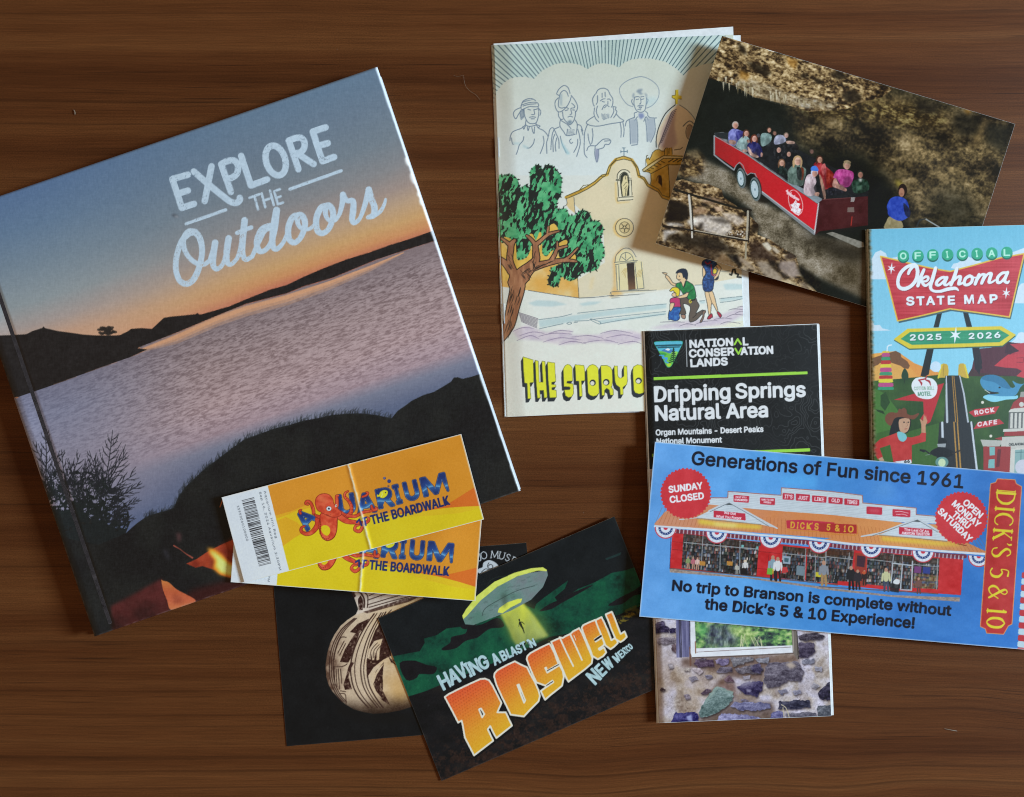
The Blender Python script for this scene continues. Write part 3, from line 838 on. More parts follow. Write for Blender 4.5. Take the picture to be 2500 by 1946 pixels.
e = np.maximum(np.maximum(sstep(.0028, .0008, c.U), sstep(.9972, .9992, c.U)), np.maximum(sstep(.004, .001, c.V), sstep(.996, .999, c.V)))[..., None] * (.25 + .75 * vnoise(c.X / 14, c.Y / 14, 118)[..., None])
c.rgb = c.rgb * (1 - .28 * e) + hx('8a847c') * .28 * e
loc = world_pt(990, 1570, 0)
M_CARD = print_mat('satin_card', 0.42, 0.22, 0.05, 900)
museum = thing('pottery_postcard', 'black postcard showing a painted clay jar, half under the tickets and the flying saucer card', 'postcard', (loc[0], loc[1], 0))
mh = lambda U, V: np.full(U.shape, 0.00042)
print_parts(c, museum, mh, M_CARD)
sheet('card_stock', (mu_tl, mu_tr, mu_bl), mh, 0.00034, M_CREAM, museum, (8, 8), 0)

# ---------------------------------------------------------------- flying saucer postcard
ro_tl, ro_tr, ro_bl = (922.6, 1509.7), (1500, 1261), (1078, 1907)
c = Print(ro_tl, ro_tr, ro_bl, 1.3, '14191c', 'night_sky')
c.rgb = np.broadcast_to(hx('14191c'), c.rgb.shape) + (fbm(c.X / 40, c.Y / 40, 121, 4)[..., None] - .5) * 14
z4 = zt(1000, 1240, 2.4286); z5 = zt(1060, 1480, 4.475); z6 = zt(1270, 1480, 5.667)
GR = lambda x, y: ramp(fbm(x / 34, y / 34, 122, 5) * .75 + .25 * fbm(x / 6, y / 6, 146, 3), [(.25, '0b2a22'), (.45, '104434'), (.65, '13523a'), (.8, '185c40')])
c.part('green_clouds')
c.fill(z4([(-40, 1130), (-100, 880), (60, 850), (90, 800), (85, 775), (160, 755), (220, 715), (300, 705), (360, 690), (440, 660), (540, 640), (560, 600), (640, 560), (740, 600), (750, 570), (800, 530), (870, 480), (940, 430), (920, 480), (860, 530), (880, 560), (1000, 480), (1100, 440), (1200, 385), (1280, 370), (1340, 350), (1420, 380), (1420, 560), (1330, 600), (1200, 650), (1100, 690), (1000, 720), (880, 780), (700, 850), (500, 930), (300, 1010), (150, 1075)]), GR)
DK = lambda x, y: hx('17171b') + (fbm(x / 20, y / 20, 123, 3)[..., None] - .5) * 12
for pts in ([(190, 835), (240, 800), (250, 765), (330, 745), (350, 705), (430, 690), (520, 650), (560, 690), (545, 710), (480, 715), (440, 740), (400, 770), (330, 790), (280, 830), (210, 845)],
            [(-60, 920), (20, 905), (60, 915), (100, 930), (160, 945), (140, 985), (60, 985), (40, 1010), (-20, 1020)], [(830, 570), (900, 540), (960, 505), (1090, 455), (1000, 510), (900, 565), (840, 600), (770, 612)],
            [(1200, 560), (1260, 525), (1330, 490), (1420, 430), (1420, 500), (1330, 520), (1260, 570), (1180, 580)], [(300, 700), (350, 690), (400, 690), (330, 720)]):
    c.fill(smooth(z4(pts), True, 3), DK, own=False)
c.fill(z4([(1160, 300), (1200, 285), (1255, 262), (1250, 280), (1200, 298), (1165, 310)]), '1e3a38', .7)
c.part('dark_ground')
c.fill(z4([(-60, 1135), (100, 1085), (300, 1000), (520, 910), (700, 830), (830, 765), (1000, 735), (1200, 650), (1420, 560), (1640, 480), (1640, 1000), (100, 1700), (-60, 1300)]),
       lambda x, y: ramp(fbm(x / 45, y / 24, 124, 4), [(.25, '101214'), (.55, '16171a'), (.8, '22201f')]))
def rust(x, y):
    p = (np.stack([x.ravel(), y.ravel()], -1) - c.o) @ c.inv.T
    v = (p[:, 1] / (c.H - 1)).reshape(x.shape)
    n = fbm(x / 12, y / 10, 125, 5)
    return .62 * sstep(.48, .66, n * .6 + .4 * fbm(x / 3.2, y / 3.0, 129, 3) + .16 * sstep(.72, 1.0, v) - .06) * sstep(.70, .9, v)
c.part()
c.fill(c.uvp([(0, .6), (1, .6), (1, 1), (0, 1)]), lambda x, y: ramp(vnoise(x / 4, y / 4, 126), [(0, '2a1c18'), (.6, '38261f'), (1, '4a3128')]), own=False, mask=rust)
c.fill(z4([(800, 790), (1000, 725), (1200, 640), (1400, 550), (1400, 620), (1330, 640), (1240, 690), (1100, 740), (900, 800)]), '4c4c22', own=False, mask=lambda x, y: .75 * sstep(.5, .62, fbm(x / 9, y / 5, 127, 4)))
c.fill(z4([(1230, 660), (1330, 610), (1345, 640), (1250, 690)]), '7a6a22', own=False, mask=lambda x, y: .8 * sstep(.42, .6, fbm(x / 8, y / 5, 128, 3)))
# beam of light
c.part('light_beam')
beam = z4([(525, 610), (560, 575), (650, 545), (670, 560), (740, 640), (825, 760), (700, 800), (630, 815), (590, 720)])
c.soft(z4([(520, 600), (680, 545), (790, 640), (850, 765), (700, 810), (600, 800)]), '6a7a3a', 14, .55)
c.soft(beam, lambda x, y: ramp(np.clip((y - 1465) / 110 + (fbm(x / 14, y / 30, 131, 3) - .5) * .5, 0, 1), [(0, 'd0d64c'), (.35, 'b4bd4c'), (.7, 'a0ac58'), (1, '7f8e50')]), 3, .97, own=True)
c.soft(z4([(560, 650), (600, 640), (650, 800), (610, 790)]), '8f9a44', 5, .6); c.soft(z4([(690, 600), (740, 660), (810, 760), (760, 770)]), 'a9b86a', 5, .6)
c.part('falling_man')
for pts, w in (([(650, 662), (651, 668)], 9), ([(655, 680), (662, 700), (672, 716)], [14, 12, 9]), ([(670, 712), (680, 742)], [8, 5]), ([(650, 682), (648, 705)], [5, 3]), ([(664, 676), (682, 690)], [5, 3])):
    c.stroke(z4(pts), np.atleast_1d(w) / 2.4286, '2a3020')
# saucer
c.part('flying_saucer', label='grey flying saucer with a glowing yellow rim')
c.fill(z4([(318, 660), (330, 690), (380, 695), (470, 660), (600, 610), (720, 545), (790, 470), (820, 400), (815, 372), (780, 375), (680, 390), (560, 440), (440, 525), (340, 630)]),
       lambda x, y: ramp(fbm(x / 26, y / 26, 133, 4) * .6 + np.clip((x - 1130) / 420, 0, 1) * .5, [(.2, '567c70'), (.45, '6d8684'), (.6, '707c80'), (.75, '5f8274'), (.95, '6d9082')]))
c.fill(z4([(318, 660), (312, 640), (335, 600), (400, 520), (500, 440), (620, 385), (720, 358), (790, 352), (815, 368), (812, 376), (760, 372), (640, 405), (520, 468), (420, 550), (340, 640)]), lambda x, y: hx('cdd862') + (fbm(x / 9, y / 9, 134, 2)[..., None] - .5) * 20)
c.stroke(z4([(455, 475), (480, 430), (530, 408), (580, 405)]), 1.2, '2c3a30', sm=True, alpha=.7)
c.stroke(z4([(430, 640), (450, 595), (540, 540), (640, 490), (740, 462)]), 1.6, '3c4e4c', sm=True)
for k in range(24):
    a = random.random(); x, y = 340 + 440 * a, 650 - 250 * a + random.uniform(-40, 40)
    c.stroke(z4([(x, y), (x + 18, y - 6)]), 3, '4c5f5c', alpha=.35, own=False)
c.fill(z4([(522, 620), (530, 595), (580, 560), (640, 540), (668, 538), (660, 560), (600, 590), (550, 625)]), 'd4dc56')
c.soft(z4([(540, 520), (570, 500), (580, 560), (560, 600)]), '34423a', 4, .55)
# ROSWELL
Rp = z5([(115, 992), (160, 960), (300, 890), (430, 830), (500, 797), (555, 792), (600, 810), (640, 870), (690, 970), (735, 1058), (690, 1160), (782, 1160), (850, 1305), (680, 1440), (655, 1400), (612, 1310), (585, 1345), (645, 1470), (436, 1630), (395, 1550), (335, 1435), (312, 1300), (300, 1250), (262, 1272), (200, 1150)])
Rh = z5([(490, 1128), (512, 1118), (548, 1180), (524, 1215)])
Op = z5([(655, 770), (660, 735), (690, 700), (780, 650), (880, 602), (950, 640), (1015, 668), (1050, 740), (1100, 830), (1140, 920), (1155, 980), (1140, 1040), (1090, 1090), (1040, 1140), (980, 1205), (835, 1185), (800, 1110), (740, 990), (680, 860)])
Oh = z5([(908, 862), (925, 855), (995, 1030), (982, 1055)])
Sp = z6([(90, 730), (100, 690), (140, 650), (230, 600), (330, 550), (400, 518), (420, 540), (470, 640), (522, 780), (530, 800), (372, 895), (360, 850), (345, 855), (375, 920), (545, 815), (590, 900), (603, 980), (580, 1100), (520, 1150), (430, 1220), (345, 1295), (320, 1250), (285, 1172), (460, 1050), (445, 1030), (350, 1100), (225, 1055), (180, 960), (120, 820)])
Wp = z6([(428, 495), (500, 462), (560, 435), (590, 440), (620, 420), (700, 380), (730, 350), (815, 305), (850, 360), (890, 450), (960, 620), (1000, 720), (990, 790), (900, 870), (780, 960), (668, 1045), (640, 1000), (590, 880), (520, 720)])
Ep = z6([(850, 300), (870, 265), (950, 225), (1040, 190), (1060, 230), (1100, 330), (1120, 400), (1030, 460), (1045, 490), (1135, 430), (1165, 520), (1150, 545), (1085, 590), (1100, 605), (1160, 570), (1190, 640), (1150, 690), (1075, 735), (1000, 690), (960, 580), (900, 440)])
L1 = z6([(1040, 195), (1125, 152), (1160, 220), (1210, 330), (1262, 470), (1330, 430), (1350, 510), (1300, 560), (1250, 595), (1180, 545), (1130, 420), (1080, 300)])
L2 = z6([(1182, 115), (1268, 78), (1300, 150), (1345, 270), (1390, 385), (1445, 350), (1475, 425), (1430, 470), (1385, 497), (1320, 455), (1270, 340), (1220, 210)])
c.part('title_lettering', label='orange to yellow block letters reading ROSWELL')
LET = [(Rp, [Rh]), (Op, [Oh]), (Sp, []), (Wp, []), (Ep, []), (L1, []), (L2, [])]
for p, hs in LET:
    c.stroke([(a + 1.5, b + 3) for a, b in p], 9, '0f1114', closed=True, own=False); c.fill([(a + 2, b + 4) for a, b in p], '0f1114', own=False)
def flame(x, y):
    q = (np.stack([x.ravel(), y.ravel()], -1) - c.o) @ c.inv.T
    u = (q[:, 0] / (c.W - 1)).reshape(x.shape); v = (q[:, 1] / (c.H - 1)).reshape(x.shape)
    top = .40 + .09 * sstep(.9, .2, u); bot = .98 - .42 * np.clip((u - .05) / .9, 0, 1)
    t = np.clip((v - top) / (bot - top), 0, 1)
    b = ramp(t, [(0, 'd24a34'), (.25, 'd85f32'), (.5, 'da7a30'), (.75, 'd8962e'), (1, 'd8a62c')])
    gx = (x * .82 - y * .57) / 7.2; gy = (x * .57 + y * .82) / 7.2
    row = np.floor(gy); d = np.hypot((gx + .5 * (row % 2)) % 1 - .5, gy % 1 - .5)
    dots = sstep(.30, .16, d) * (1 - t) * .9
    return b - dots[..., None] * np.array([40, 24, 12]) + (vnoise(x / 2, y / 2, 141)[..., None] - .5) * 12
WH = 'e0d9cc'
for p, hs in LET:
    c.stroke(p, 3.6, WH, closed=True)
    inner = np.array(p)
    c.fill(p, flame, holes=hs)
    for hpts in hs:
        c.fill(hpts, '14161a')
    for q in [p] + hs:
        c.stroke(q, 4.2, WH, closed=True)
for pts in ([(545, 430), (640, 640), (735, 830)], [(690, 385), (780, 580), (855, 745)]):
    c.stroke(z6(pts), [4.5, 4, 4], WH)
for pts in ([(740, 400), (770, 470)], ):
    c.stroke(z6(pts), 1.5, WH)
c.stroke(z6([(372, 895), (530, 808)]), 2, '1c2024'); c.stroke(z6([(365, 1098), (450, 1042)]), 2, '1c2024'); c.stroke(z6([(1035, 470), (1118, 412)]), 4.5, '14181c')
# the two small lines
ICE = lambda x, y: hx('a9c8cf') + (fbm(x / 6, y / 6, 143, 3)[..., None] - .5) * 36
def comic(words, slant=.05):
    for s, p0, p1, h in words:
        c.text(s, (p0[0] + 1, p0[1] + 2), (p1[0] + 1, p1[1] + 2), h, '12181c', bold=2.6 + .10 * h, slant=slant, space=.86, own=False)
        c.text(s, p0, p1, h, ICE, bold=.9 + .095 * h, slant=slant, space=.86)
def zz(z, *p):
    return z(list(p))
for z, lst in ((z5, (('H', (105, 915), (190, 870), 165), ('A', (195, 862), (290, 818), 160), ('V', (290, 800), (375, 755), 158), ('I', (398, 770), (428, 752), 152), ('N', (432, 752), (522, 705), 148), ('G', (525, 700), (610, 655), 140), ('A', (665, 645), (728, 612), 118),
                       ('B', (755, 598), (805, 572), 104), ('L', (818, 565), (856, 548), 98), ('A', (858, 548), (912, 522), 96), ('S', (922, 520), (965, 498), 92), ('T', (975, 488), (1020, 465), 88), ('I', (1050, 450), (1066, 442), 86), ('N', (1068, 452), (1115, 428), 82))),
               (z6, (('N', (1040, 1085), (1125, 1000), 190), ('E', (1140, 975), (1200, 915), 165), ('W', (1215, 890), (1300, 825), 150), ('M', (1350, 780), (1400, 728), 110), ('E', (1405, 720), (1440, 690), 98), ('X', (1445, 680), (1480, 650), 92), ('I', (1488, 642), (1500, 630), 84), ('C', (1502, 630), (1530, 605), 80), ('O', (1532, 600), (1562, 575), 76)))):
    f = 4.475 if z is z5 else 5.667
    c.part('small_lettering', label='pale blue comic lettering reading ' + ('HAVING A BLAST IN' if z is z5 else 'NEW MEXICO'))
    for s, a, b, h in lst:
        p = z([a, b]); comic([(s, p[0], p[1], h / f)], 0 if s in 'IO' else .03)
c.part()
for k in range(40):
    x, y = c.at(random.random(), random.random())
    c.soft(ellipse(x, y, .8, .9), 'a0a8a8', .7, random.uniform(.2, .6))
c.rgb += (vnoise(c.X / 1.8, c.Y / 1.8, 145)[..., None] - .5) * 7
e = np.maximum(np.maximum(sstep(.0028, .0008, c.U), sstep(.9965, .999, c.U)), np.maximum(sstep(.004, .001, c.V), sstep(.995, .999, c.V)))[..., None] * (.25 + .75 * vnoise(c.X / 14, c.Y / 14, 119)[..., None])
c.rgb = c.rgb * (1 - .35 * e) + hx('8f7f70') * .35 * e
loc = world_pt(1250, 1600, 0)
roswell = thing('flying_saucer_postcard', 'dark green postcard with a flying saucer and big orange letters, on the pottery card', 'postcard', (loc[0], loc[1], 0))
rh = lambda U, V: 0.0010 + 0.0010 * sstep(.55, 1, U) + 0.0006 * (1 - V) * U
print_parts(c, roswell, rh, M_CARD)
sheet('card_stock', (ro_tl, ro_tr, ro_bl), rh, 0.00034, M_CREAM, roswell, (60, 40), 0)

# ---------------------------------------------------------------- the two tickets
tk_tl, tk_tr, tk_bl = (542, 1215), (1125.5, 1060.6), (597, 1422)
c = Print(tk_tl, tk_tr, tk_bl, 1.2, 'c98a2c', 'printed_front')
zc = zt(500, 1050, 2.833); zd = zt(720, 1180, 5.46)
c.rgb = np.broadcast_to(hx('d08c28'), c.rgb.shape).copy()
c.part('wave_artwork')
c.fill(zc([(460, 600), (600, 560), (700, 520), (830, 500), (1000, 560), (1100, 600), (1300, 570), (1500, 560), (1700, 520), (1950, 380), (1960, 640), (300, 1100)]), 'd8a424')
c.fill(zc([(480, 620), (560, 590), (640, 555), (720, 540), (900, 560), (1100, 600), (1400, 590), (1700, 560), (1890, 530), (1960, 620), (300, 1100)]), 'd6b822')
c.fill(zc([(500, 830), (540, 800), (620, 740), (720, 690), (860, 640), (1000, 610), (1120, 612), (1300, 600), (1500, 588), (1700, 565), (1900, 532), (1960, 640), (300, 1100)]), 'd6c21e')
c.fill(zc([(480, 840), (545, 800), (620, 745), (700, 700), (640, 640), (560, 600), (470, 640)]), 'd6a224', alpha=.9)
c.fill(zc([(1270, 590), (1400, 560), (1560, 545), (1700, 500), (1780, 450), (1850, 405), (1900, 380), (1920, 520), (1750, 560), (1560, 575), (1400, 592)]), 'cf6a24')
c.fill(zc([(1270, 590), (1450, 570), (1650, 540), (1780, 530), (1900, 525), (1925, 535), (1760, 575), (1560, 592), (1400, 600)]), 'd6b822')
c.part('stub', label='white ticket stub with a bar code')
stub = zc([(100, 470), (435, 385), (583, 972), (260, 1060)])
c.fill(stub, 'd3dde6')
c.part('bar_code', parent=c.cur)
a0, a1 = np.array(zc([(255, 487)])[0]), np.array(zc([(375, 945)])[0]); wv = np.array(zc([(340, 465)])[0]) - a0
rng = random.Random(4); t = 0.0
L = np.hypot(*(a1 - a0)); dv = (a1 - a0) / L
while t < L - 2:
    w = rng.choice((1.0, 1.4, 2.2, 3.0)); g = rng.choice((1.0, 1.4, 1.8, 2.6))
    p = a0 + dv * t
    c.fill([p, p + wv, p + wv + dv * w, p + dv * w], '26282c')
    t += w + g
for s, p0, p1 in (('Aquarium Hill Reg', (408, 422), (488, 748)), ('Sep 16, 2024 Aquarium 2:30PM', (375, 430), (515, 970)), ('13950060100000', (222, 525), (288, 768))):
    p = zc([p0, p1])
    c.text(s, p[0], p[1], 5.2, '5a626a', bold=.25, space=1.15, own=False)
# octopus and lettering
NAVY = '1c2f70'
def deep(x, y):
    q = (np.stack([x.ravel(), y.ravel()], -1) - c.o) @ c.inv.T
    v = (q[:, 1] / (c.H - 1)).reshape(x.shape); u = (q[:, 0] / (c.W - 1)).reshape(x.shape)
    w = v - .505 + .02 * np.sin(u * 55) + .03 * (u - .6)
    return ramp(w, [(-.22, '1a3474'), (-.10, '1a316c'), (-.03, '1f4486'), (-.005, '3470aa'), (.008, '76aac8'), (.02, '2a5a98'), (.10, '192c62'), (.2, '142450')])
c.part('title_lettering', label='blue lettering reading AQUARIUM AT THE BOARDWALK')
def word(items, h0=None):
    for s, p0, p1, h in items:
        p = zd([p0, p1])
        c.text(s, p[0], p[1], h / 5.46, '182654', bold=7.6)
        c.text(s, p[0], p[1], h / 5.46, '7d95ac', bold=4.9)
        c.text(s, p[0], p[1], h / 5.46, deep, bold=3.7)
word((('A', (165, 630), (305, 470), 230), ('U', (610, 415), (805, 385), 250), ('A', (850, 405), (1080, 370), 250), ('R', (1130, 330), (1320, 290), 240), ('I', (1370, 270), (1425, 255), 240), ('U', (1500, 230), (1660, 190), 235), ('M', (1730, 170), (2040, 95), 235)))
p = zd([(1030, 548), (2065, 282)])
q0, q1 = np.array(p[0]), np.array(p[1])
c.text('THE BOARDWALK', q0, q1, 21, '1a2a62', bold=2.5, space=1.02, warp=lambda x, y, L: q0 + (x / L)[..., None] * (q1 - q0) + np.stack([-.25 * y * -1 * -.0, -y], -1) + np.stack([y * -.25, 0 * y], -1) + np.stack([0 * x, -5 * np.sin(np.pi * x / L) * -.0], -1))
c.part('octopus', label='orange red octopus holding the letters')
OR = lambda x, y: ramp(fbm(x / 8, y / 8, 151, 2), [(.2, 'b83a26'), (.5, 'cc4a30'), (.8, 'd86040')])
def tent(pts, w, dots=None):
    c.stroke(zd(pts), (np.atleast_1d(w) + 14) / 5.46, '7c2018', sm=True)
    c.stroke(zd(pts), np.atleast_1d(w) / 5.46, OR, sm=True)
    if dots:
        sp = smooth(np.array(zd(pts)))
        for q in sp[4::3]:
            c.fill(ellipse(q[0] + dots, q[1] + 1, 1.3, 1.3, n=8), '8e2418')
tent([(300, 480), (300, 560), (230, 650), (150, 675), (85, 640), (90, 590), (130, 570)], [60, 62, 50, 42, 34, 24, 14])
tent([(250, 400), (240, 330), (205, 255), (160, 240), (140, 270), (175, 285), (185, 275)], [34, 34, 30, 26, 20, 14, 10])
tent([(600, 400), (680, 440), (740, 400), (755, 320), (720, 240), (665, 180), (670, 130), (710, 105)], [70, 60, 44, 36, 32, 26, 20, 12], 2)
tent([(580, 430), (680, 500), (800, 520), (900, 530), (970, 510), (985, 470), (960, 455)], [80, 62, 46, 40, 34, 24, 14])
tent([(880, 530), (900, 580), (860, 640), (800, 620), (810, 570), (850, 560)], [34, 34, 36, 32, 24, 14])
tent([(700, 430), (800, 440), (900, 390), (1000, 370), (1060, 355), (1090, 330)], [40, 34, 30, 26, 26, 14])
tent([(560, 300), (560, 220), (555, 170), (580, 165)], [40, 36, 26, 16])
tent([(900, 180), (950, 160), (975, 130), (950, 120)], [20, 22, 20, 12]); tent([(1020, 300), (1040, 350), (1090, 345), (1075, 320)], [22, 30, 28, 16])
tent([(75, 400), (60, 370), (85, 355)], [26, 22, 14]); tent([(330, 450), (280, 430), (270, 415)], [40, 26, 14])
c.fill(smooth(zd([(330, 450), (345, 400), (420, 380), (470, 400), (560, 440), (570, 520), (560, 640), (520, 730), (440, 770), (370, 740), (330, 660), (315, 560)]), True, 4), '7c2018')
c.fill(smooth(zd([(338, 450), (352, 405), (420, 388), (470, 405), (552, 445), (560, 520), (550, 640), (512, 722), (440, 758), (376, 732), (340, 655), (325, 560)]), True, 4), OR)
c.fill(smooth(zd([(345, 590), (380, 560), (430, 565), (465, 600), (470, 650), (440, 695), (400, 690), (360, 650)]), True, 4), 'd6c21e')
for k in range(9):
    t = k / 8; p = zd([(335 + 8 * math.sin(t * 3), 480 + 190 * t)])[0]
    c.fill(ellipse(p[0], p[1], 1.9, 1.9, n=8), '8e2418')
for k in range(6):
    p = zd([(355 + 22 * k, 700 + 42 * math.sin(k * .55))])[0]; c.fill(ellipse(p[0], p[1], 1.5, 1.5, n=8), '8e2418')
hd = smooth(zd([(275, 260), (285, 200), (330, 155), (400, 140), (460, 160), (500, 210), (515, 270), (560, 330), (620, 390), (600, 430), (520, 450), (440, 430), (380, 400), (310, 360), (285, 310)]), True, 4)
c.stroke(hd, 2.6, '7c2018', closed=True); c.fill(hd, OR)
c.soft(ellipse(*zd([(370, 220)])[0], 10, 8), 'd87048', 4, .8); c.soft(ellipse(*zd([(330, 330)])[0], 8, 7), 'a8341f', 4, .5)
p = zd([(453, 338)])[0]; c.fill(ellipse(p[0], p[1], 6.9, 6.0), '3c1a18'); c.fill(ellipse(p[0], p[1], 6.2, 5.4), 'e4e6e4'); c.fill(ellipse(p[0], p[1], 2.6, 2.6), '244a78'); c.fill(ellipse(p[0], p[1], 1.4, 1.4), '101418')
p = zd([(548, 300)])[0]; c.fill(ellipse(p[0], p[1], 2.4, 3.4, 15), 'd8d8d4'); c.fill(ellipse(p[0] + .4, p[1], 1.2, 1.6), '14181c')
c.stroke(zd([(420, 415), (450, 425), (480, 418)]), 1.3, '8e2418', sm=True)
c.part('yellow_fish')
p = zd([(1170, 150)])[0]
fs = smooth(zd([(1095, 150), (1120, 155), (1140, 115), (1190, 90), (1235, 105), (1232, 150), (1195, 190), (1150, 195), (1125, 175), (1100, 185)]), True, 4)
c.stroke(fs, 1.6, '3a4a50', closed=True); c.fill(fs, 'd8d42c')
c.stroke(zd([(1160, 120), (1165, 150), (1150, 180)]), 1.2, 'f0ecb0'); p = zd([(1208, 122)])[0]; c.fill(ellipse(p[0], p[1], 1.6, 1.6), '20304a')
c.part('bubbles')
for x, y, r, col in ((1243, 333, 3.4, '6a6c9a'), (1275, 354, 4.6, '2c3f80'), (1270, 388, 2.6, '9a6a4a')):
    p = zc([(x, y)])[0]
    c.fill(ellipse(p[0], p[1], r, r), '2c3a68'); c.fill(ellipse(p[0] - .5, p[1] - .6, r * .7, r * .7), col)
c.cur = c.names.index('title_lettering')
for pts in ([(825, 520), (860, 480), (890, 560)], [(905, 470), (950, 455)], [(925, 465), (945, 560)]):
    c.stroke(zd(pts), 4.6, NAVY)
# the crease, cracked through the ink
c.part()
c.rgb += (vnoise(c.X / 1.6, c.Y / 1.6, 155)[..., None] - .5) * 8 + (fbm(c.X / 60, c.Y / 60, 156, 2)[..., None] - .5) * 10
CR_U = 0.528
wob = CR_U + .006 * (fbm(c.V * 14, c.V * 0, 157, 3) - .5)
crk = np.exp(-((c.U - wob) / (.0032 + .0022 * vnoise(c.V * 40, c.U * 0, 158))) ** 2) * sstep(.12, .55, vnoise(c.X / 3.5, c.Y / 2.2, 159) + .25)
c.rgb = c.rgb * (1 - .85 * crk[..., None]) + hx('e3ddd0') * .85 * crk[..., None]
eb = np.maximum(np.maximum(sstep(.994, .997, c.U), sstep(.004, .001, c.U)), np.maximum(sstep(.010, .003, c.V), sstep(.992, .998, c.V)))[..., None]
c.rgb = c.rgb * (1 - .6 * eb) + hx('e0ded8') * .6 * eb
M_TICKET = print_mat('coated_ticket', 0.36, 0.5, 0.06, 800)
def ticket_h(z0, z1, lift, fold):
    def f(U, V):
        z = z0 + (z1 - z0) * U + lift * sstep(.8, 1, U)
        # two flat halves meeting in a shallow valley with a raised, cracked lip
        d = U - CR_U
        z = z + fold * np.abs(d) * np.where(d < 0, .9, .75)
        return z + 0.00045 * np.exp(-(d / .008) ** 2)
    return f
def ticket(label, quad, hfun, dz):
    loc = world_pt(quad[0][0] + 290, quad[0][1] + 60, 0)
    r = thing('admission_ticket', label, 'ticket', (loc[0], loc[1], dz), 'aquarium tickets overlapping on the book')
    print_parts(c, r, hfun, M_TICKET, quad=quad)
    sheet('card_stock', quad, hfun, 0.0003, M_PAPER, r, (120, 12), .8)
    return r
ticket('upper yellow ticket with a whole octopus and bar code, lying on the book', (tk_tl, tk_tr, tk_bl), ticket_h(.0128, .0142, .0, .004), .0117)
ticket('lower yellow ticket, mostly covered by the other, reaching past the book edge', ((580.5, 1207.6), (1176.5, 1253.6), (564, 1420.6)), ticket_h(.0120, .0112, -.0012, .003), .0112)
# ---------------------------------------------------------------- comic booklet
st_tl, st_tr, st_bl = (1200, 110.6), (1790, 84.5), (1232, 1018)
c = Print(st_tl, st_tr, st_bl, 1.35, 'cdd2d0', 'cover_art')
za, zq = zt(1170, 40, 2.833), zt(1170, 500, 2.833)
zp, zs2, z7, z8, z9, zl = zt(1230, 180, 7.083), zt(1480, 120, 7.083), zt(1220, 400, 5.667), zt(1480, 360, 9.927), zt(1640, 640, 10.625), zt(1260, 860, 6.4235)
c.rgb = ramp(c.V + .05 * (fbm(c.X / 120, c.Y / 120, 160, 3) - .5), [(0, 'bdc5bf'), (.12, 'c6ccc8'), (.35, 'ccd4d6'), (.6, 'd2d6d2'), (.8, 'd4d8d6'), (1, 'd6d9d6')])  # greyer towards the top: the dimmer light there painted into the paper
c.soft(c.uvp([(.75, .62), (1, .6), (1, .8), (.8, .78)]), 'cfcfb4', 20, .6)
OL = '3c4650'      # pen line
def ln(z, pts, w=1.5, col=OL, sm=True, al=1.0, own=True):
    c.stroke(z(pts), w, col, sm=sm, alpha=al, own=own)
# sun rays over the cloud
c.part('sun_rays')
cloud = za([(100, 610), (108, 560), (125, 515), (165, 465), (205, 435), (250, 420), (320, 418), (380, 432), (405, 405), (440, 372), (520, 332), (570, 322), (620, 320), (700, 336), (750, 366), (778, 345), (820, 328), (860, 324), (930, 336), (965, 356), (1000, 322), (1050, 300), (1120, 290), (1200, 294), (1290, 316), (1360, 360), (1412, 410), (1440, 380), (1480, 356), (1560, 330), (1660, 318)])
c.fill(cloud + za([(1700, 120), (85, 190)]), lambda x, y: ramp(fbm(x / 60, y / 60, 161, 2), [(.3, 'a9bfbf'), (.7, 'b4c8ca')]))
cen = np.array(za([(880, 1000)])[0])
base = c.cur
for k in range(96):
    a = math.radians(188 + k * (168.0 / 95))
    d = np.array([math.cos(a), math.sin(a)])
    r0, r1 = 200, 420
    c.stroke([cen + d * r0, cen + d * r1], [1.5, 2.8], '3a5562', alpha=.95, own=False, mask=lambda x, y: 1.0)
c.part('cloud_panel')
c.fill(cloud + za([(1900, 300), (1960, 1100), (110, 1100)]), lambda x, y: ramp(np.clip((y - 150) / 260 + .25 * (fbm(x / 50, y / 50, 162, 3) - .5), 0, 1), [(0, 'bcc5bf'), (.4, 'c4cdcc'), (1, 'cad6dc')]))  # panel top greyed too, dimmer light painted in as on the paper
# four pencilled portraits
PC = '66788e'
def sk(z, lines, w=2.1, col=PC):
    for pts in lines:
        c.stroke(z(pts), w, col, sm=True)
c.part('portrait', label='pencilled man with a headband')
sk(zp, [[(105, 1160), (115, 1080), (150, 1010), (220, 975), (290, 950), (340, 920), (375, 880)], [(560, 880), (600, 940), (680, 980), (740, 1040), (765, 1100), (740, 1200), (745, 1380)], [(385, 800), (380, 880), (440, 910), (550, 890), (555, 850)], [(350, 610), (355, 700), (385, 790), (430, 850), (500, 865), (560, 845), (590, 770), (605, 680), (600, 590)],
        [(300, 560), (330, 480), (400, 440), (480, 430), (550, 465)], [(300, 545), (440, 500), (575, 500), (590, 570), (440, 570), (310, 620), (300, 545)], [(330, 560), (440, 530), (560, 520)], [(295, 585), (200, 630), (165, 700), (205, 780), (250, 710), (295, 640)], [(590, 590), (640, 650), (625, 720)], [(415, 615), (465, 630)], [(525, 625), (580, 610)], [(520, 620), (530, 700), (480, 705)], [(445, 755), (500, 745), (550, 755)], [(470, 780), (530, 780)],
        [(130, 1110), (150, 1210), (170, 1220)], [(345, 1090), (330, 1160), (270, 1230), (240, 1330), (215, 1395)], [(530, 1130), (510, 1210), (450, 1280), (400, 1285)], [(680, 1080), (695, 1180), (670, 1280), (630, 1380)], [(330, 910), (345, 960), (375, 900)], [(405, 920), (420, 985), (440, 920)], [(485, 930), (500, 1000), (525, 1030), (530, 920)], [(560, 880), (625, 905), (600, 930)]])
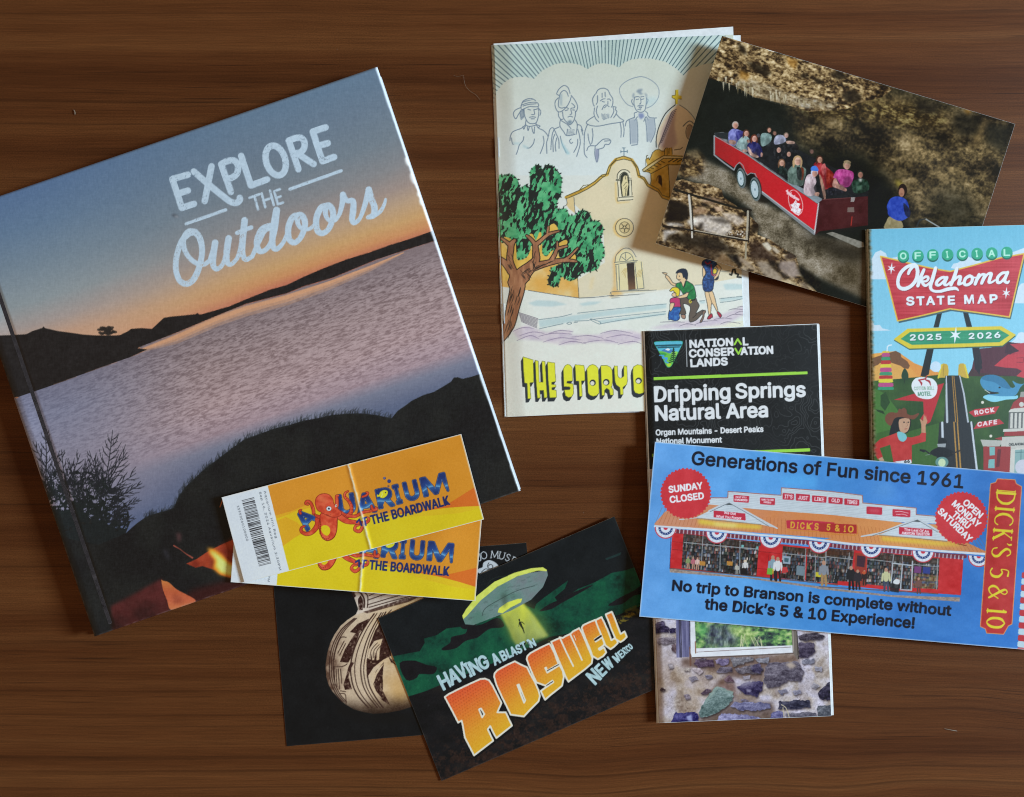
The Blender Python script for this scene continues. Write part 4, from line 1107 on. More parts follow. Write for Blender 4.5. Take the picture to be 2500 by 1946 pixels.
for k in range(7):
    sk(zp, [[(285 + 10 * k, 640 - 5 * k), (280 + 11 * k, 720), (300 + 9 * k, 800 - 8 * k)]], 1.1); sk(zp, [[(330 + 24 * k, 500 - 8 * k), (350 + 24 * k, 470 - 3 * k)]], 1.6)
c.soft(zp([(150, 1180), (300, 1190), (250, 1230), (180, 1225)]), 'a2c0cc', 2, .6); c.soft(zp([(330, 1220), (450, 1280), (400, 1300), (330, 1270)]), 'a2c0cc', 2, .6)
c.part('portrait', label='pencilled man in a crested helmet')
sk(zp, [[(955, 375), (915, 345), (960, 260), (1040, 205), (1110, 240), (1145, 340)], [(960, 400), (985, 330), (1040, 290), (1090, 320), (1115, 390)], [(940, 420), (890, 480), (890, 570), (930, 650), (990, 655), (1080, 580), (1140, 480), (1165, 400)], [(960, 400), (945, 500), (950, 570), (1000, 595), (1060, 580)], [(1165, 375), (1230, 460), (1275, 560), (1260, 640), (1235, 660)], [(1080, 580), (1120, 605)], [(1175, 510), (1225, 560), (1215, 590), (1160, 605), (1175, 690), (1145, 705)],
        [(940, 660), (950, 740), (990, 790), (1020, 785)], [(1015, 660), (1030, 760), (1080, 830), (1140, 880), (1200, 830), (1235, 730), (1240, 650)], [(1060, 640), (1110, 625)], [(1190, 625), (1225, 630)], [(1110, 750), (1150, 735), (1190, 750)], [(980, 790), (970, 900), (1040, 1010), (1090, 1070), (1230, 1050)], [(990, 810), (1100, 880), (1160, 950)], [(1230, 800), (1270, 880), (1250, 1050)], [(1100, 960), (1090, 1060)], [(870, 960), (960, 920)], [(775, 1080), (790, 980), (830, 935), (870, 960), (840, 1040), (820, 1200), (815, 1310)],
        [(870, 960), (910, 1050), (950, 1150), (955, 1290)], [(880, 1050), (850, 1150), (855, 1350)], [(915, 1110), (890, 1240), (900, 1340)], [(1270, 880), (1330, 900), (1365, 990)], [(1280, 960), (1310, 1080), (1320, 1220), (1260, 1430)], [(1340, 960), (1370, 1060)], [(975, 1080), (1010, 1220), (1080, 1370)], [(1280, 1130), (1270, 1240), (1210, 1360)], [(1165, 1130), (1135, 1160), (1160, 1205), (1190, 1190)]])
for k in range(5):
    sk(zp, [[(1110, 970 + 22 * k), (1170, 975 + 22 * k), (1220, 965 + 22 * k)]], 1.1)
c.soft(zp([(970, 360), (1010, 350), (1005, 560), (975, 540)]), '8ba0b0', 1.5, .7); c.soft(zp([(980, 1100), (1020, 1200), (1150, 1390), (1090, 1400), (1000, 1240)]), '93bccb', 2, .7); c.soft(zp([(1090, 830), (1150, 800), (1190, 830), (1145, 885)]), '71869a', 1.2, .9)
c.part('portrait', label='pencilled bearded friar')
sk(zp, [[(1590, 350), (1630, 280), (1710, 250), (1790, 275), (1830, 340)], [(1575, 360), (1535, 440), (1550, 540), (1570, 560)], [(1830, 350), (1885, 440), (1880, 540), (1860, 580)], [(1620, 380), (1620, 480), (1600, 530)], [(1700, 340), (1700, 410)], [(1750, 320), (1755, 400)], [(1670, 470), (1710, 440), (1750, 435)], [(1700, 480), (1740, 490)], [(1790, 440), (1830, 440), (1850, 470)], [(1800, 480), (1800, 530)], [(1700, 620), (1730, 560), (1770, 540), (1820, 570)], [(1740, 590), (1770, 565)], [(1570, 590), (1560, 690), (1590, 780), (1640, 830)], [(1620, 560), (1600, 660), (1640, 760)],
        [(1890, 570), (1940, 580), (1930, 620), (1955, 650), (1940, 700), (1900, 760)], [(1890, 580), (1900, 660), (1850, 760)], [(1560, 740), (1480, 790), (1425, 850), (1500, 895), (1640, 905), (1850, 865), (2070, 825), (2000, 760), (1945, 700)], [(1445, 880), (1400, 1010), (1390, 1200), (1395, 1380), (1440, 1450)], [(2010, 840), (2030, 960), (2025, 1100)], [(2055, 830), (2080, 960), (2070, 1090)], [(1455, 1040), (1470, 1150), (1500, 1230)], [(1530, 950), (1540, 1080), (1520, 1210)], [(1435, 1330), (1460, 1270), (1510, 1245), (1590, 1245), (1650, 1190), (1720, 1135), (1810, 1130), (1850, 1165), (1820, 1220), (1750, 1225), (1720, 1280), (1620, 1310)],
        [(1740, 1165), (1830, 1160)], [(1580, 1250), (1575, 1400), (1610, 1530), (1640, 1400), (1640, 1310)]])
for k in range(8):
    sk(zp, [[(1690 + 18 * k, 690 + 6 * (k % 3)), (1700 + 17 * k, 760), (1730 + 12 * k, 800 - 5 * k)]], 1.0)
c.soft(zp([(1585, 1290), (1640, 1310), (1640, 1450), (1610, 1535), (1580, 1430)]), '8088a8', 1.4, .85)
c.part('portrait', label='pencilled man in a wide sombrero')
c.stroke(smooth(zs2([(460, 995), (370, 960), (290, 870), (235, 760), (235, 670), (300, 590), (420, 520), (560, 480), (660, 485), (780, 540), (880, 630), (915, 740), (890, 860), (800, 970), (700, 1020)]), n=5), [2.0, 1.6, 2.2, 1.6, 2.0], '7e8ea0')
sk(zs2, [[(490, 830), (480, 940), (510, 1040), (560, 1085), (620, 1090), (670, 1050), (690, 950), (700, 840)], [(450, 870), (440, 910), (470, 970)], [(700, 860), (725, 880), (700, 950)], [(500, 830), (540, 820), (580, 830)], [(600, 825), (650, 820)], [(520, 870), (560, 865)], [(610, 870), (650, 860)], [(595, 850), (600, 930), (575, 950)], [(545, 985), (590, 970), (640, 980)], [(565, 1000), (610, 1000), (600, 1020), (575, 1015)], [(545, 1040), (600, 1050)], [(530, 1090), (485, 1110), (490, 1170), (470, 1190)], [(680, 1075), (715, 1110), (720, 1150)], [(490, 1240), (540, 1170)], [(650, 1250), (690, 1170), (725, 1230)],
         [(330, 1330), (350, 1250), (400, 1215), (490, 1180)], [(720, 1150), (760, 1185), (870, 1190)], [(395, 1220), (410, 1330), (420, 1640)], [(530, 1220), (545, 1400), (545, 1630)], [(680, 1220), (700, 1400), (710, 1600)], [(830, 1200), (845, 1330), (840, 1450), (770, 1610)], [(440, 1665), (540, 1650)]])
c.soft(zs2([(400, 1220), (520, 1200), (540, 1300), (540, 1630), (430, 1640), (410, 1400)]), '8f9db0', 1.2, .75); c.soft(zs2([(690, 1190), (830, 1200), (845, 1380), (830, 1480), (760, 1610), (710, 1590)]), '8f9db0', 1.2, .75)
c.soft(zs2([(560, 1110), (640, 1110), (660, 1170), (600, 1215), (560, 1170)]), '6474a6', 1, .8); c.soft(zs2([(515, 730), (560, 690), (640, 690), (600, 740), (640, 780), (590, 790)]), '76879a', 1, .85)
c.soft(zs2([(450, 810), (470, 750), (490, 780), (470, 870)]), '76879a', 1, .8); c.soft(zs2([(660, 750), (710, 790), (700, 870), (680, 800)]), '76879a', 1, .8); c.soft(zs2([(700, 830), (880, 820), (880, 900), (760, 990), (690, 960)]), 'a9c6d2', 5, .5)
# mission church
WALL = lambda x, y: ramp(fbm(x / 70, y / 70, 165, 3), [(.3, 'c9c2a8'), (.7, 'd3c9ae')])
c.part('church', label='cream and gold mission church with a domed bell tower')
c.fill(za([(1240, 920), (1225, 860), (1240, 780), (1290, 690), (1350, 625), (1375, 612), (1440, 650), (1490, 720), (1530, 850), (1530, 1000), (1330, 1000)]), 'cfc4b0')
c.soft(za([(1250, 900), (1260, 800), (1310, 690), (1360, 640), (1350, 760), (1370, 880), (1320, 930)]), '9a8490', 3, .65)
for k in range(17):
    t = k / 16
    x0 = 1345 - 90 * t; y0 = 655 + 225 * t
    ln(za, [(x0 + 18 - 6 * t, y0 - 12), (x0 - 12, y0 + 6), (x0 - 28 + 14 * t, y0 + 36)], [1.8, 1.4, .6], '4a4048', own=False)
ln(za, [(1355, 612), (1290, 670), (1245, 760), (1225, 840), (1225, 905)], 2.2, '20262a'); ln(za, [(1385, 612), (1440, 650), (1490, 710), (1520, 800)], 1.4)
ln(za, [(1410, 760), (1450, 725), (1480, 740), (1490, 780)], 2); c.fill(ellipse(*za([(1460, 800)])[0], 9, 18), '9a8878'); c.stroke(ellipse(*za([(1455, 800)])[0], 9, 18), 1.6, '4a4038', closed=True)
c.fill(za([(1358, 508), (1378, 508), (1378, 545), (1400, 552), (1400, 572), (1375, 572), (1372, 608), (1360, 608), (1356, 575), (1332, 562), (1335, 545), (1356, 548)]), 'c8b62c'); ln(za, [(1358, 510), (1356, 546), (1334, 548), (1334, 562), (1356, 574), (1358, 608)], 1.4, '5a5018', sm=False); ln(za, [(1376, 572), (1400, 572)], 1.4, '5a5018')
GOLD = lambda x, y: ramp(fbm(x / 12, y / 12, 166, 3), [(.2, 'a8842e'), (.6, 'bd9a42'), (.9, 'c8ac5c')])
c.fill(z8([(960, 300), (1030, 250), (1060, 300), (1100, 200), (1160, 90), (1250, 45), (1330, 70), (1420, 90), (1440, 20), (1580, 5), (1600, 180), (2000, 210), (2000, 440), (1810, 430), (1560, 1270), (1300, 1140), (1200, 1010), (1080, 900), (1080, 640), (1030, 600), (890, 580), (880, 540), (1000, 450)]), GOLD)
c.fill(z8([(1510, 430), (1800, 430), (1800, 500), (1700, 900), (1560, 1240), (1530, 800)]), 'b3a488')
c.fill(z8([(880, 545), (1400, 200), (1860, 210), (1860, 265), (1400, 265), (930, 590), (890, 585)]), 'c6b88a')
for pts in ([(960, 440), (960, 290), (1030, 250), (1045, 300), (1090, 220), (1120, 130), (1200, 60), (1290, 50), (1350, 90), (1420, 90)], [(880, 540), (1000, 440), (1200, 310), (1390, 200), (1860, 215)], [(880, 545), (900, 585), (1030, 600), (1080, 640), (1490, 420), (1820, 420)], [(920, 585), (1390, 265), (1860, 270)], [(1075, 650), (1090, 780), (1075, 890)], [(1500, 430), (1515, 600), (1525, 800), (1540, 1000), (1535, 1230)], [(1420, 180), (1410, 60), (1450, 10)], [(1480, 180), (1475, 10)], [(1520, 150), (1520, 40), (1540, 30)], [(1600, 170), (1590, 5)], [(975, 260), (980, 200), (1010, 190)], [(1650, 60), (1800, 40), (1850, 0)]):
    ln(z8, pts, 1.6, '3a3410', sm=False)
for k in range(5):
    x, y = 990 + 88 * k, 545 - 52 * k; ln(z8, [(x, y), (x + 70, y + 18 + 4 * k)], 2.2, '4a3c10', sm=False)
for k in range(3):
    ln(z8, [(1510 + 110 * k, 350), (1620 + 110 * k, 285)], 2.6, '4a3c10', sm=False)
c.fill(z8([(1265, 700), (1290, 680), (1320, 690), (1345, 760), (1350, 950), (1290, 880), (1265, 860)]), '38251c'); ln(z8, [(1225, 800), (1240, 720), (1280, 680), (1330, 700), (1345, 800), (1350, 960)], 1.5, '3a2c10')
c.part('church_front', parent=c.cur)
facade = za([(660, 1300), (605, 1250), (690, 1215), (740, 1190), (800, 1160), (850, 1110), (880, 1100), (905, 1035), (950, 985), (1000, 972), (1050, 990), (1090, 1050), (1105, 1105), (1140, 1130), (1170, 1175), (1240, 1215), (1310, 1270), (1240, 1500), (1560, 1620)]) + zq([(2000, 100), (2000, 480), (1500, 560), (1240, 590), (690, 645), (680, 520), (870, 400), (860, 200)])
c.fill(facade, WALL)
c.soft(facade[-9:], 'cfccc0', 10, .4)
bandt = [(600, 1252), (690, 1213), (745, 1185), (800, 1150), (850, 1105), (885, 1095), (905, 1035), (945, 990), (1000, 975), (1055, 992), (1090, 1045), (1105, 1105), (1140, 1122), (1165, 1165), (1240, 1205), (1265, 1245), (1310, 1260)]
c.stroke(za(bandt), 7.5, GOLD, own=False); 
for off, w in ((-9, 1.6), (12, 1.6)):
    ln(za, [(x, y + off) if not 880 < x < 1110 else (x + (off * .9 if x > 1000 else -off * .9) * (1 if abs(x - 1000) > 30 else 0), y + off * (.6 if abs(x - 1000) > 60 else 1)) for x, y in bandt], w, '3c3c28', sm=False, own=False)
for a, b, d in ((690, 750, -1), (800, 860, -1)):
    ln(za, [(a, 1205 - (a - 690) * .55), (a + 30, 1170 - (a - 690) * .55), (b + 6, 1165 - (a - 690) * .55)], 1.5, '5a5028', sm=False, own=False)
c.fill(za([(605, 1262), (655, 1245), (660, 1360), (620, 1330), (600, 1300), (608, 1290)]), 'cdb98a', own=False); ln(za, [(655, 1250), (662, 1340), (665, 1370)], 1.3, own=False); ln(za, [(600, 1255), (607, 1300), (580, 1315)], 1.3, own=False)
for pts in ([(1001, 910), (1001, 972)], [(980, 935), (1024, 935)], [(990, 910), (1012, 910)], [(980, 926), (980, 944)], [(1024, 926), (1024, 944)]):
    ln(za, pts, 1.6, '3f5f78', sm=False, own=False)
# niche with a figure
c.fill(z8([(235, 780), (270, 640), (340, 560), (430, 535), (520, 560), (590, 640), (610, 780), (620, 1200), (660, 1200), (650, 1270), (270, 1310), (230, 1220)]), 'd3cfba', own=False)
c.fill(z8([(345, 700), (380, 640), (430, 600), (500, 630), (530, 720), (560, 800), (560, 1170), (380, 1190), (340, 900)]), '2c3026', own=False)
c.fill(z8([(410, 720), (450, 680), (510, 690), (520, 800), (540, 900), (520, 1000), (500, 1170), (400, 1180), (370, 900), (400, 800)]), 'cfc59c', own=False); ln(z8, [(420, 930), (470, 860), (510, 840)], 1.3, '5a5638', own=False); ln(z8, [(440, 1000), (500, 930)], 1.3, '5a5638', own=False); ln(z8, [(480, 1000), (470, 1160)], 1.6, '3a3a2c', own=False); ln(z8, [(465, 700), (470, 770)], 1.5, '4a4638', own=False)
for pts in ([(265, 770), (275, 650), (350, 560), (430, 538), (520, 560), (570, 610)], [(325, 760), (340, 670), (400, 610), (460, 600), (520, 650), (545, 740)], [(240, 780), (350, 770), (345, 800), (240, 800)], [(545, 745), (610, 745)], [(550, 790), (615, 790)], [(270, 830), (290, 1000), (295, 1190)], [(345, 830), (360, 1000), (385, 1200)], [(610, 800), (625, 1160)], [(300, 1215), (655, 1195)], [(265, 1215), (270, 1300)], [(275, 1300), (450, 1280), (645, 1265)]):
    ln(z8, pts, 1.7, '30342c', own=False)
c.soft(z8([(215, 850), (255, 830), (265, 1250), (280, 1330), (560, 1310), (580, 1330), (260, 1360), (220, 1250)]), 'd2b26a', 1.6, .75)
# round window
e0 = za([(1005, 1460)])[0]
c.soft(ellipse(e0[0] - 4, e0[1] + 2, 24, 24), 'd0ac62', 2, .75); c.fill(ellipse(*e0, 21, 21), 'cdbf94', own=False); c.stroke(ellipse(*e0, 22, 22), 1.5, '3c4046', closed=True, own=False); c.stroke(ellipse(*e0, 12.5, 13.5), 1.6, '3c3a30', closed=True, own=False); c.fill(ellipse(*e0, 12, 13), 'c4b488', own=False)
for a in (20, 90, 160, 230, 310):
    r = math.radians(a); c.stroke([(e0[0] + 3 * math.cos(r), e0[1] + 3 * math.sin(r)), (e0[0] + 11 * math.cos(r), e0[1] + 11 * math.sin(r))], 2, '4a4434', own=False)
c.stroke(ellipse(*e0, 4, 4), 1.3, '3c3a30', closed=True, own=False)
# door
c.soft(zq([(925, 380), (950, 330), (1000, 290), (960, 420), (945, 560), (960, 590), (1000, 620), (900, 640), (930, 560)]), 'd0a662', 3, .75)
c.fill(zq([(940, 400), (950, 350), (1000, 310), (1050, 320), (1085, 380), (1130, 395), (1140, 580), (950, 590)]), 'd3cba4', own=False)
c.fill(zq([(1020, 405), (1070, 400), (1082, 585), (1032, 590)]), lambda x, y: ramp((y - 640) / 70, [(0, '2a2420'), (.5, '3e3028'), (1, '7a5a40')]), own=False)
for pts in ([(940, 395), (950, 345), (1000, 302), (1050, 310), (1085, 360)], [(970, 385), (985, 345), (1020, 330), (1055, 350), (1068, 390)], [(1015, 380), (1010, 335)], [(1015, 385), (985, 360)], [(1020, 385), (1050, 360)], [(935, 400), (970, 395), (1095, 385)], [(940, 415), (968, 410)], [(945, 420), (955, 590)], [(965, 420), (972, 590)], [(975, 405), (1090, 395)], [(1075, 400), (1095, 580)], [(1120, 395), (1140, 578)], [(1035, 590), (1140, 578)], [(915, 620), (935, 600), (1225, 590)], [(910, 632), (1230, 612)], [(915, 645), (1050, 640), (1120, 630)]):
    ln(zq, pts, 1.4, '4a5660', own=False)
for k in range(4):
    ln(zq, [(985 + 8 * k, 470 + 12 * k), (1005 + 5 * k, 440)], 1, 'b09858', own=False); ln(zq, [(1085 + 10 * k, 500), (1105 + 8 * k, 450)], 1, 'b09858', own=False)
c.soft(zq([(770, 510), (800, 490), (780, 590), (760, 580)]), 'd4c092', 3, .5)
# warm lower wall behind the tree, ground and steps
c.part('church_wall', label='orange side wall behind the tree')
c.fill(zq([(140, 150), (560, 60), (680, 420), (690, 645), (600, 630), (340, 592), (150, 565)]), lambda x, y: ramp(fbm(x / 30, y / 30, 168, 3), [(.25, 'cfa050'), (.55, 'd2ac66'), (.8, 'd6bc86')]))
ln(zq, [(340, 592), (480, 615), (600, 632), (690, 645)], 1.4); ln(zq, [(680, 500), (690, 645)], 1.3); ln(zq, [(690, 645), (800, 640), (930, 625)], 1.3)
c.part('forecourt', label='white ground with pale blue washes and low steps')
c.fill(zq([(150, 570), (340, 596), (690, 650), (920, 650), (1240, 600), (1500, 556), (2000, 470), (2000, 1000), (1850, 800), (150, 960)]), lambda x, y: ramp(fbm(x / 60, y / 30, 169, 3), [(.3, 'cfd6d4'), (.7, 'd5dada')]))
WB = 'a6c2cc'
for pts in ([(340, 680), (400, 660), (520, 665), (610, 690), (500, 705), (380, 700)], [(690, 685), (760, 670), (850, 670), (800, 690), (720, 700)], [(410, 800), (900, 730), (1295, 685), (1295, 715), (800, 780), (420, 850)], [(820, 800), (1290, 745), (1290, 760), (840, 822)]):
    c.soft(zq(pts), WB, 1.6, .7)
for pts in ([(1330, 590), (1420, 560), (1620, 560), (1840, 580), (1840, 700), (1600, 720), (1400, 720)], [(720, 1010), (870, 990), (870, 1070), (730, 1080)], [(1260, 950), (1840, 890), (1840, 950), (1260, 1030)]):
    c.soft(z9(pts), WB, 1.8, .7)
for pts in ([(410, 795), (560, 775), (640, 755)], [(680, 750), (900, 725), (1140, 700), (1295, 686)], [(415, 858), (580, 822)], [(660, 805), (760, 800)], [(765, 795), (1000, 768), (1290, 738)], [(765, 795), (830, 825), (835, 810), (770, 788)], [(835, 824), (1000, 795), (1290, 755)], [(605, 820), (625, 812), (640, 820), (620, 828), (605, 820)], [(655, 815), (680, 812)]):
    ln(zq, pts, 1.3, '5c7684')
for pts in ([(1230, 955), (1500, 920), (1850, 885)], [(1260, 1048), (1560, 1010), (1860, 945)], [(600, 600), (790, 590)], [(720, 1010), (850, 1000)], [(1290, 240), (1500, 228)]):
    ln(z9, pts, 1.2, '4c6470')
for k in range(8):
    ln(zq, [(272 + 3 * k, 745 + 9 * k), (405 - k, 788 + 9 * k)], 1.5, '5e5468', sm=False)
PU = lambda x, y: ramp(fbm(x / 14, y / 10, 170, 2), [(.3, 'b9aec4'), (.7, 'c6bccc')])
for pts in ([(230, 870), (330, 830), (400, 860), (460, 880), (560, 870), (640, 865), (640, 900), (520, 960), (420, 940), (270, 930)], [(520, 960), (640, 900), (820, 900), (900, 870), (1050, 870), (1120, 890), (1130, 940), (1030, 965), (800, 950), (560, 968)], [(1170, 855), (1330, 820), (1450, 800), (1620, 780), (1830, 700), (1830, 760), (1700, 830), (1500, 850), (1250, 860)]):
    c.soft(zq(pts), PU, 3, .85)
for pts in ([(235, 875), (300, 850), (380, 855)], [(280, 905), (370, 880), (450, 890)], [(260, 940), (350, 905), (410, 925)], [(410, 910), (520, 888), (640, 895)], [(440, 950), (560, 920), (700, 935)], [(550, 970), (640, 945), (740, 962)], [(640, 915), (760, 905), (860, 925)], [(720, 955), (860, 935), (960, 955)], [(840, 890), (940, 870), (1060, 890)], [(880, 920), (1000, 900), (1110, 925)], [(960, 965), (1060, 945), (1120, 960)], [(480, 890), (560, 870), (650, 878)]):
    ln(zq, pts, [.8, 1.6, .8], '7a6a8c')
for pts in ([(-300, 1560), (0, 1545), (330, 1560)], [(200, 1660), (400, 1600), (620, 1640)], [(600, 1620), (830, 1540), (1180, 1520)], [(1090, 1490), (1330, 1450), (1560, 1470)], [(1260, 1610), (1450, 1550), (1780, 1590)], [(1420, 1430), (1600, 1360), (1850, 1370)], [(1640, 1340), (1740, 1290), (1860, 1285)], [(1470, 1245), (1640, 1210), (1860, 1240)], [(1700, 1170), (1860, 1145)]):
    ln(z9, pts, [.8, 1.6, 1], '6a6478')
ln(z9, [(1505, 315), (1550, 335), (1590, 190), (1640, 190), (1650, 290), (1730, 320), (1700, 385), (1830, 400)], 4.2, '22241e', sm=False)
# tree
c.part('tree', label='green leafed tree with a brown forked trunk')
YW = lambda x, y: hx('d2ac50') + (fbm(x / 14, y / 14, 171, 2)[..., None] - .5) * 30
crown = smooth(z7([(-20, 230), (50, 160), (120, 145), (190, 160), (250, 225), (285, 330), (370, 285), (415, 330), (420, 180), (425, 90), (500, 20), (560, 25), (592, 75), (640, 18), (720, 25), (775, 65), (830, 140), (862, 220), (850, 320), (850, 430), (805, 500), (790, 580), (810, 625), (920, 620), (960, 705), (1040, 712), (1100, 655), (1170, 642), (1240, 680), (1285, 785), (1360, 790), (1432, 880), (1420, 970), (1400, 1050), (1442, 1160), (1450, 1280), (1400, 1335), (1360, 1450), (1250, 1490), (1130, 1520), (1060, 1590), (960, 1620), (900, 1580), (845, 1570), (805, 1690), (700, 1692), (668, 1610), (705, 1520), (715, 1440), (860, 1380), (820, 1330), (810, 1220), (700, 1250), (645, 1282), (590, 1235), (560, 1120), (440, 1120), (420, 1230), (370, 1290), (290, 1335), (230, 1330), (215, 1120), (130, 1080), (-20, 1010)]), True, 3)
def leafcol(x, y):
    base = ramp(fbm(x / 11, y / 11, 172, 3) + .1, [(.25, '2f7a54'), (.5, '429a6a'), (.75, '5aae7c')])
    # heavy brushed blacks: slanted blotches, thick to the middle of each clump
    sx = (x * .94 + y * .34); sy = (y * .94 - x * .34)
    n = fbm(sx / 5.2 + 1.2 * fbm(x / 16, y / 16, 173, 2), sy / 13.0, 174, 3)
    big = fbm(x / 24, y / 24, 175, 2)
    m = sstep(.555, .585, n * .72 + big * .40)[..., None]
    return base * (1 - m) + hx('1a201c') * m
c.soft(crown, '4a9c70', 1.6, .6)
c.fill(crown, leafcol)
cr = np.array(crown)
for k in range(0, len(cr), 2):
    p = cr[k]; q = cr[(k + 3) % len(cr)]; d = q - p; d = d / (np.hypot(*d) + 1e-6)
    nrm = np.array([d[1], -d[0]]); ce = np.array([1330, 560.]); 
    if (p - ce) @ nrm < 0: nrm = -nrm
    a = p - nrm * random.uniform(2, 6); b = a + nrm * random.uniform(5, 8) + d * random.uniform(-3, 3)
    c.stroke([a, (a + b) / 2, b], [1.4, 3.6, .8], '1c221e')
for pts in ([(60, 1010), (130, 1025), (165, 1060), (150, 1095), (70, 1050)], [(678, 870), (750, 825), (800, 885), (800, 930), (685, 955)], [(410, 980), (460, 975), (500, 1060), (545, 950), (578, 960), (565, 1055), (500, 1095)], [(225, 1090), (188, 1200), (188, 1340), (255, 1520), (435, 1345), (442, 1150), (385, 1290), (290, 1330), (235, 1310)], [(590, 1100), (548, 1180), (560, 1350), (640, 1350), (745, 1200), (700, 1220), (645, 1285), (585, 1230)], [(815, 1100), (920, 1050), (932, 1110), (820, 1155)], [(958, 1330), (1040, 1250), (1050, 1330)], [(755, 1340), (820, 1270), (822, 1335)], [(-10, 1090), (60, 1130), (100, 1190), (90, 1310), (20, 1280)], [(-10, 1390), (60, 1400), (130, 1500), (150, 1600), (10, 1600)]):
    c.fill(smooth(z7(pts), True, 2), YW, own=False)
c.part('trunk', parent=c.cur)
BR = lambda x, y: ramp(fbm(x / 6, y / 18, 176, 3), [(.25, '8a5c42'), (.6, '9e6e50'), (.85, 'ac7e5e')])
limbs = [(zq, [(150, 940), (205, 830), (235, 700), (262, 590), (265, 520), (300, 490)], [10, 26, 30, 34, 40, 36]), (z7, [(230, 1640), (330, 1520), (430, 1420), (500, 1330), (500, 1220), (490, 1110)], [40, 34, 24, 17, 14, 10]), (z7, [(495, 1120), (430, 1040), (375, 995)], [9, 7, 4]), (z7, [(495, 1120), (560, 1070), (640, 1000), (700, 965), (820, 930)], [10, 8, 7, 6, 3]), (z7, [(660, 960), (672, 870)], [5, 3]),
         (z7, [(420, 1440), (560, 1400), (720, 1360), (900, 1335), (1060, 1350)], [22, 15, 11, 8, 4]), (z7, [(700, 1360), (760, 1260), (800, 1180), (930, 1140)], [10, 8, 6, 4]), (z7, [(800, 1180), (795, 1080)], [5, 3]), (z7, [(900, 1330), (980, 1270), (1080, 1165)], [7, 5, 3]), (z7, [(230, 1600), (180, 1480), (140, 1330), (150, 1200), (165, 1110), (205, 1060)], [30, 18, 13, 13, 12, 7]), (z7, [(150, 1130), (80, 1070), (20, 1030)], [10, 6, 4]), (z7, [(170, 1480), (80, 1380), (-10, 1310)], [22, 14, 10])]
for z, pts, w in limbs:
    c.stroke(z(pts), np.array(w) + 4.4, '231c18', sm=True)
for z, pts, w in limbs:
    c.stroke(z(pts), w, BR, sm=True)
for k in range(26):
    t = random.random(); y = 560 + 330 * t; x0 = 262 - 60 * t + random.uniform(-36, 36) * (1 - .35 * t); 
    ln(zq, [(x0, y), (x0 - 6, y + 30), (x0 - 18, y + 62)], [.6, 1.8, .6], '2a211c')
for k in range(20):
    t = random.random(); x = 300 + 400 * t; y = 1530 - 160 * t + random.uniform(-30, 24) * (1.2 - t)
    ln(z7, [(x, y), (x + 40, y - 26), (x + 80, y - 40)], [.6, 1.5, .5], '2a211c')
for k in range(14):
    x, y = random.uniform(280, 420), random.uniform(1430, 1560); ln(z7, [(x, y), (x + 40, y + 56)], [.6, 1.2, .6], '2a211c')
for k in range(10):
    x, y = random.uniform(160, 215), random.uniform(1180, 1430); ln(z7, [(x - 60, y), (x - 20, y + 60)], [.6, 1.3, .6], '2a211c'); ln(z7, [(470 + random.uniform(-24, 30), y - 40), (480 + random.uniform(-24, 24), y + 60)], [.6, 1.3, .6], '2a211c')
# family of sightseers
SKIN = 'd6b892'
c.part('family', label='kneeling man in a green shirt with a child and a woman in blue')
def fo(z, pts, col, w=1.3, sm=True, oc='22282e'):
    p = smooth(z(pts), True, 3) if sm else z(pts)
    c.fill(p, col); c.stroke(p, w, oc, closed=True)
BL = lambda x, y: ramp(fbm(x / 4, y / 4, 178, 3), [(.3, '1f3460'), (.6, '2a4a84'), (.8, '3a62a0')])
fo(z9, [(860, 750), (1040, 745), (1110, 900), (1150, 1060), (1200, 1270), (1180, 1300), (1040, 1060), (1010, 1340), (960, 1360), (920, 1080)], SKIN)
ln(z9, [(955, 760), (990, 900), (1040, 1050)], 1.2, '3a3a34')
fo(z9, [(920, 1470), (960, 1390), (1020, 1340), (1050, 1350), (1060, 1430), (1030, 1440), (990, 1475)], 'a0283c'); fo(z9, [(1170, 1300), (1215, 1290), (1270, 1340), (1295, 1390), (1260, 1440), (1215, 1390)], 'a0283c')
fo(z9, [(1140, 90), (1190, 60), (1280, 150), (1260, 230), (1190, 400), (1120, 450), (1090, 410), (1160, 310), (1200, 190)], SKIN); fo(z9, [(800, 150), (850, 170), (880, 290), (830, 380), (805, 360)], SKIN)
fo(z9, [(780, 60), (820, -40), (950, -80), (1120, -10), (1170, 60), (1080, 160), (1070, 300), (1100, 470), (1090, 560), (1045, 745), (850, 755), (800, 600), (800, 480), (830, 390), (890, 300), (840, 150)], BL)
ln(z9, [(830, 390), (920, 440), (1060, 470)], 1.6, '18244a'); ln(z9, [(1020, 60), (1030, 200), (1050, 330), (1140, 330)], 3, '8e2440'); ln(z9, [(870, 0), (930, 50), (1000, 0)], 3, '9a2440'); fo(z9, [(1070, 210), (1110, 160), (1170, 200), (1150, 290), (1080, 300)], 'd2bc3c'); fo(z9, [(1150, 470), (1200, 440), (1215, 370), (1180, 390), (1120, 460)], '303238')
fo(z9, [(210, 930), (420, 920), (480, 980), (620, 930), (660, 1020), (715, 1120), (680, 1220), (630, 1330), (800, 1240), (830, 1290), (740, 1400), (640, 1500), (530, 1550), (460, 1540), (445, 1400), (480, 1160), (300, 1080), (360, 1270), (360, 1350), (220, 1350), (200, 1330), (240, 1200)], '5a5048')
fo(z9, [(240, 1370), (350, 1370), (350, 1460), (300, 1470), (260, 1440)], '9a7868'); fo(z9, [(790, 1300), (860, 1245), (885, 1290), (850, 1340), (830, 1450), (770, 1560), (730, 1550), (800, 1400)], '7a6458')
ln(z9, [(540, 1450), (620, 1380), (640, 1320)], 1.6, '282420')
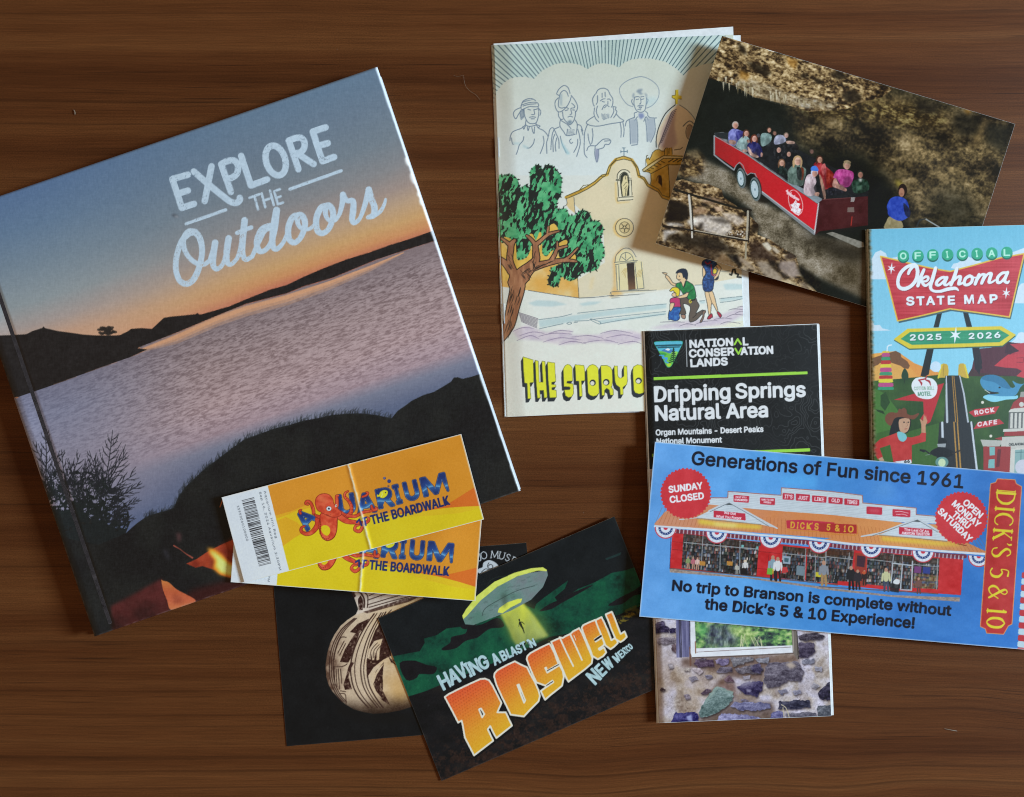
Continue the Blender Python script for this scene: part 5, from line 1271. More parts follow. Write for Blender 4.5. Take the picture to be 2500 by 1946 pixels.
fo(z9, [(110, 560), (270, 530), (310, 660), (370, 490), (480, 540), (560, 600), (610, 740), (630, 900), (600, 950), (520, 1000), (430, 960), (400, 900), (440, 800), (380, 780), (300, 830), (240, 740), (100, 620)], lambda x, y: ramp(fbm(x / 5, y / 5, 179, 2), [(.3, '1e6a3a'), (.7, '2a8448')]))
ln(z9, [(440, 790), (560, 690)], 1.2, '143820'); ln(z9, [(330, 640), (380, 500)], 1.2, '143820')
fo(z9, [(100, 560), (30, 530), (-30, 440), (-80, 370), (-150, 330), (-230, 290), (-240, 270), (-120, 290), (-170, 370), (-130, 430), (-60, 520), (0, 590), (100, 620)], SKIN)
fo(z9, [(150, 280), (180, 250), (290, 260), (380, 450), (350, 500), (300, 650), (250, 530), (220, 500), (180, 470), (150, 440), (120, 400)], SKIN)
fo(z9, [(110, 290), (150, 220), (230, 180), (310, 170), (380, 200), (415, 300), (400, 450), (350, 430), (330, 390), (300, 400), (270, 290), (200, 270)], '1c2438'); ln(z9, [(190, 350), (205, 380)], 1.4, '22282e'); ln(z9, [(170, 455), (230, 455)], 1.2, '22282e')
fo(z9, [(100, 900), (200, 880), (330, 830), (400, 790), (440, 800), (420, 860), (380, 910), (220, 940), (110, 930)], SKIN)
fo(z9, [(-40, 960), (60, 920), (200, 940), (220, 1060), (220, 1170), (60, 1180), (-40, 1060)], 'b03468'); fo(z9, [(0, 1180), (220, 1170), (230, 1260), (190, 1350), (210, 1440), (160, 1510), (60, 1520), (-30, 1490), (-80, 1500), (-90, 1400), (-70, 1280)], lambda x, y: ramp(fbm(x / 4, y / 4, 180, 2), [(.3, '24509a'), (.7, '3a72b8')]))
fo(z9, [(0, 840), (60, 790), (120, 830), (110, 900), (30, 890)], SKIN); fo(z9, [(-20, 700), (20, 660), (110, 650), (190, 690), (210, 780), (180, 880), (110, 870), (110, 810), (60, 770), (40, 740), (-20, 760), (-60, 740)], 'd6c234'); fo(z9, [(-40, 1070), (60, 1060), (60, 1130), (0, 1250), (-40, 1280), (-50, 1200)], SKIN)
c.fill(ellipse(*z9([(482, 1018)])[0], 3.8, 5.2), 'b4a83c'); c.fill(ellipse(*z9([(482, 1018)])[0], 1.6, 2.4), '6a6420'); ln(z9, [(510, 990), (600, 975)], 3, '1c1a18')
# title
YE, SH = 'd2d634', '252c34'
c.part('title_lettering', label='yellow shadowed block letters reading THE STORY O')
LT = {
 'T': ([(107, 72), (265, 120), (272, 240), (275, 475), (215, 480), (232, 725), (182, 730), (172, 490), (132, 480), (118, 300)], []),
 'H': ([(298, 125), (348, 140), (362, 470), (422, 470), (405, 140), (452, 145), (470, 440), (487, 712), (440, 716), (432, 598), (372, 600), (380, 718), (335, 720), (318, 500)], []),
 'E': ([(492, 152), (605, 168), (622, 460), (560, 470), (558, 505), (622, 510), (625, 545), (560, 555), (562, 590), (628, 595), (634, 708), (528, 714), (505, 440)], []),
 'S': ([(742, 260), (770, 210), (810, 188), (850, 205), (880, 245), (888, 450), (800, 455), (795, 485), (890, 495), (902, 560), (900, 650), (870, 700), (820, 710), (775, 680), (755, 590), (840, 585), (852, 560), (835, 542), (752, 540), (745, 400)], []),
 'T2': ([(925, 195), (1062, 208), (1078, 300), (1080, 445), (1025, 448), (1038, 690), (995, 692), (985, 455), (938, 450), (930, 300)], []),
 'O': ([(1110, 260), (1150, 210), (1200, 190), (1250, 210), (1285, 250), (1295, 400), (1302, 640), (1260, 680), (1210, 692), (1160, 675), (1130, 640), (1118, 450)], [ellipse(1202, 478, 46, 46)]),
 'R': ([(1328, 210), (1420, 205), (1480, 235), (1508, 290), (1512, 450), (1505, 530), (1490, 545), (1522, 585), (1525, 668), (1475, 672), (1460, 590), (1420, 565), (1385, 600), (1390, 675), (1345, 678), (1335, 450)], [ellipse(1415, 470, 48, 48)]),
 'Y': ([(1538, 215), (1588, 215), (1595, 370), (1615, 402), (1650, 405), (1690, 375), (1690, 212), (1735, 215), (1748, 440), (1735, 505), (1675, 550), (1680, 662), (1635, 665), (1630, 555), (1570, 510), (1550, 450)], []),
 'O2': ([(1830, 300), (1840, 230), (1900, 195), (1965, 205), (2010, 250), (2030, 400), (2040, 600), (1990, 640), (1930, 655), (1870, 635), (1845, 590)], [ellipse(1922, 447, 48, 46)])}
for k, (p, hs) in LT.items():
    for t in np.linspace(1, .15, 6):
        c.fill([(a - 5.2 * t, b + 9.5 * t) for a, b in zl(p)], SH, holes=[[(a - 5.2 * t, b + 9.5 * t) for a, b in zl(h)] for h in hs])
for k, (p, hs) in LT.items():
    c.fill(zl(p), YE, holes=[zl(h) for h in hs])
    for q in [p] + hs:
        c.stroke(zl(q), 1.1, '5c6428', closed=True)
    for h in hs:
        m = [(a + 14, b - 12) for a, b in h]
        c.fill(zl(h), SH); c.fill(zl([(1 * (a - h[:, 0].mean()) * .72 + h[:, 0].mean() - 6, (b - h[:, 1].mean()) * .72 + h[:, 1].mean() + 9) for a, b in h]), 'd0d2cc', own=False)
c.rgb = c.rgb * np.array([1.02, 1.01, .975])
c.pid[(c.pid == 0) & (c.V < .78)] = c.names.index('cloud_panel')
c.part()
c.rgb += (vnoise(c.X / 1.6, c.Y / 1.6, 181)[..., None] - .5) * 5 + (fbm(c.X / 34, c.Y / 34, 182, 3)[..., None] - .5) * 7
yl = np.exp(-c.U / .035)[..., None]
c.rgb = c.rgb * (1 - .22 * yl) + hx('b89c70') * .22 * yl
def story_h(U, V):
    # a stapled spine: the cover rises from the fold, bows over the pages and dips to the fore edge
    return 0.0011 + 0.0013 * sstep(0, .09, U) + 0.0006 * np.sin(np.pi * U) + 0.0004 * np.sin(V * 5 + 1) * U - .0009 * (1 - sstep(0, .012, U))
loc = world_pt(1510, 560, 0)
story = thing('comic_booklet', 'cream comic booklet showing a church and a green tree, under the cave photograph', 'booklet', (loc[0], loc[1], 0))
M_COMIC = print_mat('matt_booklet_paper', 0.55, 0.4, 0.06, 600)
print_parts(c, story, story_h, M_COMIC)
sheet('cover', (st_tl, st_tr, st_bl), story_h, 0.00016, M_PAPER, story, (300, 24), .4, 8e-5)
ph = lambda U, V: 0.0008 + 0.0010 * sstep(0, .09, U) + .0003 * np.sin(np.pi * U)
sheet('page', ((1205, 106.5), (1790, 65), (1233, 1016)), ph, 0.00012, M_PAPER, story, (60, 8))
sheet('page', ((1203, 109), (1808, 86), (1233, 1017)), lambda U, V: ph(U, V) - .0003, 0.00012, M_PAPER, story, (60, 8))
sheet('page', ((1204, 112), (1806, 92), (1234, 1017)), lambda U, V: ph(U, V) - .0006, 0.00012, M_PAPER, story, (60, 8))
M_STEEL = plain_mat('staple_steel', (0.55, 0.56, 0.58), 0.3, 0.8)
for y0, y1 in ((336, 384), (741, 790)):
    xs = [1200 + (y - 110.6) * 32 / 907.4 + 8 for y in (y0, y1)]
    a = np.array(world_pt(xs[0], y0, .0013)); b = np.array(world_pt(xs[1], y1, .0013))
    v, f = box_verts(-.00028, .00028, 0, 1, -.0003, .00045)
    d = b - a; L = np.hypot(d[0], d[1]); e = d / L; nn = np.array([-e[1], e[0], 0])
    v = [a + nn * p[0] + e * p[1] * L + np.array([0, 0, p[2]]) for p in v]
    mesh_ob('staple', v, f, M_STEEL, story)
# ---------------------------------------------------------------- glossy photograph of the cave tram ride
cv_tl, cv_tr, cv_bl = (1763, 87.6), (2478, 303), (1601, 594)
c = Print(cv_tl, cv_tr, cv_bl, 1.35, '171a16', 'cave_scene')
ya, yb, yc, ye = zt(1170, 40, 2.833), zt(1800, 40, 2.833), zt(1620, 280, 4.368), zt(1640, 560, 5.2)
ROCK = [(.0, '16120d'), (.28, '32271c'), (.42, '5c4c36'), (.56, '8a7a5e'), (.70, 'aa9c82'), (.85, 'c4bba8'), (1, 'd8d2c6')]
def rockcol(x, y, sx=22, sy=13, seed=201, bias=0.0, contrast=1.6, tint=None):
    x, y = x * .957 + y * .29, y * .957 - x * .29
    d1, d2, val = worley(x / sx + .8 * fbm(x / 18, y / 18, seed + 5, 2), y / sy + .8 * fbm(x / 18, y / 18, seed + 6, 2), seed)
    n = .55 * fbm(x / 13, y / 7, seed + 1, 5) + .45 * fbm(x / 5, y / 4, seed + 2, 3)
    rg = ridged((x + 14 * fbm(x / 20, y / 20, seed + 8, 2)) / 24, (y + 12 * fbm(x / 18, y / 18, seed + 9, 2)) / 13, seed + 7, 4)
    t = .45 + contrast * ((n - .5) * .95 + (val - .5) * .16 + (rg - .62) * .40) + .07 * sstep(0, .3, d2 - d1) - .06 + bias
    col = ramp(np.clip(t, 0, 1), ROCK)
    return col if tint is None else col * (hx(tint) / 200.0)
X, Y = c.X, c.Y
c.rgb = np.broadcast_to(hx('121612'), c.rgb.shape) + (fbm(X / 20, Y / 20, 200, 3)[..., None] - .5) * 8
# olive curtains of rock on the right
curt = yb([(330, 560), (700, 620), (1000, 480), (1500, 620), (1930, 740), (1700, 1460), (1200, 1460), (1000, 1100), (860, 960), (640, 960), (420, 880)])
def curtain(x, y):
    a, b = x * .957 + y * .29, y * .957 - x * .29
    wa = 26 * (fbm(x / 34, y / 34, 211, 3) - .5); wb = 26 * (fbm(x / 30, y / 30, 216, 3) - .5)
    strata = fbm((a + wb) / 30, (b + wa) / 11, 212, 5)
    drip = ridged((a + wa * 1.4) / 17, (b + wb) / 34, 213, 4)
    n = fbm(x / 5, y / 5, 214, 4); big = fbm(a / 60, b / 50, 215, 3)
    t = np.clip(.36 + (strata - .5) * .75 + (drip - .62) * .32 + (n - .5) * .65 + (big - .5) * 1.1, 0, 1)
    return ramp(t, [(0, '16140f'), (.22, '2b2419'), (.45, '4c4029'), (.7, '746242'), (1, 'a08c68')])
c.soft(curt, curtain, 16, 1)
c.soft(yb([(1190, 850), (1700, 900), (1850, 960), (1760, 1200), (1500, 1250), (1250, 980)]), lambda x, y: curtain(x, y) * 1.25 + 4, 16, .8)
c.soft(yb([(560, 560), (900, 560), (1400, 640), (1480, 760), (1200, 780), (900, 720), (500, 700), (400, 600)]), lambda x, y: rockcol(x, y, 26, 10, 221, -.10, 1.2, 'b8b48c'), 12, .85)
c.soft(yb([(830, 960), (1010, 1080), (1130, 1200), (1180, 1470), (700, 1470), (700, 1200), (480, 900)]), '0e100c', 24, .9)
c.soft(yb([(1380, 1180), (1600, 1200), (1700, 1460), (1300, 1460)]), '10130f', 26, .7)
c.soft(yb([(1085, 1130), (1130, 1140), (1160, 1180), (1110, 1180)]), '8a7a2a', 5, .8)
# bright ceiling along the top
ceil = ya([(1690, 120), (1990, 200)]) + yb([(260, 250), (620, 350), (950, 455), (1080, 500), (1000, 560), (840, 600), (760, 640), (500, 660), (440, 640), (260, 590), (120, 560), (0, 490)]) + ya([(1700, 455), (1580, 430), (1575, 400)])
c.part('cave_ceiling')
c.fill(ceil, lambda x, y: rockcol(x, y, 24, 15, 231, .04 - .12 * sstep(1950, 2150, x), 1.35, 'ccc0a8'))
c.soft(yb([(0, 400), (200, 470), (440, 560), (700, 600), (640, 650), (440, 630), (240, 585), (60, 530)]), lambda x, y: rockcol(x, y, 30, 11, 235, .16, 1.0), 4, .75)
for k in range(46):
    t = random.random(); x = 1735 + 230 * t; y = 190 + 62 * t + random.uniform(-10, 8)
    L = random.uniform(6, 22)
    c.fill([(x - 2.5, y - 4), (x + 2.5, y - 4), (x + .4, y + L)], random.choice(['b8ae94', '9a8e70', '6a5c40']), .8)
for pts in ([(60, 310), (150, 330), (240, 390), (200, 420), (120, 380)], [(430, 410), (480, 390), (500, 420), (450, 430)], [(640, 400), (700, 370), (770, 420), (700, 440)], [(720, 540), (800, 500), (860, 550), (850, 590), (760, 600)], [(520, 420), (580, 440), (600, 470), (540, 460)], [(0, 180), (50, 210), (70, 270), (20, 250)]):
    c.soft(yb(pts), '1c160e', 3, .85)
for pts in ([(340, 270), (420, 310), (400, 370), (350, 330)], [(20, 370), (90, 400), (70, 450), (10, 430)], [(1560, 650), (1620, 640), (1600, 690)]):
    c.soft(yb(pts), 'a8762e', 4, .6)
c.part()
for pts, col in (([(1650, 800), (1700, 730), (1770, 710), (1700, 780), (1650, 900), (1630, 910)], '8a7046'), ([(1240, 580), (1380, 600), (1400, 680), (1250, 670), (1230, 620)], '1a1814'), ([(1520, 660), (1700, 690), (1660, 820), (1540, 830), (1480, 740)], '12120e'), ([(1720, 740), (1900, 760), (1850, 950), (1720, 880)], '1e1f1a')):
    c.soft(yb(pts), col, 7, .75, own=False)
# path
c.part('gravel_path')
path = yc([(200, 560), (300, 480), (430, 480), (700, 600), (1000, 900), (1300, 1050), (1600, 1290), (2000, 1350), (2300, 1500), (2400, 1700), (2200, 2000), (1300, 1572), (1000, 1250), (930, 1000), (640, 820), (300, 700), (150, 640)])
def pathcol(x, y):
    n = fbm(x / 26, y / 22, 241, 4); g = vnoise(x / 1.9, y / 1.9, 242); s = vnoise(x / 5, y / 4, 243)
    t = .5 + (n - .5) * .9 + (g - .5) * .32 + .12 * sstep(.7, .9, s)
    far = sstep(1990, 2110, x + .3 * (y - 600))
    col = ramp(np.clip(t, 0, 1), [(0, '2c251b'), (.3, '4c4434'), (.55, '736957'), (.8, '93897a'), (1, 'b0a898')])
    return col * (1 - .45 * far[..., None]) + hx('4a3a1e') * .30 * far[..., None]
c.soft(path, pathcol, 6, 1, own=True)
c.soft(yc([(180, 420), (360, 380), (440, 470), (420, 640), (200, 680), (150, 620)]), lambda x, y: rockcol(x, y, 20, 14, 245, -.12, 1.3, 'b8a888'), 6, .9)
c.soft(yc([(250, 400), (355, 360), (380, 420), (400, 470), (280, 470)]), '5c5240', 5, .6)
c.soft(yb([(560, 1510), (880, 1600), (880, 1690), (700, 1690), (400, 1500)]), '1e1a12', 14, .8)
# rocks along the near edge
c.part('rocks')
near = yc([(60, 720), (200, 690), (350, 730), (480, 740), (620, 800), (640, 880), (760, 960), (920, 1080), (1010, 1170), (1000, 1280), (1130, 1330), (1260, 1420), (1420, 1510), (1300, 1572)]) + ye([(1580, 350), (1640, 560), (1880, 840), (1500, 760), (900, 560), (400, 380), (-220, 180)]) 
c.fill(near, lambda x, y: rockcol(x, y, 30, 20, 251, .02, 1.4, 'c8baa6'))
for pts, col, b in (([(310, 1010), (420, 980), (480, 1030), (430, 1060), (320, 1060)], '9a7c60', 3), ([(420, 870), (600, 900), (640, 930), (480, 960), (410, 930)], '8a7058', 3), ([(530, 970), (620, 990), (640, 1030), (560, 1030)], 'b89c80', 2),
                  ([(330, 1090), (430, 1070), (640, 1090), (720, 1160), (730, 1230), (640, 1300), (440, 1240), (330, 1180)], 'c0b6ac', 4), ([(610, 1040), (760, 1060), (880, 1130), (800, 1190), (680, 1120)], 'b4a698', 4), ([(250, 1130), (320, 1090), (370, 1140), (330, 1190), (260, 1170)], 'cfc8be', 3), ([(10, 1150), (140, 1150), (250, 1190), (60, 1190)], 'c8c0b6', 3), ([(0, 1230), (190, 1240), (60, 1290), (0, 1370)], 'd0c8c0', 4)):
    c.soft(yc(pts), lambda x, y, col=col: hx(col) + (fbm(x / 6, y / 5, 255, 4)[..., None] - .5) * 110, b, .85)
DKR = '19130d'
for pts, b, al in (([(60, 900), (180, 930), (270, 970), (280, 1090), (200, 1150), (20, 1140)], 4, .95), ([(400, 940), (470, 960), (520, 1000), (420, 980)], 3, .8), ([(390, 1150), (430, 1160), (400, 1240), (350, 1220)], 3, .85), ([(40, 1280), (300, 1260), (600, 1320), (700, 1400), (860, 1470), (700, 1480), (420, 1440), (120, 1380), (20, 1330)], 6, .85), ([(870, 1040), (900, 1080), (840, 1070), (810, 1040)], 2, .8), ([(940, 1180), (1030, 1170), (1010, 1250), (930, 1270)], 3, .85), ([(480, 1120), (640, 1100), (740, 1170), (640, 1160)], 3, .6)):
    c.soft(yc(pts), DKR, b, al)
for pts, col, b, al in (([(120, 240), (420, 220), (640, 260), (620, 400), (400, 370), (200, 290)], '33261a', 8, .8), ([(680, 310), (840, 320), (870, 400), (900, 470), (860, 480), (760, 400)], '17130e', 3, .95), ([(640, 300), (760, 400), (850, 480), (640, 440), (560, 400)], '6a5238', 4, .9), ([(840, 330), (960, 400), (1130, 560), (960, 480), (860, 400)], '8a7a68', 3, .9),
                        ([(1070, 400), (1200, 410), (1290, 490), (1420, 620), (1380, 660), (1240, 640), (1130, 540)], '8c7e6e', 4, .9), ([(1200, 390), (1400, 430), (1400, 470), (1300, 460), (1430, 560), (1560, 650), (1420, 600), (1260, 470)], '1c1712', 3, .9), ([(1380, 400), (1560, 400), (1640, 570), (1540, 620), (1420, 560), (1360, 480)], '8a7c74', 4, .9), ([(980, 170), (1120, 160), (1240, 280), (1400, 400), (1200, 390), (1000, 400)], '2e2018', 6, .85),
                        ([(1140, 180), (1220, 160), (1280, 240), (1240, 280), (1180, 230)], 'c4bcaa', 2, .9), ([(1280, 210), (1380, 280), (1340, 310), (1280, 260)], 'a89c8a', 2, .9), ([(1440, 330), (1480, 295), (1580, 350), (1500, 385), (1430, 380)], '3a2e26', 3, .95), ([(1600, 450), (1740, 540), (1880, 660), (1900, 800), (1700, 700), (1620, 560)], '14130e', 5, .95), ([(1370, 660), (1460, 630), (1580, 680), (1590, 750), (1480, 720)], 'b8a888', 3, .8), ([(1600, 660), (1700, 680), (1760, 780), (1880, 830), (1700, 790)], '7a6e60', 4, .7), ([(880, 480), (940, 460), (980, 500), (940, 540), (900, 530)], '9a8c78', 3, .8)):
    c.soft(ye(pts), lambda x, y, col=col: hx(col) + (fbm(x / 6, y / 6, 257, 3)[..., None] - .5) * 40, b, al)
for k in range(60):
    x, y = ye([(random.uniform(700, 960), random.uniform(20, 110))])[0]
    c.fill(ellipse(x, y, random.uniform(1, 3), random.uniform(1, 2), random.uniform(0, 180), n=10), random.choice(['d0c8bc', '3a3028', 'b8a898', '1c1612']), .8)
# hand rail
c.part('hand_rail')
for pts, w, col in (([(95, 790), (300, 855), (560, 930), (760, 990), (930, 1020)], 5.5, '1d1a14'), ([(270, 860), (285, 1000), (305, 1250)], 5, 'bcb8ae'), ([(292, 870), (305, 1000), (318, 1250)], 3, '241f18'), ([(900, 1030), (895, 1180), (885, 1340)], 5, '9a9282'), ([(920, 1025), (915, 1200), (905, 1360)], 3.5, '241f18'), ([(0, 1190), (200, 1215), (330, 1240), (600, 1290), (890, 1345)], 4.5, '231e18'), ([(330, 1232), (600, 1282), (880, 1330)], 2, 'a89e8c'), ([(880, 1370), (875, 1530)], 4.5, '8e8672'), ([(303, 1265), (305, 1310)], 4, 'c4bcb0')):
    c.stroke(yc(pts), w, col)
# the tram
c.part('tram', label='red open tram trailer full of people')
c.fill(yc([(540, 195), (640, 185), (1690, 880), (1690, 920), (1640, 950), (900, 440), (560, 250)]), lambda x, y: ramp(fbm(x / 10, y / 10, 261, 3), [(.2, '3a3c3e'), (.6, '5c6062'), (.9, '7e8486')]))
c.fill(yc([(545, 195), (700, 190), (700, 270), (560, 240)]), '23282a', own=True)
red = lambda x, y: ramp(np.clip((x - 1740) / 260, 0, 1) + .2 * (fbm(x / 8, y / 8, 262, 3) - .5), [(0, '8e1d1e'), (.4, 'a81e22'), (1, 'be1a26')])
c.fill(yc([(545, 232), (600, 250), (900, 440), (1300, 720), (1645, 955), (1612, 1235), (1300, 1010), (1030, 800), (1000, 700), (960, 620), (920, 620), (890, 640), (860, 600), (820, 530), (790, 520), (760, 570), (545, 420)]), red)
c.stroke(yc([(541, 225), (541, 430), (640, 510), (750, 590), (775, 540), (810, 508), (845, 540), (870, 610), (895, 645), (930, 622), (975, 630), (1005, 690), (1030, 800)]), [3.5, 3.5, 3.5, 3.5, 2, 2, 2, 2, 2, 2, 2, 2, 3], '85878a')
c.stroke(yc([(1030, 815), (1300, 1025), (1608, 1270)]), 6.5, '74787c'); c.stroke(yc([(1030, 805), (1300, 1010), (1612, 1245)]), 2, 'a8aaac'); c.stroke(yc([(1655, 950), (1635, 1100), (1612, 1260)]), 4.2, 'b2b0b2')
c.stroke(yc([(545, 228), (900, 432), (1300, 712), (1650, 945)]), 1.6, '8e9092')
c.fill(yc([(1330, 700), (1600, 850), (1690, 900), (1680, 930), (1640, 945), (1330, 730)]), '7f8c94', .7)
c.fill(yc([(1662, 930), (1700, 905), (2060, 880), (2180, 820), (2180, 1180), (2100, 1190), (1660, 1245), (1615, 1285)]), lambda x, y: hx('3a1214') + (fbm(x / 12, y / 12, 264, 3)[..., None] - .5) * 22)
c.soft(yc([(1780, 940), (2000, 900), (2000, 1180), (1800, 1200)]), '4a1818', 10, .5)
c.stroke(yc([(1700, 905), (2000, 885)]), 2, '5a3030')
# front lamp, hitch bar, shadow under the tram
c.fill(yc([(1962, 990), (2030, 985), (2035, 1040), (1960, 1040)]), '6a5a54'); c.fill(yc([(2000, 880), (2045, 880), (2030, 930), (1995, 930)]), '8a8280'); c.stroke(yc([(2010, 1090), (2000, 1180)]), 2.4, '9a2c20'); c.stroke(yc([(2015, 850), (2170, 830)]), 6, '8a4c1e')
c.fill(yc([(1735, 1265), (1800, 1250), (2130, 1360), (2140, 1410), (2080, 1420)]), lambda x, y: hx('77746a') + (fbm(x / 6, y / 6, 266, 2)[..., None] - .5) * 30)
c.soft(yc([(1020, 880), (1120, 910), (1120, 940), (1000, 935)]), '16130e', 3, .9)
for (x, y, rx, ry) in ((822, 678, 44, 105), (972, 795, 53, 122)):
    px, py = yc([(x, y)])[0]
    c.fill(ellipse(px + 3.4, py - 1, rx * 1.12 / 4.368, ry * 1.06 / 4.368, -7), '1e2020'); c.fill(ellipse(px + 1.6, py, rx * 1.08 / 4.368, ry * 1.05 / 4.368, -7), '5c6464'); c.fill(ellipse(px, py, rx * .86 / 4.368, ry * .88 / 4.368, -7), '16302e')
    c.part('wheel', parent=None) if False else None
    c.fill(ellipse(px, py, rx * .72 / 4.368, ry * .76 / 4.368, -7), 'a9b6ba'); c.stroke(ellipse(px, py, rx * .5 / 4.368, ry * .56 / 4.368, -7), .9, '8fa4ac', closed=True); c.fill(ellipse(px + .6, py + 1, 2, 3.2, -7), '6a8088')
# white emblem on the tram side
px, py = yc([(1408, 935)])[0]
c.stroke(ellipse(px, py, 16, 31, -16), 1.5, 'd8b4b4', closed=True)
for pts, w in (([(1312, 812), (1350, 850), (1400, 880), (1440, 905)], 4), ([(1316, 835), (1370, 880), (1440, 915)], 2), ([(1325, 800), (1320, 850)], 2), ([(1360, 830), (1355, 870)], 2.4), ([(1400, 860), (1390, 895)], 2)):
    c.stroke(yc(pts), w, 'dcb8bc')
c.fill(yc([(1385, 945), (1410, 905), (1425, 940), (1460, 950), (1440, 990), (1470, 1010), (1455, 1060), (1440, 1080), (1400, 1050), (1355, 1020), (1370, 990), (1350, 960)]), lambda x, y: hx('e0c4c8') + (vnoise(x / 2.2, y / 2.2, 268)[..., None] - .5) * 90)
# dark inside of the tram
c.fill(yc([(705, 200), (1000, 230), (1450, 380), (1800, 560), (2185, 720), (2185, 870), (1700, 898), (1300, 690), (900, 415), (705, 285)]), lambda x, y: hx('16181a') + (fbm(x / 8, y / 8, 269, 3)[..., None] - .5) * 16)
# riders
c.part('riders', label='passengers in bright shirts seated in the tram')
def face(x, y, r, hair=None, skin='c0907c', rot=0):
    px, py = yc([(x, y)])[0]; r = r * .9 / 4.368
    if hair:
        c.fill(ellipse(px - .3, py - r * .25, r * 1.12, r * 1.2, rot), hair)
        if x in (882, 968, 1430, 1665, 1260):          # hair to the shoulders
            c.fill(smooth([(px - r * 1.1, py - r * .4), (px + r * 1.0, py - r * .5), (px + r * 1.15, py + r * .9), (px + r * .8, py + r * 1.7), (px + r * .5, py + r * .8), (px - r * .6, py + r * .9), (px - r * 1.1, py + r * 1.8), (px - r * 1.3, py + r * .8)], True, 3), hair)
    c.fill(ellipse(px + .3, py + r * .08, r * .82, r * 1.05, rot), skin)
    c.soft(ellipse(px + .3, py + r * .5, r * .4, r * .25), '8a4c44', .8, .6)
    c.soft(ellipse(px + .3, py - r * .15, r * .6, r * .16), '5a3a32', .8, .6)
    c.soft(ellipse(px + r * .62, py + r * .25, r * .3, r * .8), '54382e', 1.0, .55)
def garb(pts, col):
    c.fill(smooth(yc(pts), True, 3), lambda x, y: hx(col) * .86 + (fbm(x / 4, y / 7, 271, 3)[..., None] - .5) * 74)
    q = np.array(yc(pts)); m = q.mean(0); r = q.max(0) - q.min(0)
    c.soft(ellipse(m[0] + r[0] * .22, m[1] + r[1] * .22, r[0] * .22, r[1] * .3), hx(col) * .45, 2, .55)
    c.soft(ellipse(m[0] - r[0] * .2, m[1] - r[1] * .22, r[0] * .16, r[1] * .14), np.minimum(hx(col) * 1.2 + 14, 235), 1.5, .4)
garb([(700, 180), (740, 150), (800, 160), (850, 190), (840, 240), (790, 290), (760, 330), (700, 310), (690, 230)], '7f82c4'); garb([(770, 180), (850, 180), (845, 240), (790, 270)], '3c3c84'); garb([(700, 270), (770, 280), (760, 320), (705, 310)], 'b08a7c'); face(766, 115, 34, 'a89a92')
garb([(1040, 210), (1090, 195), (1150, 220), (1140, 290), (1060, 340), (1035, 300)], '7c9692'); face(1127, 165, 24, '4a3428'); face(1185, 200, 20, '5a4438', '8a6456'); garb([(1180, 260), (1220, 215), (1290, 230), (1300, 290), (1190, 320)], 'a0a2b8'); face(1308, 222, 26, '6a5a4c', 'b8968a'); garb([(1300, 285), (1380, 280), (1440, 350), (1420, 380), (1340, 330)], '231f20'); garb([(1310, 280), (1390, 285), (1395, 310), (1320, 310)], 'b08c7c')
garb([(1200, 330), (1340, 320), (1420, 380), (1420, 480), (1300, 520), (1180, 440)], '15171a'); face(1228, 375, 30, '16181a', 'b89080'); face(1335, 420, 28, '1a1816', 'b48c7a'); face(1012, 225, 18, '3a4048', '3a4048')
garb([(770, 330), (830, 240), (890, 230), (920, 290), (900, 390), (840, 380)], '92aaa8'); face(882, 200, 32, '4a2c20', 'c49684'); garb([(850, 370), (900, 380), (880, 400), (840, 395)], 'b8968a')
garb([(890, 330), (930, 290), (1000, 295), (1050, 370), (1050, 440), (1000, 450), (930, 440), (895, 380)], '27285e'); face(968, 255, 34, '5c2c1c', 'cc9c8c'); garb([(895, 340), (920, 360), (950, 410), (1010, 440), (1000, 460), (920, 430)], 'c8a090'); garb([(1040, 400), (1060, 420), (1050, 450), (1035, 440)], 'b88c7c'); face(905, 285, 16, '5a3a30', '9a7466')
garb([(1220, 560), (1280, 550), (1320, 600), (1310, 650), (1210, 610)], '1c2a26'); face(1260, 515, 34, '6a4a34', 'c49a84')
garb([(1330, 590), (1400, 530), (1470, 550), (1520, 590), (1500, 700), (1470, 760), (1340, 730), (1325, 670)], '62766c'); garb([(1460, 560), (1500, 590), (1480, 700), (1455, 650)], '7a3c26'); garb([(1420, 560), (1470, 580), (1470, 690), (1430, 680)], '252c2a'); face(1430, 495, 46, 'a88a64', 'c8a28e')
garb([(1600, 530), (1660, 500), (1740, 560), (1820, 640), (1810, 740), (1720, 800), (1680, 700), (1640, 600)], '9c2a30'); garb([(1680, 560), (1720, 520), (1730, 600), (1700, 650)], 'c05a5a'); face(1665, 480, 34, '3a2018', 'b4866e'); garb([(1660, 650), (1690, 680), (1730, 860), (1710, 890)], 'b08672'); garb([(1740, 590), (1820, 640), (1815, 750), (1750, 790)], '8a2418')
garb([(1510, 700), (1540, 640), (1600, 640), (1630, 720), (1600, 780), (1620, 840), (1560, 870), (1495, 830)], 'd0b8be'); face(1610, 625, 38, 'b8bcd0', 'c29484'); c.fill(smooth(yc([(1570, 590), (1580, 555), (1620, 545), (1645, 570), (1650, 600), (1600, 600)]), True, 3), '3a6cc0'); garb([(1620, 830), (1660, 830), (1650, 870), (1610, 860)], 'b88c7a')
garb([(1810, 670), (1840, 600), (1900, 580), (2000, 600), (2030, 640), (2010, 720), (1970, 770), (1900, 770), (1870, 720), (1840, 680)], 'b8468c'); face(1955, 545, 40, '8a7658', 'b48c7a'); garb([(1920, 500), (1960, 485), (2000, 510), (1960, 525)], '9a8464'); garb([(1815, 690), (1840, 680), (1870, 740), (1950, 790), (1940, 820), (1860, 790), (1800, 760)], 'b8887a'); garb([(1760, 780), (1850, 790), (1930, 830), (1760, 860)], '1c1c24')
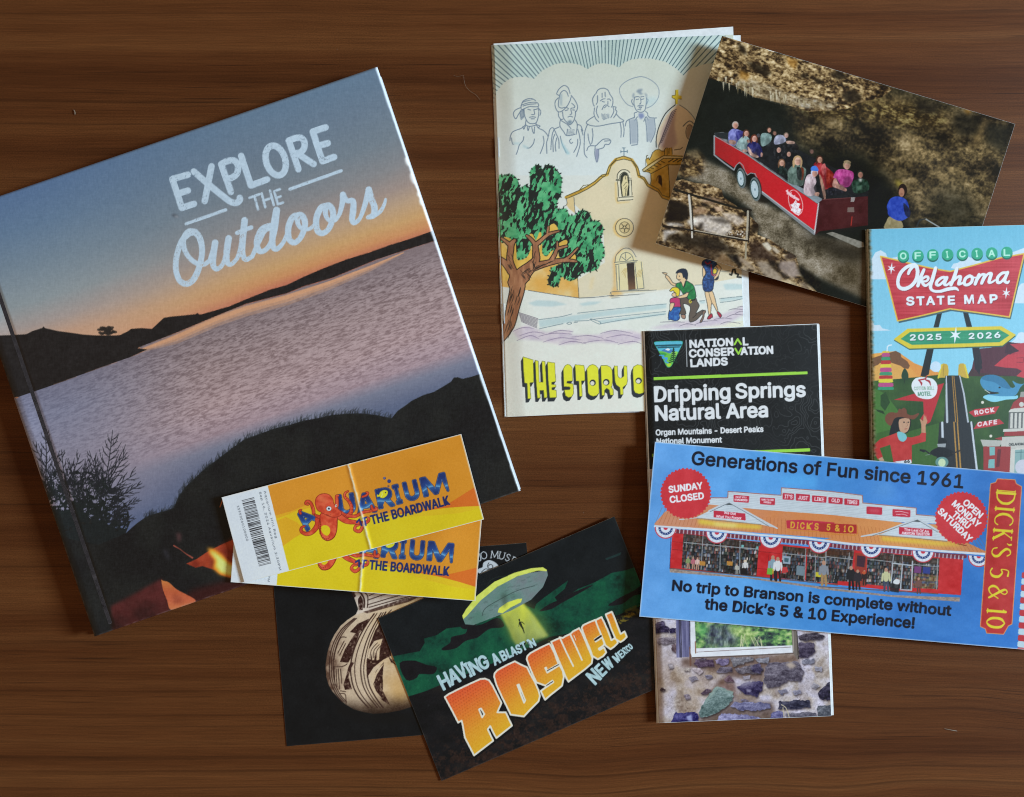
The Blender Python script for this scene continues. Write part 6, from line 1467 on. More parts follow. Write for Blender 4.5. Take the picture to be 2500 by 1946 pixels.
garb([(2010, 720), (2080, 690), (2170, 700), (2190, 800), (2080, 840), (2020, 820)], '1f3a2c'); face(2098, 640, 34, '1c2420', '9a6c5c'); c.soft(yc([(2080, 680), (2120, 680), (2110, 720), (2085, 710)]), 'c8c4be', 1.2, .8); c.soft(yc([(2060, 760), (2120, 750), (2110, 800), (2070, 810)]), '6a8a74', 2, .6); face(1580, 395, 22, '4a3a34', '6a5048')
c.part('guide', label='guide in a blue shirt standing beside the tram')
def gb(pts, col):
    c.fill(smooth(yb(pts), True, 3), lambda x, y: hx(col) + (fbm(x / 6, y / 8, 273, 3)[..., None] - .5) * 40)
gb([(1030, 1420), (1060, 1380), (1130, 1410), (1140, 1470), (1020, 1470)], '8a7e5c')
gb([(1035, 1310), (1060, 1260), (1110, 1245), (1170, 1270), (1190, 1340), (1180, 1390), (1120, 1415), (1050, 1380), (1040, 1340)], '26409e'); gb([(1150, 1290), (1195, 1340), (1190, 1390), (1160, 1370)], '141c3c')
px, py = yb([(1138, 1212)])[0]; c.fill(ellipse(px + 2, py - 3, 11, 16), '1e1410'); c.fill(ellipse(px - .6, py + 2, 6.8, 11), '9a6e58'); c.soft(ellipse(px - 1, py + 6, 3, 2), '6a3c34', .8, .6)
c.part('hand_rail')
c.stroke(yb([(1300, 1400), (1400, 1460)]), 3, '8e9494'); c.stroke(yb([(1300, 1400), (1260, 1410), (1240, 1460)]), 3, '2a3032')
c.part()
c.fill(yb([(210, 228), (262, 240), (255, 246), (215, 236)]), 'd8d6d0')
c.rgb = np.clip(c.rgb, 0, 255)
c.rgb += (vnoise(X / 1.6, Y / 1.6, 275)[..., None] - .5) * 9
eb = .6 * np.maximum(sstep(.9965, .999, c.U), sstep(.004, .001, c.V))[..., None] * vnoise(X / 6, Y / 6, 276)[..., None]
c.rgb = c.rgb * (1 - .35 * eb) + hx('a09a90') * .35 * eb
def cave_h(U, V):
    # curls up at its left end, where it rides on the booklet, and settles towards the table on the right
    return 0.0034 + 0.0082 * (1 - sstep(-.15, .62, U)) + 0.0009 * sstep(.7, 1.0, U) * (1 - V) + .0006 * np.sin(V * 3.1)
loc = world_pt(2030, 450, 0)
cave = thing('cave_photograph', 'glossy photograph of a red tram full of people in a cave', 'photograph', (loc[0], loc[1], 0.0022))
M_PHOTO = print_mat('glossy_photo_paper', 0.25, 0.22, 0.02, 500)
print_parts(c, cave, cave_h, M_PHOTO)
sheet('photo_paper', (cv_tl, cv_tr, cv_bl), cave_h, 0.00026, M_PAPER, cave, (120, 24), 0.2)
# ---------------------------------------------------------------- folded nature reserve brochure
br_tl, br_tr, br_bl = (1568.5, 809), (1994, 791.6), (1603.5, 1765)
c = Print(br_tl, br_tr, br_bl, 1.25, '191b1c', 'black_panel')
zr, zs, zk = zt(1540, 760, 3.8636), zt(1560, 1480, 4.368), zt(1540, 1060, 3.148)
X, Y = c.X, c.Y
c.rgb = np.broadcast_to(hx('191b1c'), c.rgb.shape) + (fbm(X / 40, Y / 40, 301, 2)[..., None] - .5) * 5
# contour lines of a relief map
f = fbm(X / 74, Y / 74, 302, 4) * 15
fx = np.gradient(f, axis=1); fy = np.gradient(f, axis=0)
g = np.hypot(fx, fy) + 1e-4
d = np.abs(f - np.rint(f)) / g
ln_ = np.clip(1.15 - d, 0, 1) * (.35 + .65 * sstep(.35, .6, fbm(X / 90, Y / 90, 303, 2)))
c.rgb = c.rgb * (1 - .30 * ln_[..., None]) + hx('7c8286') * .30 * ln_[..., None]
OFFW = 'd3d8dc'; LIME = '93cc46'
c.part('lettering', label='white lettering reading NATIONAL CONSERVATION LANDS')
c.stroke(zr([(522, 272), (531, 522)]), 2.2, '9aa0a4')
def line(s, a, b, h, bold, col=OFFW, space=1.0):
    p = zr([a, b]); c.text(s, p[0], p[1], h / 3.8636, col, bold=bold, space=space)
line('NATION', (560, 342), (962, 322), 68, 3.0); line('L', (1062, 319), (1106, 317), 68, 3.0)
line('CONSER', (555, 433), (972, 412), 68, 3.0); line('ATION', (1040, 409), (1340, 398), 68, 3.0); line('LANDS', (568, 524), (912, 505), 68, 3.0)
c.stroke(zr([(980, 312), (1008, 262), (1040, 310)]), 4.6, LIME); c.stroke(zr([(985, 352), (1016, 402), (1044, 350)]), 4.6, LIME)
c.part('title_lettering', label='large white lettering reading Dripping Springs Natural Area')
line('Dripping', (228, 852), (935, 826), 138, 3.8); line('Springs', (995, 818), (1645, 802), 132, 3.8)
line('Natural', (236, 1030), (845, 1008), 136, 3.8); line('Area', (905, 1006), (1290, 994), 132, 3.8)
c.part('small_lettering', label='small white lettering reading Organ Mountains Desert Peaks National Monument')
line('Organ Mountains - Desert Peaks', (238, 1170), (1250, 1136), 52, 1.7); line('National Monument', (245, 1252), (858, 1236), 50, 1.7)
c.part('green_rule')
c.fill(zr([(215, 622), (1665, 566), (1668, 594), (216, 650)]), LIME)
c.part('green_rule')
c.fill(zr([(200, 1345), (1690, 1293), (1693, 1322), (202, 1374)]), LIME)
c.part('triangle_emblem', label='triangular emblem with a river, green hills and a pine')
tri = smooth(zr([(222, 300), (240, 288), (350, 284), (470, 282), (488, 295), (480, 320), (440, 400), (385, 510), (358, 526), (338, 515), (300, 440), (235, 325)]), True, 3)
c.stroke(tri, 2.2, '1f7a50', closed=True); c.fill(tri, '58b0c8')
def tf(pts, col, sm=True, al=1.0):
    p = smooth(zr(pts), True, 3) if sm else zr(pts)
    r = c.cover(np.concatenate([c.loop_segs(tri, True)])); 
    m0 = np.zeros(c.pid.shape); m0[r[1]] = r[0]
    def mk(x, y):
        q = (np.stack([x.ravel(), y.ravel()], -1) - c.o) @ c.inv.T
        j = np.rint(q).astype(int); return m0[j[:, 1], j[:, 0]].reshape(x.shape)
    c.fill(p, col, al, mask=mk)
tf([(230, 318), (480, 310), (478, 325), (232, 334)], '24505c', False); tf([(250, 338), (465, 330), (462, 342), (255, 350)], '2c5866', False)
tf([(280, 385), (310, 360), (345, 352), (380, 360), (420, 378), (400, 392), (300, 396)], '4878b0'); tf([(325, 362), (350, 350), (372, 362), (355, 372), (340, 368)], 'dfe6ea')
tf([(250, 385), (300, 378), (380, 400), (440, 385), (450, 400), (400, 500), (350, 530), (290, 440)], '6ab84a'); tf([(255, 400), (300, 390), (340, 405), (300, 430)], '3f9a48'); tf([(380, 390), (440, 380), (420, 430), (390, 420)], '8acc5a')
for pts, w in (([(270, 415), (310, 420), (300, 440), (340, 445), (325, 470), (355, 490)], [2, 4, 3, 5, 4, 3]),):
    c.stroke(zr(pts), w, '4a9ad0', sm=True)
tf([(340, 500), (370, 490), (380, 505), (358, 524)], 'a8cc3c')
for k in range(7):
    y = 350 + 20 * k; w = 6 + 6 * k
    c.stroke(zr([(404 - w, y + 14), (404, y), (404 + w * .8, y + 12)]), 2.4, '1c3a2c')
c.stroke(zr([(404, 345), (404, 488)]), 1.6, '1c3a2c')
# rubble wall photograph below
c.part('stone_wall_photograph', label='photograph of a rubble stone wall with a white framed window')
edge = zk([(125, 270), (1500, 235)])
wall = [edge[0], (2000, 1130)] + [(2045, 1752), (1603, 1766)]
def plaster(x, y):
    n = fbm(x / 26, y / 26, 311, 4); g = vnoise(x / 2.2, y / 2.2, 312); b = fbm(x / 60, y / 40, 313, 3)
    col = ramp(np.clip(.5 + (n - .5) * 1.3 + (b - .5) * .5, 0, 1), [(.1, '7c6c62'), (.35, '9c9088'), (.55, 'aea6a6'), (.75, 'bab5c0'), (1, 'c8c5d4')])
    lav = sstep(.45, .6, fbm(x / 34, y / 44, 314, 2))[..., None]
    col = col * (1 - .35 * lav) + hx('b4b2d0') * .35 * lav
    crack = sstep(.86, .93, ridged(x / 15, y / 12, 316, 4))[..., None]
    col = col * (1 - .45 * crack) + hx('4a3c38') * .45 * crack
    return col + (g - .5)[..., None] * 26 + (fbm(x / 5, y / 5, 317, 3)[..., None] - .5) * 40
c.fill(wall, plaster)
warm = zs([(190, 700), (260, 450), (420, 560), (480, 680), (880, 700), (840, 860), (640, 1000), (640, 1140), (480, 1120), (500, 900), (300, 900), (220, 1240), (190, 1240)])
c.soft(warm, 'a68c70', 14, .30)
c.soft(zs([(150, 130), (200, 380), (240, 700), (240, 1240), (180, 1240)]), '8a745e', 8, .6)
def stone(pts, col, al=1.0, rim='2a2230'):
    p0 = np.array(zs(pts), float); p = []
    for i in range(len(p0)):                      # broken, slightly jagged outline
        a, b = p0[i], p0[(i + 1) % len(p0)]; n = max(2, int(np.hypot(*(b - a)) / 4))
        for k in range(n):
            q = a + (b - a) * (k + (0.12 if k == 0 else 0)) / n
            p.append(q + np.array([vnoise(q[0] / 5, q[1] / 5, 351) - .5, vnoise(q[0] / 5, q[1] / 5, 352) - .5]) * 5.0)
    ce = np.mean(p, 0)
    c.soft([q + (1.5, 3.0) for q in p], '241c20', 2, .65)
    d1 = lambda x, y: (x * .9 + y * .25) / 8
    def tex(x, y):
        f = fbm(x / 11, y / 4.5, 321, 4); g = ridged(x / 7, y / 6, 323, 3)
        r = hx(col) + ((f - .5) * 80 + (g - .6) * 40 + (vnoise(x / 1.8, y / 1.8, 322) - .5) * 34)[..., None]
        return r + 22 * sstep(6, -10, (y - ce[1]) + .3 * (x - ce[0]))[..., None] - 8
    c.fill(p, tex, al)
gaps = [([(450, 550), (1700, 520), (1720, 600), (1350, 660), (1330, 790), (1000, 760), (860, 860), (980, 1000), (720, 950), (930, 720), (620, 660), (450, 650)], '5a4236'), ([(640, 1140), (1000, 1010), (1420, 1020), (1480, 1200), (650, 1230)], '4e3c34'), ([(840, 800), (1020, 800), (1040, 1000), (900, 880)], '5a3c30'), ([(1040, 940), (1280, 970), (1260, 1010), (1020, 1000)], '6a5444')]
for pts, col in gaps:
    c.soft(zs(pts), lambda x, y, col=col: hx(col) + (fbm(x / 8, y / 8, 324, 3)[..., None] - .5) * 50, 6, .75)
for pts, col in (([(160, 180), (250, 160), (330, 240), (320, 285), (160, 290)], '342c46'), ([(330, 240), (390, 230), (390, 290), (330, 285)], '2e2848'), ([(190, 340), (380, 335), (390, 395), (200, 405)], '716872'), ([(350, 420), (400, 400), (400, 500), (350, 480)], '5c4c52'),
                 ([(580, 610), (600, 560), (790, 565), (810, 640), (640, 660)], '4e3e52'), ([(805, 580), (850, 560), (960, 560), (950, 620), (870, 640)], '6e6484'), ([(830, 690), (860, 650), (980, 650), (1000, 690), (930, 715), (840, 710)], '5a5362'), ([(980, 545), (1230, 545), (1220, 580), (1100, 620), (1000, 640)], '6c6a72'), ([(1235, 560), (1390, 540), (1390, 610), (1260, 600)], '747480'),
                 ([(1020, 670), (1200, 620), (1330, 660), (1300, 720), (1060, 720)], '5c5660'), ([(1190, 640), (1280, 600), (1320, 680), (1290, 720), (1210, 700)], '46405a'), ([(1350, 650), (1400, 600), (1700, 590), (1760, 690), (1720, 800), (1600, 790), (1490, 860), (1360, 870), (1330, 800)], '544e5c'), ([(1700, 390), (1870, 390), (1880, 490), (1800, 550), (1700, 540)], '40384c'), ([(1700, 310), (1880, 280), (1990, 320), (1940, 360), (1720, 370)], '3a3440'), ([(1740, 570), (1870, 560), (1870, 610), (1740, 620)], '6a6a7a'),
                 ([(700, 740), (760, 725), (800, 760), (740, 790)], '6e6878'), ([(520, 760), (600, 745), (640, 780), (560, 810)], '7c7684'), ([(1100, 740), (1180, 735), (1190, 775), (1110, 780)], '8a8490'), ([(1480, 900), (1560, 880), (1600, 920), (1510, 945)], '6c6a7c'), ([(1640, 900), (1720, 890), (1740, 930), (1660, 950)], '7a788a'), ([(480, 950), (540, 940), (560, 985), (500, 1000)], '7e7480'), ([(1080, 990), (1180, 1000), (1160, 1020), (1090, 1015)], '5a5468'), ([(1880, 640), (1960, 650), (1940, 700), (1880, 690)], '8c8a98'), ([(300, 620), (360, 610), (380, 660), (320, 670)], '8a8288'), ([(640, 560), (720, 552), (720, 568), (650, 575)], '4a4250'),
                 ([(480, 660), (550, 655), (540, 700), (480, 690)], '948a86'), ([(570, 670), (640, 655), (690, 690), (660, 730), (600, 715)], 'a89ca2'), ([(900, 780), (960, 730), (1010, 800), (940, 805)], '5a4450'), ([(1040, 870), (1140, 810), (1330, 800), (1310, 890), (1260, 970), (1130, 940)], '302a4c'), ([(660, 930), (720, 880), (780, 890), (720, 950)], '4a3c4a'), ([(640, 1130), (700, 1010), (830, 850), (1010, 920), (1000, 1000), (900, 1100), (760, 1170), (650, 1190)], '5f7474'),
                 ([(980, 1070), (1010, 1020), (1400, 1030), (1410, 1090), (1300, 1110), (1080, 1115)], '646486'), ([(830, 1210), (880, 1140), (1150, 1160), (1300, 1190), (1310, 1225), (840, 1240)], '77769c'), ([(1480, 1100), (1490, 1010), (1820, 1000), (1830, 1080), (1680, 1100)], '2c2c40'), ([(1400, 1150), (1480, 1120), (1540, 1130), (1540, 1200), (1400, 1200)], '5c5c86'), ([(1560, 1140), (1880, 1130), (1900, 1190), (1580, 1200)], '565462'), ([(1900, 920), (2040, 800), (2060, 1010), (1920, 990)], '241f34'), ([(1900, 1060), (2060, 1050), (2070, 1190), (1910, 1180)], '4c505a'), ([(340, 1240), (390, 1130), (450, 1140), (630, 1130), (640, 1240)], '2a2860'), ([(220, 890), (250, 860), (290, 890), (260, 910)], '3a2c30'), ([(1830, 860), (1860, 810), (1930, 860), (1880, 890)], '8a8690')):
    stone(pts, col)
c.soft(zs([(700, 1010), (830, 850), (860, 860), (740, 1000)]), '93a69e', 2, .7); c.soft(zs([(860, 870), (1010, 910), (1000, 940), (880, 890)]), '8aa098', 2, .6)
c.soft(zs([(500, 1180), (560, 1150), (570, 1230), (520, 1220)]), 'a8b0d8', 2, .8); c.soft(zs([(1560, 620), (1620, 590), (1680, 640), (1620, 670)]), 'b8a898', 3, .8); c.soft(zs([(1140, 880), (1200, 890), (1190, 920), (1150, 915)]), 'a8a4bc', 2, .7); c.soft(zs([(1040, 820), (1200, 790), (1220, 830), (1100, 860)]), 'a8a4b4', 4, .7)
c.stroke(zs([(1520, 1050), (1570, 1090), (1605, 1195)]), 2, 'b8b09a', sm=True); c.stroke(zs([(1535, 1080), (1545, 1195)]), 1.6, 'b8b09a')
# window
c.part('printed_window', parent=c.cur)
c.fill(zs([(395, 130), (545, 140), (555, 540), (400, 548)]), lambda x, y: hx('6c6c90') + (vnoise(x / 3, y / 40, 331)[..., None] - .5) * 60)
for x0 in (430, 445, 540):
    c.stroke(zs([(x0, 130), (x0 + 8, 545)]), 2.2, '33303e')
c.stroke(zs([(545, 440), (550, 630)]), 4.5, '6a4c40')
c.fill(zs([(595, 160), (1630, 220), (1640, 430), (610, 450)]), lambda x, y: ramp(np.clip(fbm(x / 11, y / 9, 333, 4) * 1.2 - .1, 0, 1), [(.15, '232a34'), (.35, '3f5a48'), (.5, '5c8a50'), (.65, '82a866'), (.85, 'b4c48a')]))
c.soft(zs([(720, 200), (960, 200), (1060, 330), (1050, 440), (720, 430)]), lambda x, y: ramp(fbm(x / 5, y / 14, 334, 3), [(.3, '2c2c40'), (.6, '5c6478'), (.85, '98a0ac')]), 8, .75)
c.soft(zs([(960, 230), (1150, 210), (1240, 300), (1220, 400), (1100, 340), (990, 300)]), lambda x, y: ramp(fbm(x / 6, y / 6, 335, 3), [(.25, '6a8a4a'), (.6, 'a8c078'), (.9, 'd0d8a0')]), 5, .85)
for k in range(16):
    x = random.uniform(1040, 1300); c.stroke(zs([(x, 300 + random.uniform(0, 60)), (x + random.uniform(-40, 60), 430)]), 1.6, random.choice(['b8bc90', '8a9a68', 'ccc8a8']), alpha=.8)
c.soft(zs([(620, 210), (720, 200), (730, 280), (650, 330)]), '4aa25c', 6, .6)
FR = lambda x, y: hx('d4d8e0') + (fbm(x / 12, y / 12, 336, 3)[..., None] - .5) * 24
c.fill(zs([(548, 150), (595, 150), (605, 480), (620, 540), (570, 548), (550, 500)]), FR); c.fill(zs([(600, 450), (1640, 418), (1660, 480), (1680, 500), (560, 545), (600, 500)]), FR)
c.stroke(zs([(600, 380), (605, 500)]), 3, '8a6a58'); c.stroke(zs([(615, 490), (1000, 470), (1620, 436)]), 1.5, '7a6a6a'); c.stroke(zs([(570, 550), (1000, 535), (1690, 500)]), 3, '5a4c48')
c.fill(zs([(1625, 220), (1680, 260), (1700, 560), (1690, 570), (1640, 490)]), '6c645e'); c.stroke(zs([(1640, 250), (1650, 480)]), 2, '9a948a'); c.stroke(zs([(1685, 270), (1700, 560)]), 2.4, '2c2622')
c.part()
c.rgb += (vnoise(X / 1.7, Y / 1.7, 341)[..., None] - .5) * 7
le = sstep(.010, .002, c.U + .006 * (vnoise(c.V * 120, c.U * 0, 342) - .5))[..., None] + .7 * sstep(.0035, .001, c.V + .002 * (vnoise(c.U * 90, c.V * 0, 343) - .5))[..., None]
le = np.clip(le, 0, 1)
c.rgb = c.rgb * (1 - .55 * le) + hx('8e8478') * .55 * le
def bro_h(U, V):
    return 0.0036 + .0012 * sstep(0, .05, U) + .0004 * np.sin(np.pi * V) - .0006 * (1 - sstep(0, .015, U))
loc = world_pt(1800, 1280, 0)
bro = thing('nature_brochure', 'black folded trail brochure with white title lettering, lying across the comic booklet corner', 'brochure', (loc[0], loc[1], 0.0018))
M_BRO = print_mat('satin_brochure', 0.45, 0.25, 0.06, 700)
print_parts(c, bro, bro_h, M_BRO)
bqd = (br_tl, br_tr, br_bl)
sheet('folded_panel', bqd, bro_h, 0.00014, M_PAPER, bro, (400, 16), .6, 8e-5)
for k, (dx, dy, rx) in enumerate(((4.5, -1.5, 0), (6.5, 0.5, 0), (2.5, 1.0, 0))):
    dz = 0.0007 * (k + 1)
    sheet('folded_panel', ((br_tl[0] + 5, br_tl[1] + dy), (br_tr[0] + dx, br_tr[1] + dy), (br_bl[0] + 5, br_bl[1] - 1.5)), lambda U, V, dz=dz: bro_h(U, V) - dz, 0.00014, M_PAPER, bro, (400, 6))
# ---------------------------------------------------------------- folded state road map
mp_tl, mp_tr, mp_bl = (2117, 560), (2517, 549), (2138, 1520)
c = Print(mp_tl, mp_tr, mp_bl, 1.25, '74b8d2', 'sky_blue_cover')
zm, zn = zt(2080, 540, 4.7214), zt(2080, 800, 4.7214)
X, Y = c.X, c.Y
c.rgb = ramp(c.V + .03 * (fbm(X / 50, Y / 50, 401, 2) - .5), [(0, '66acc8'), (.15, '76b8d2'), (.35, '80c0d8'), (.6, '86c4dc')])
CL = 'bcd0de'
c.part('cloud')
c.fill(zm([(175, 670), (230, 560), (225, 440), (270, 360), (330, 335), (390, 370), (415, 430), (480, 420), (530, 410), (600, 500), (500, 670)]), CL)
c.part('cloud'); c.fill(zm([(1140, 540), (1170, 490), (1220, 480), (1280, 440), (1340, 410), (1420, 440), (1500, 470), (1300, 580)]), CL); c.fill(zm([(1840, 360), (1900, 340), (1980, 310), (2050, 300), (2050, 400), (1850, 410)]), CL)
c.part('cloud'); c.fill(zm([(1870, 945), (1900, 780), (1950, 720), (2060, 700), (2060, 950)]), CL)
c.part('cloud'); c.fill(zm([(170, 1270), (170, 1130), (220, 1130), (260, 1200), (320, 1195), (350, 1235), (450, 1260)]), CL)
c.part('cloud'); c.fill(zn([(1800, 200), (1880, 130), (1920, 60), (1960, 50), (2060, 90), (2060, 200)]), CL)
# hills, mesas and ground
c.part('landscape', label='cartoon roadside landscape with hills, mesas and green fields')
c.fill(zn([(160, 330), (240, 300), (500, 270), (560, 300), (720, 420), (900, 480), (1010, 520), (1000, 640), (160, 640)]), lambda x, y: ramp((x - 2120) / 160, [(0, 'd09a4a'), (.5, 'd29a4c'), (1, 'c9843c')]))
c.fill(zn([(560, 300), (640, 420), (760, 550), (1000, 545), (1010, 520), (900, 480), (720, 410)]), 'cc8a42')
c.fill(zn([(200, 440), (240, 350), (330, 320), (430, 290), (505, 268), (560, 295), (570, 340), (640, 390), (668, 440), (650, 475), (600, 470), (560, 440), (440, 400), (320, 410), (260, 470)]), '6b4a30')
c.fill(zn([(160, 600), (200, 470), (320, 420), (440, 410), (540, 440), (590, 480), (600, 620), (160, 640)]), 'c99a50')
c.fill(zn([(1480, 240), (1600, 230), (1800, 170), (1960, 180), (2060, 180), (2060, 600), (1330, 570), (1380, 480), (1400, 380)]), '4c2430')
c.fill(zn([(1790, 160), (1950, 190), (1945, 280), (1830, 310), (1760, 290)]), '3a1c28')
c.fill(zn([(1640, 440), (1720, 370), (1800, 310), (2060, 290), (2060, 600), (1880, 570), (1960, 500), (1900, 470), (1760, 460)]), 'b0343e'); c.fill(zn([(1820, 190), (2060, 170), (2060, 310), (1830, 300), (1930, 270)]), 'a83440'); c.stroke(zn([(1900, 350), (1980, 345), (1975, 400), (1900, 400)]), 1.4, '7c2430')
c.fill(zn([(1340, 540), (1380, 470), (1450, 520), (1900, 560), (1880, 610), (1340, 590)]), '3e2a2a')
G = lambda x, y: ramp(fbm(x / 46, y / 46, 405, 3), [(.25, '24401e'), (.55, '2e4c22'), (.8, '3a5a28')])
c.fill(zn([(160, 620), (600, 585), (1000, 545), (1340, 560), (1900, 560), (2060, 600), (2060, 2200), (160, 2200)]), G)
c.fill(zn([(200, 760), (260, 700), (380, 760), (520, 940), (620, 1100), (480, 1240), (210, 1260)]), '3f6a2c'); c.fill(zn([(330, 780), (390, 740), (440, 860), (380, 960), (330, 900)]), '24421e'); c.fill(zn([(210, 1240), (420, 1180), (640, 1200), (1000, 1100), (1000, 1700), (210, 1700)]), '365a26'); c.fill(zn([(270, 940), (360, 960), (380, 1000), (300, 970)]), '1e3618')
# road sign
c.part('sign_post')
for pts in ([(985, 1050), (1040, 1050), (1000, 1225), (940, 1225)], [(1280, 1050), (1340, 1060), (1385, 1220), (1320, 1220)], [(870, 1460), (945, 1460), (890, 1720), (820, 1720)], [(1390, 1460), (1465, 1460), (1500, 1700), (1430, 1700)]):
    c.fill(zm(pts), '1c2226')
c.fill(zn([(865, 240), (940, 240), (885, 540), (845, 560), (790, 560)]), '1b2022'); c.fill(zn([(1385, 230), (1470, 230), (1500, 400), (1470, 540), (1420, 480)]), '231f26')
c.part('red_sign', label='red bow tie road sign with a yellow edge')
sg = [(330, 405), (600, 470), (900, 540), (1130, 580), (1400, 510), (1700, 425), (1985, 375), (1900, 740), (1815, 1105), (1500, 1060), (1130, 1010), (800, 1090), (525, 1150), (430, 780)]
c.fill(zm([(x + 15, y + 26) for x, y in sg]), '3e5a62', own=False)
c.fill(zm(sg), lambda x, y: hx('b2343e') + (vnoise(x / 60, y / 2.0, 411)[..., None] - .5) * 24 + (fbm(x / 30, y / 20, 412, 2)[..., None] - .5) * 18)
c.stroke(zm(sg), 3.4, 'cfae44', closed=True)
def star(z, x, y, r, col='d4dee6'):
    p = z([(x, y)])[0]
    for k in range(3):
        a = math.radians(95 + 60 * k); L = r * (1.0 if k == 0 else .72)
        d = np.array([math.cos(a), math.sin(a)]) * L; e = np.array([-d[1], d[0]]) / L * r * .16
        p = np.array(p); c.fill([p + d, p + e, p - d, p - e], col)
star(zm, 455, 545, 16); star(zm, 1778, 828, 16)
c.part('lettering', label='white script Oklahoma over STATE MAP')
for off, col in (((.9, 1.5), '7a2430'), ((0, 0), 'd3dde4')):
    def sc(pts, w, closed=False):
        p = [(a + off[0], b + off[1]) for a, b in zm(pts)]
        c.stroke(p, np.atleast_1d(w) / 4.7214, col, sm=True, closed=closed)
    sc([(650, 605), (670, 560), (720, 515), (755, 560), (745, 660), (690, 740), (610, 780), (545, 760), (530, 690), (560, 600), (630, 530), (720, 500), (760, 530)], [34, 38, 40, 44, 44, 42, 46, 42, 40, 42, 40, 36, 24])
    sc([(830, 560), (790, 650), (760, 745)], [36, 44, 40]); sc([(780, 690), (850, 640), (880, 655), (860, 690), (800, 695)], [26, 32, 34, 28, 22]); sc([(800, 690), (830, 735), (860, 740), (905, 700)], [34, 36, 30, 24])
    sc([(965, 540), (930, 660), (905, 750), (930, 800), (1010, 810), (1100, 785), (1190, 775), (1228, 800)], [40, 46, 42, 32, 34, 42, 40, 14])
    sc([(1090, 655), (1040, 650), (985, 690), (975, 730), (1010, 735), (1060, 690), (1095, 650), (1065, 720), (1095, 735), (1135, 700)], [36, 34, 38, 38, 30, 30, 38, 40, 30, 22])
    sc([(1210, 545), (1180, 640), (1140, 735)], [40, 44, 40]); sc([(1150, 710), (1210, 650), (1250, 640), (1240, 690), (1230, 725), (1270, 715), (1300, 690)], [26, 30, 38, 42, 36, 26, 20])
    sc([(1360, 630), (1310, 660), (1295, 720), (1330, 735), (1380, 700), (1385, 645), (1345, 632)], [36, 38, 38, 34, 36, 38, 34]); sc([(1390, 650), (1420, 650)], [20, 22])
    sc([(1465, 615), (1445, 660), (1420, 725)], [36, 40, 38]); sc([(1435, 690), (1490, 620), (1530, 620), (1515, 665), (1495, 715)], [26, 28, 38, 40, 38]); sc([(1510, 690), (1560, 615), (1605, 605), (1590, 660), (1580, 705), (1610, 705), (1650, 680)], [26, 28, 38, 42, 36, 26, 20])
    sc([(1780, 595), (1730, 600), (1680, 650), (1680, 705), (1720, 700), (1770, 640), (1795, 590), (1760, 680), (1790, 710), (1812, 690)], [34, 34, 38, 38, 30, 30, 38, 40, 32, 20])
for off, col in (((.9, 1.6), '74222e'), ((0, 0), 'd3dde4')):
    for s, a, b, h in (('S', (632, 968), (715, 965), 92), ('T', (750, 966), (832, 963), 92), ('A', (862, 964), (952, 960), 92), ('T', (985, 958), (1062, 956), 90), ('E', (1112, 958), (1184, 955), 92), ('M', (1302, 950), (1400, 946), 94), ('A', (1452, 946), (1545, 942), 92), ('P', (1595, 942), (1676, 938), 92)):
        p = [(x + off[0], y + off[1]) for x, y in zm([a, b])]
        c.text(s, p[0], p[1], h / 4.7214, col, bold=3.0)
c.part('letter_discs', label='row of green discs spelling OFFICIAL')
for ch, x, y in zip('OFFICIAL', (592, 760, 932, 1102, 1273, 1443, 1612, 1785), (402, 398, 390, 385, 380, 376, 370, 362)):
    p = zm([(x, y + 14)])[0]; c.fill(ellipse(p[0], p[1], 14, 14.5), '1c5e50')
    p = zm([(x, y)])[0]; c.fill(ellipse(p[0], p[1] - .4, 14, 14), '2c9c7a')
    q = zm([(x - (34 if ch != 'I' else 8), y + 36), (x + (34 if ch != 'I' else 8), y + 34)])
    c.text(ch, q[0], q[1], 72 / 4.7214, 'a8dccb', bold=1.7)
c.part('year_sign', label='green and yellow sign reading 2025 2026')
hexo = [(480, 1362), (640, 1240), (1200, 1225), (1720, 1210), (1890, 1310), (1735, 1435), (1200, 1455), (660, 1470)]
c.fill(zm([(x + 2, y + 14) for x, y in hexo]), '35564e', own=False); c.fill(zm(hexo), 'c9b936')
c.fill(zm([(560, 1358), (670, 1278), (1200, 1262), (1700, 1250), (1815, 1315), (1700, 1395), (1200, 1412), (690, 1425)]), lambda x, y: hx('2f8a66') + (vnoise(x / 40, y / 1.8, 415)[..., None] - .5) * 16)
for s, a, b in (('2', (672, 1372), (734, 1370)), ('0', (766, 1370), (832, 1368)), ('2', (868, 1368), (930, 1366)), ('5', (968, 1366), (1030, 1364)), ('2', (1350, 1356), (1410, 1354)), ('0', (1448, 1352), (1512, 1350)), ('2', (1548, 1348), (1608, 1346)), ('6', (1645, 1344), (1708, 1342))):
    p = zm([a, b]); c.text(s, (p[0][0] + .6, p[0][1] + 1.2), (p[1][0] + .6, p[1][1] + 1.2), 63 / 4.7214, '1d4a3c', bold=2.4); c.text(s, p[0], p[1], 63 / 4.7214, 'd2dcdf', bold=1.8)
star(zm, 1192, 1312, 22)
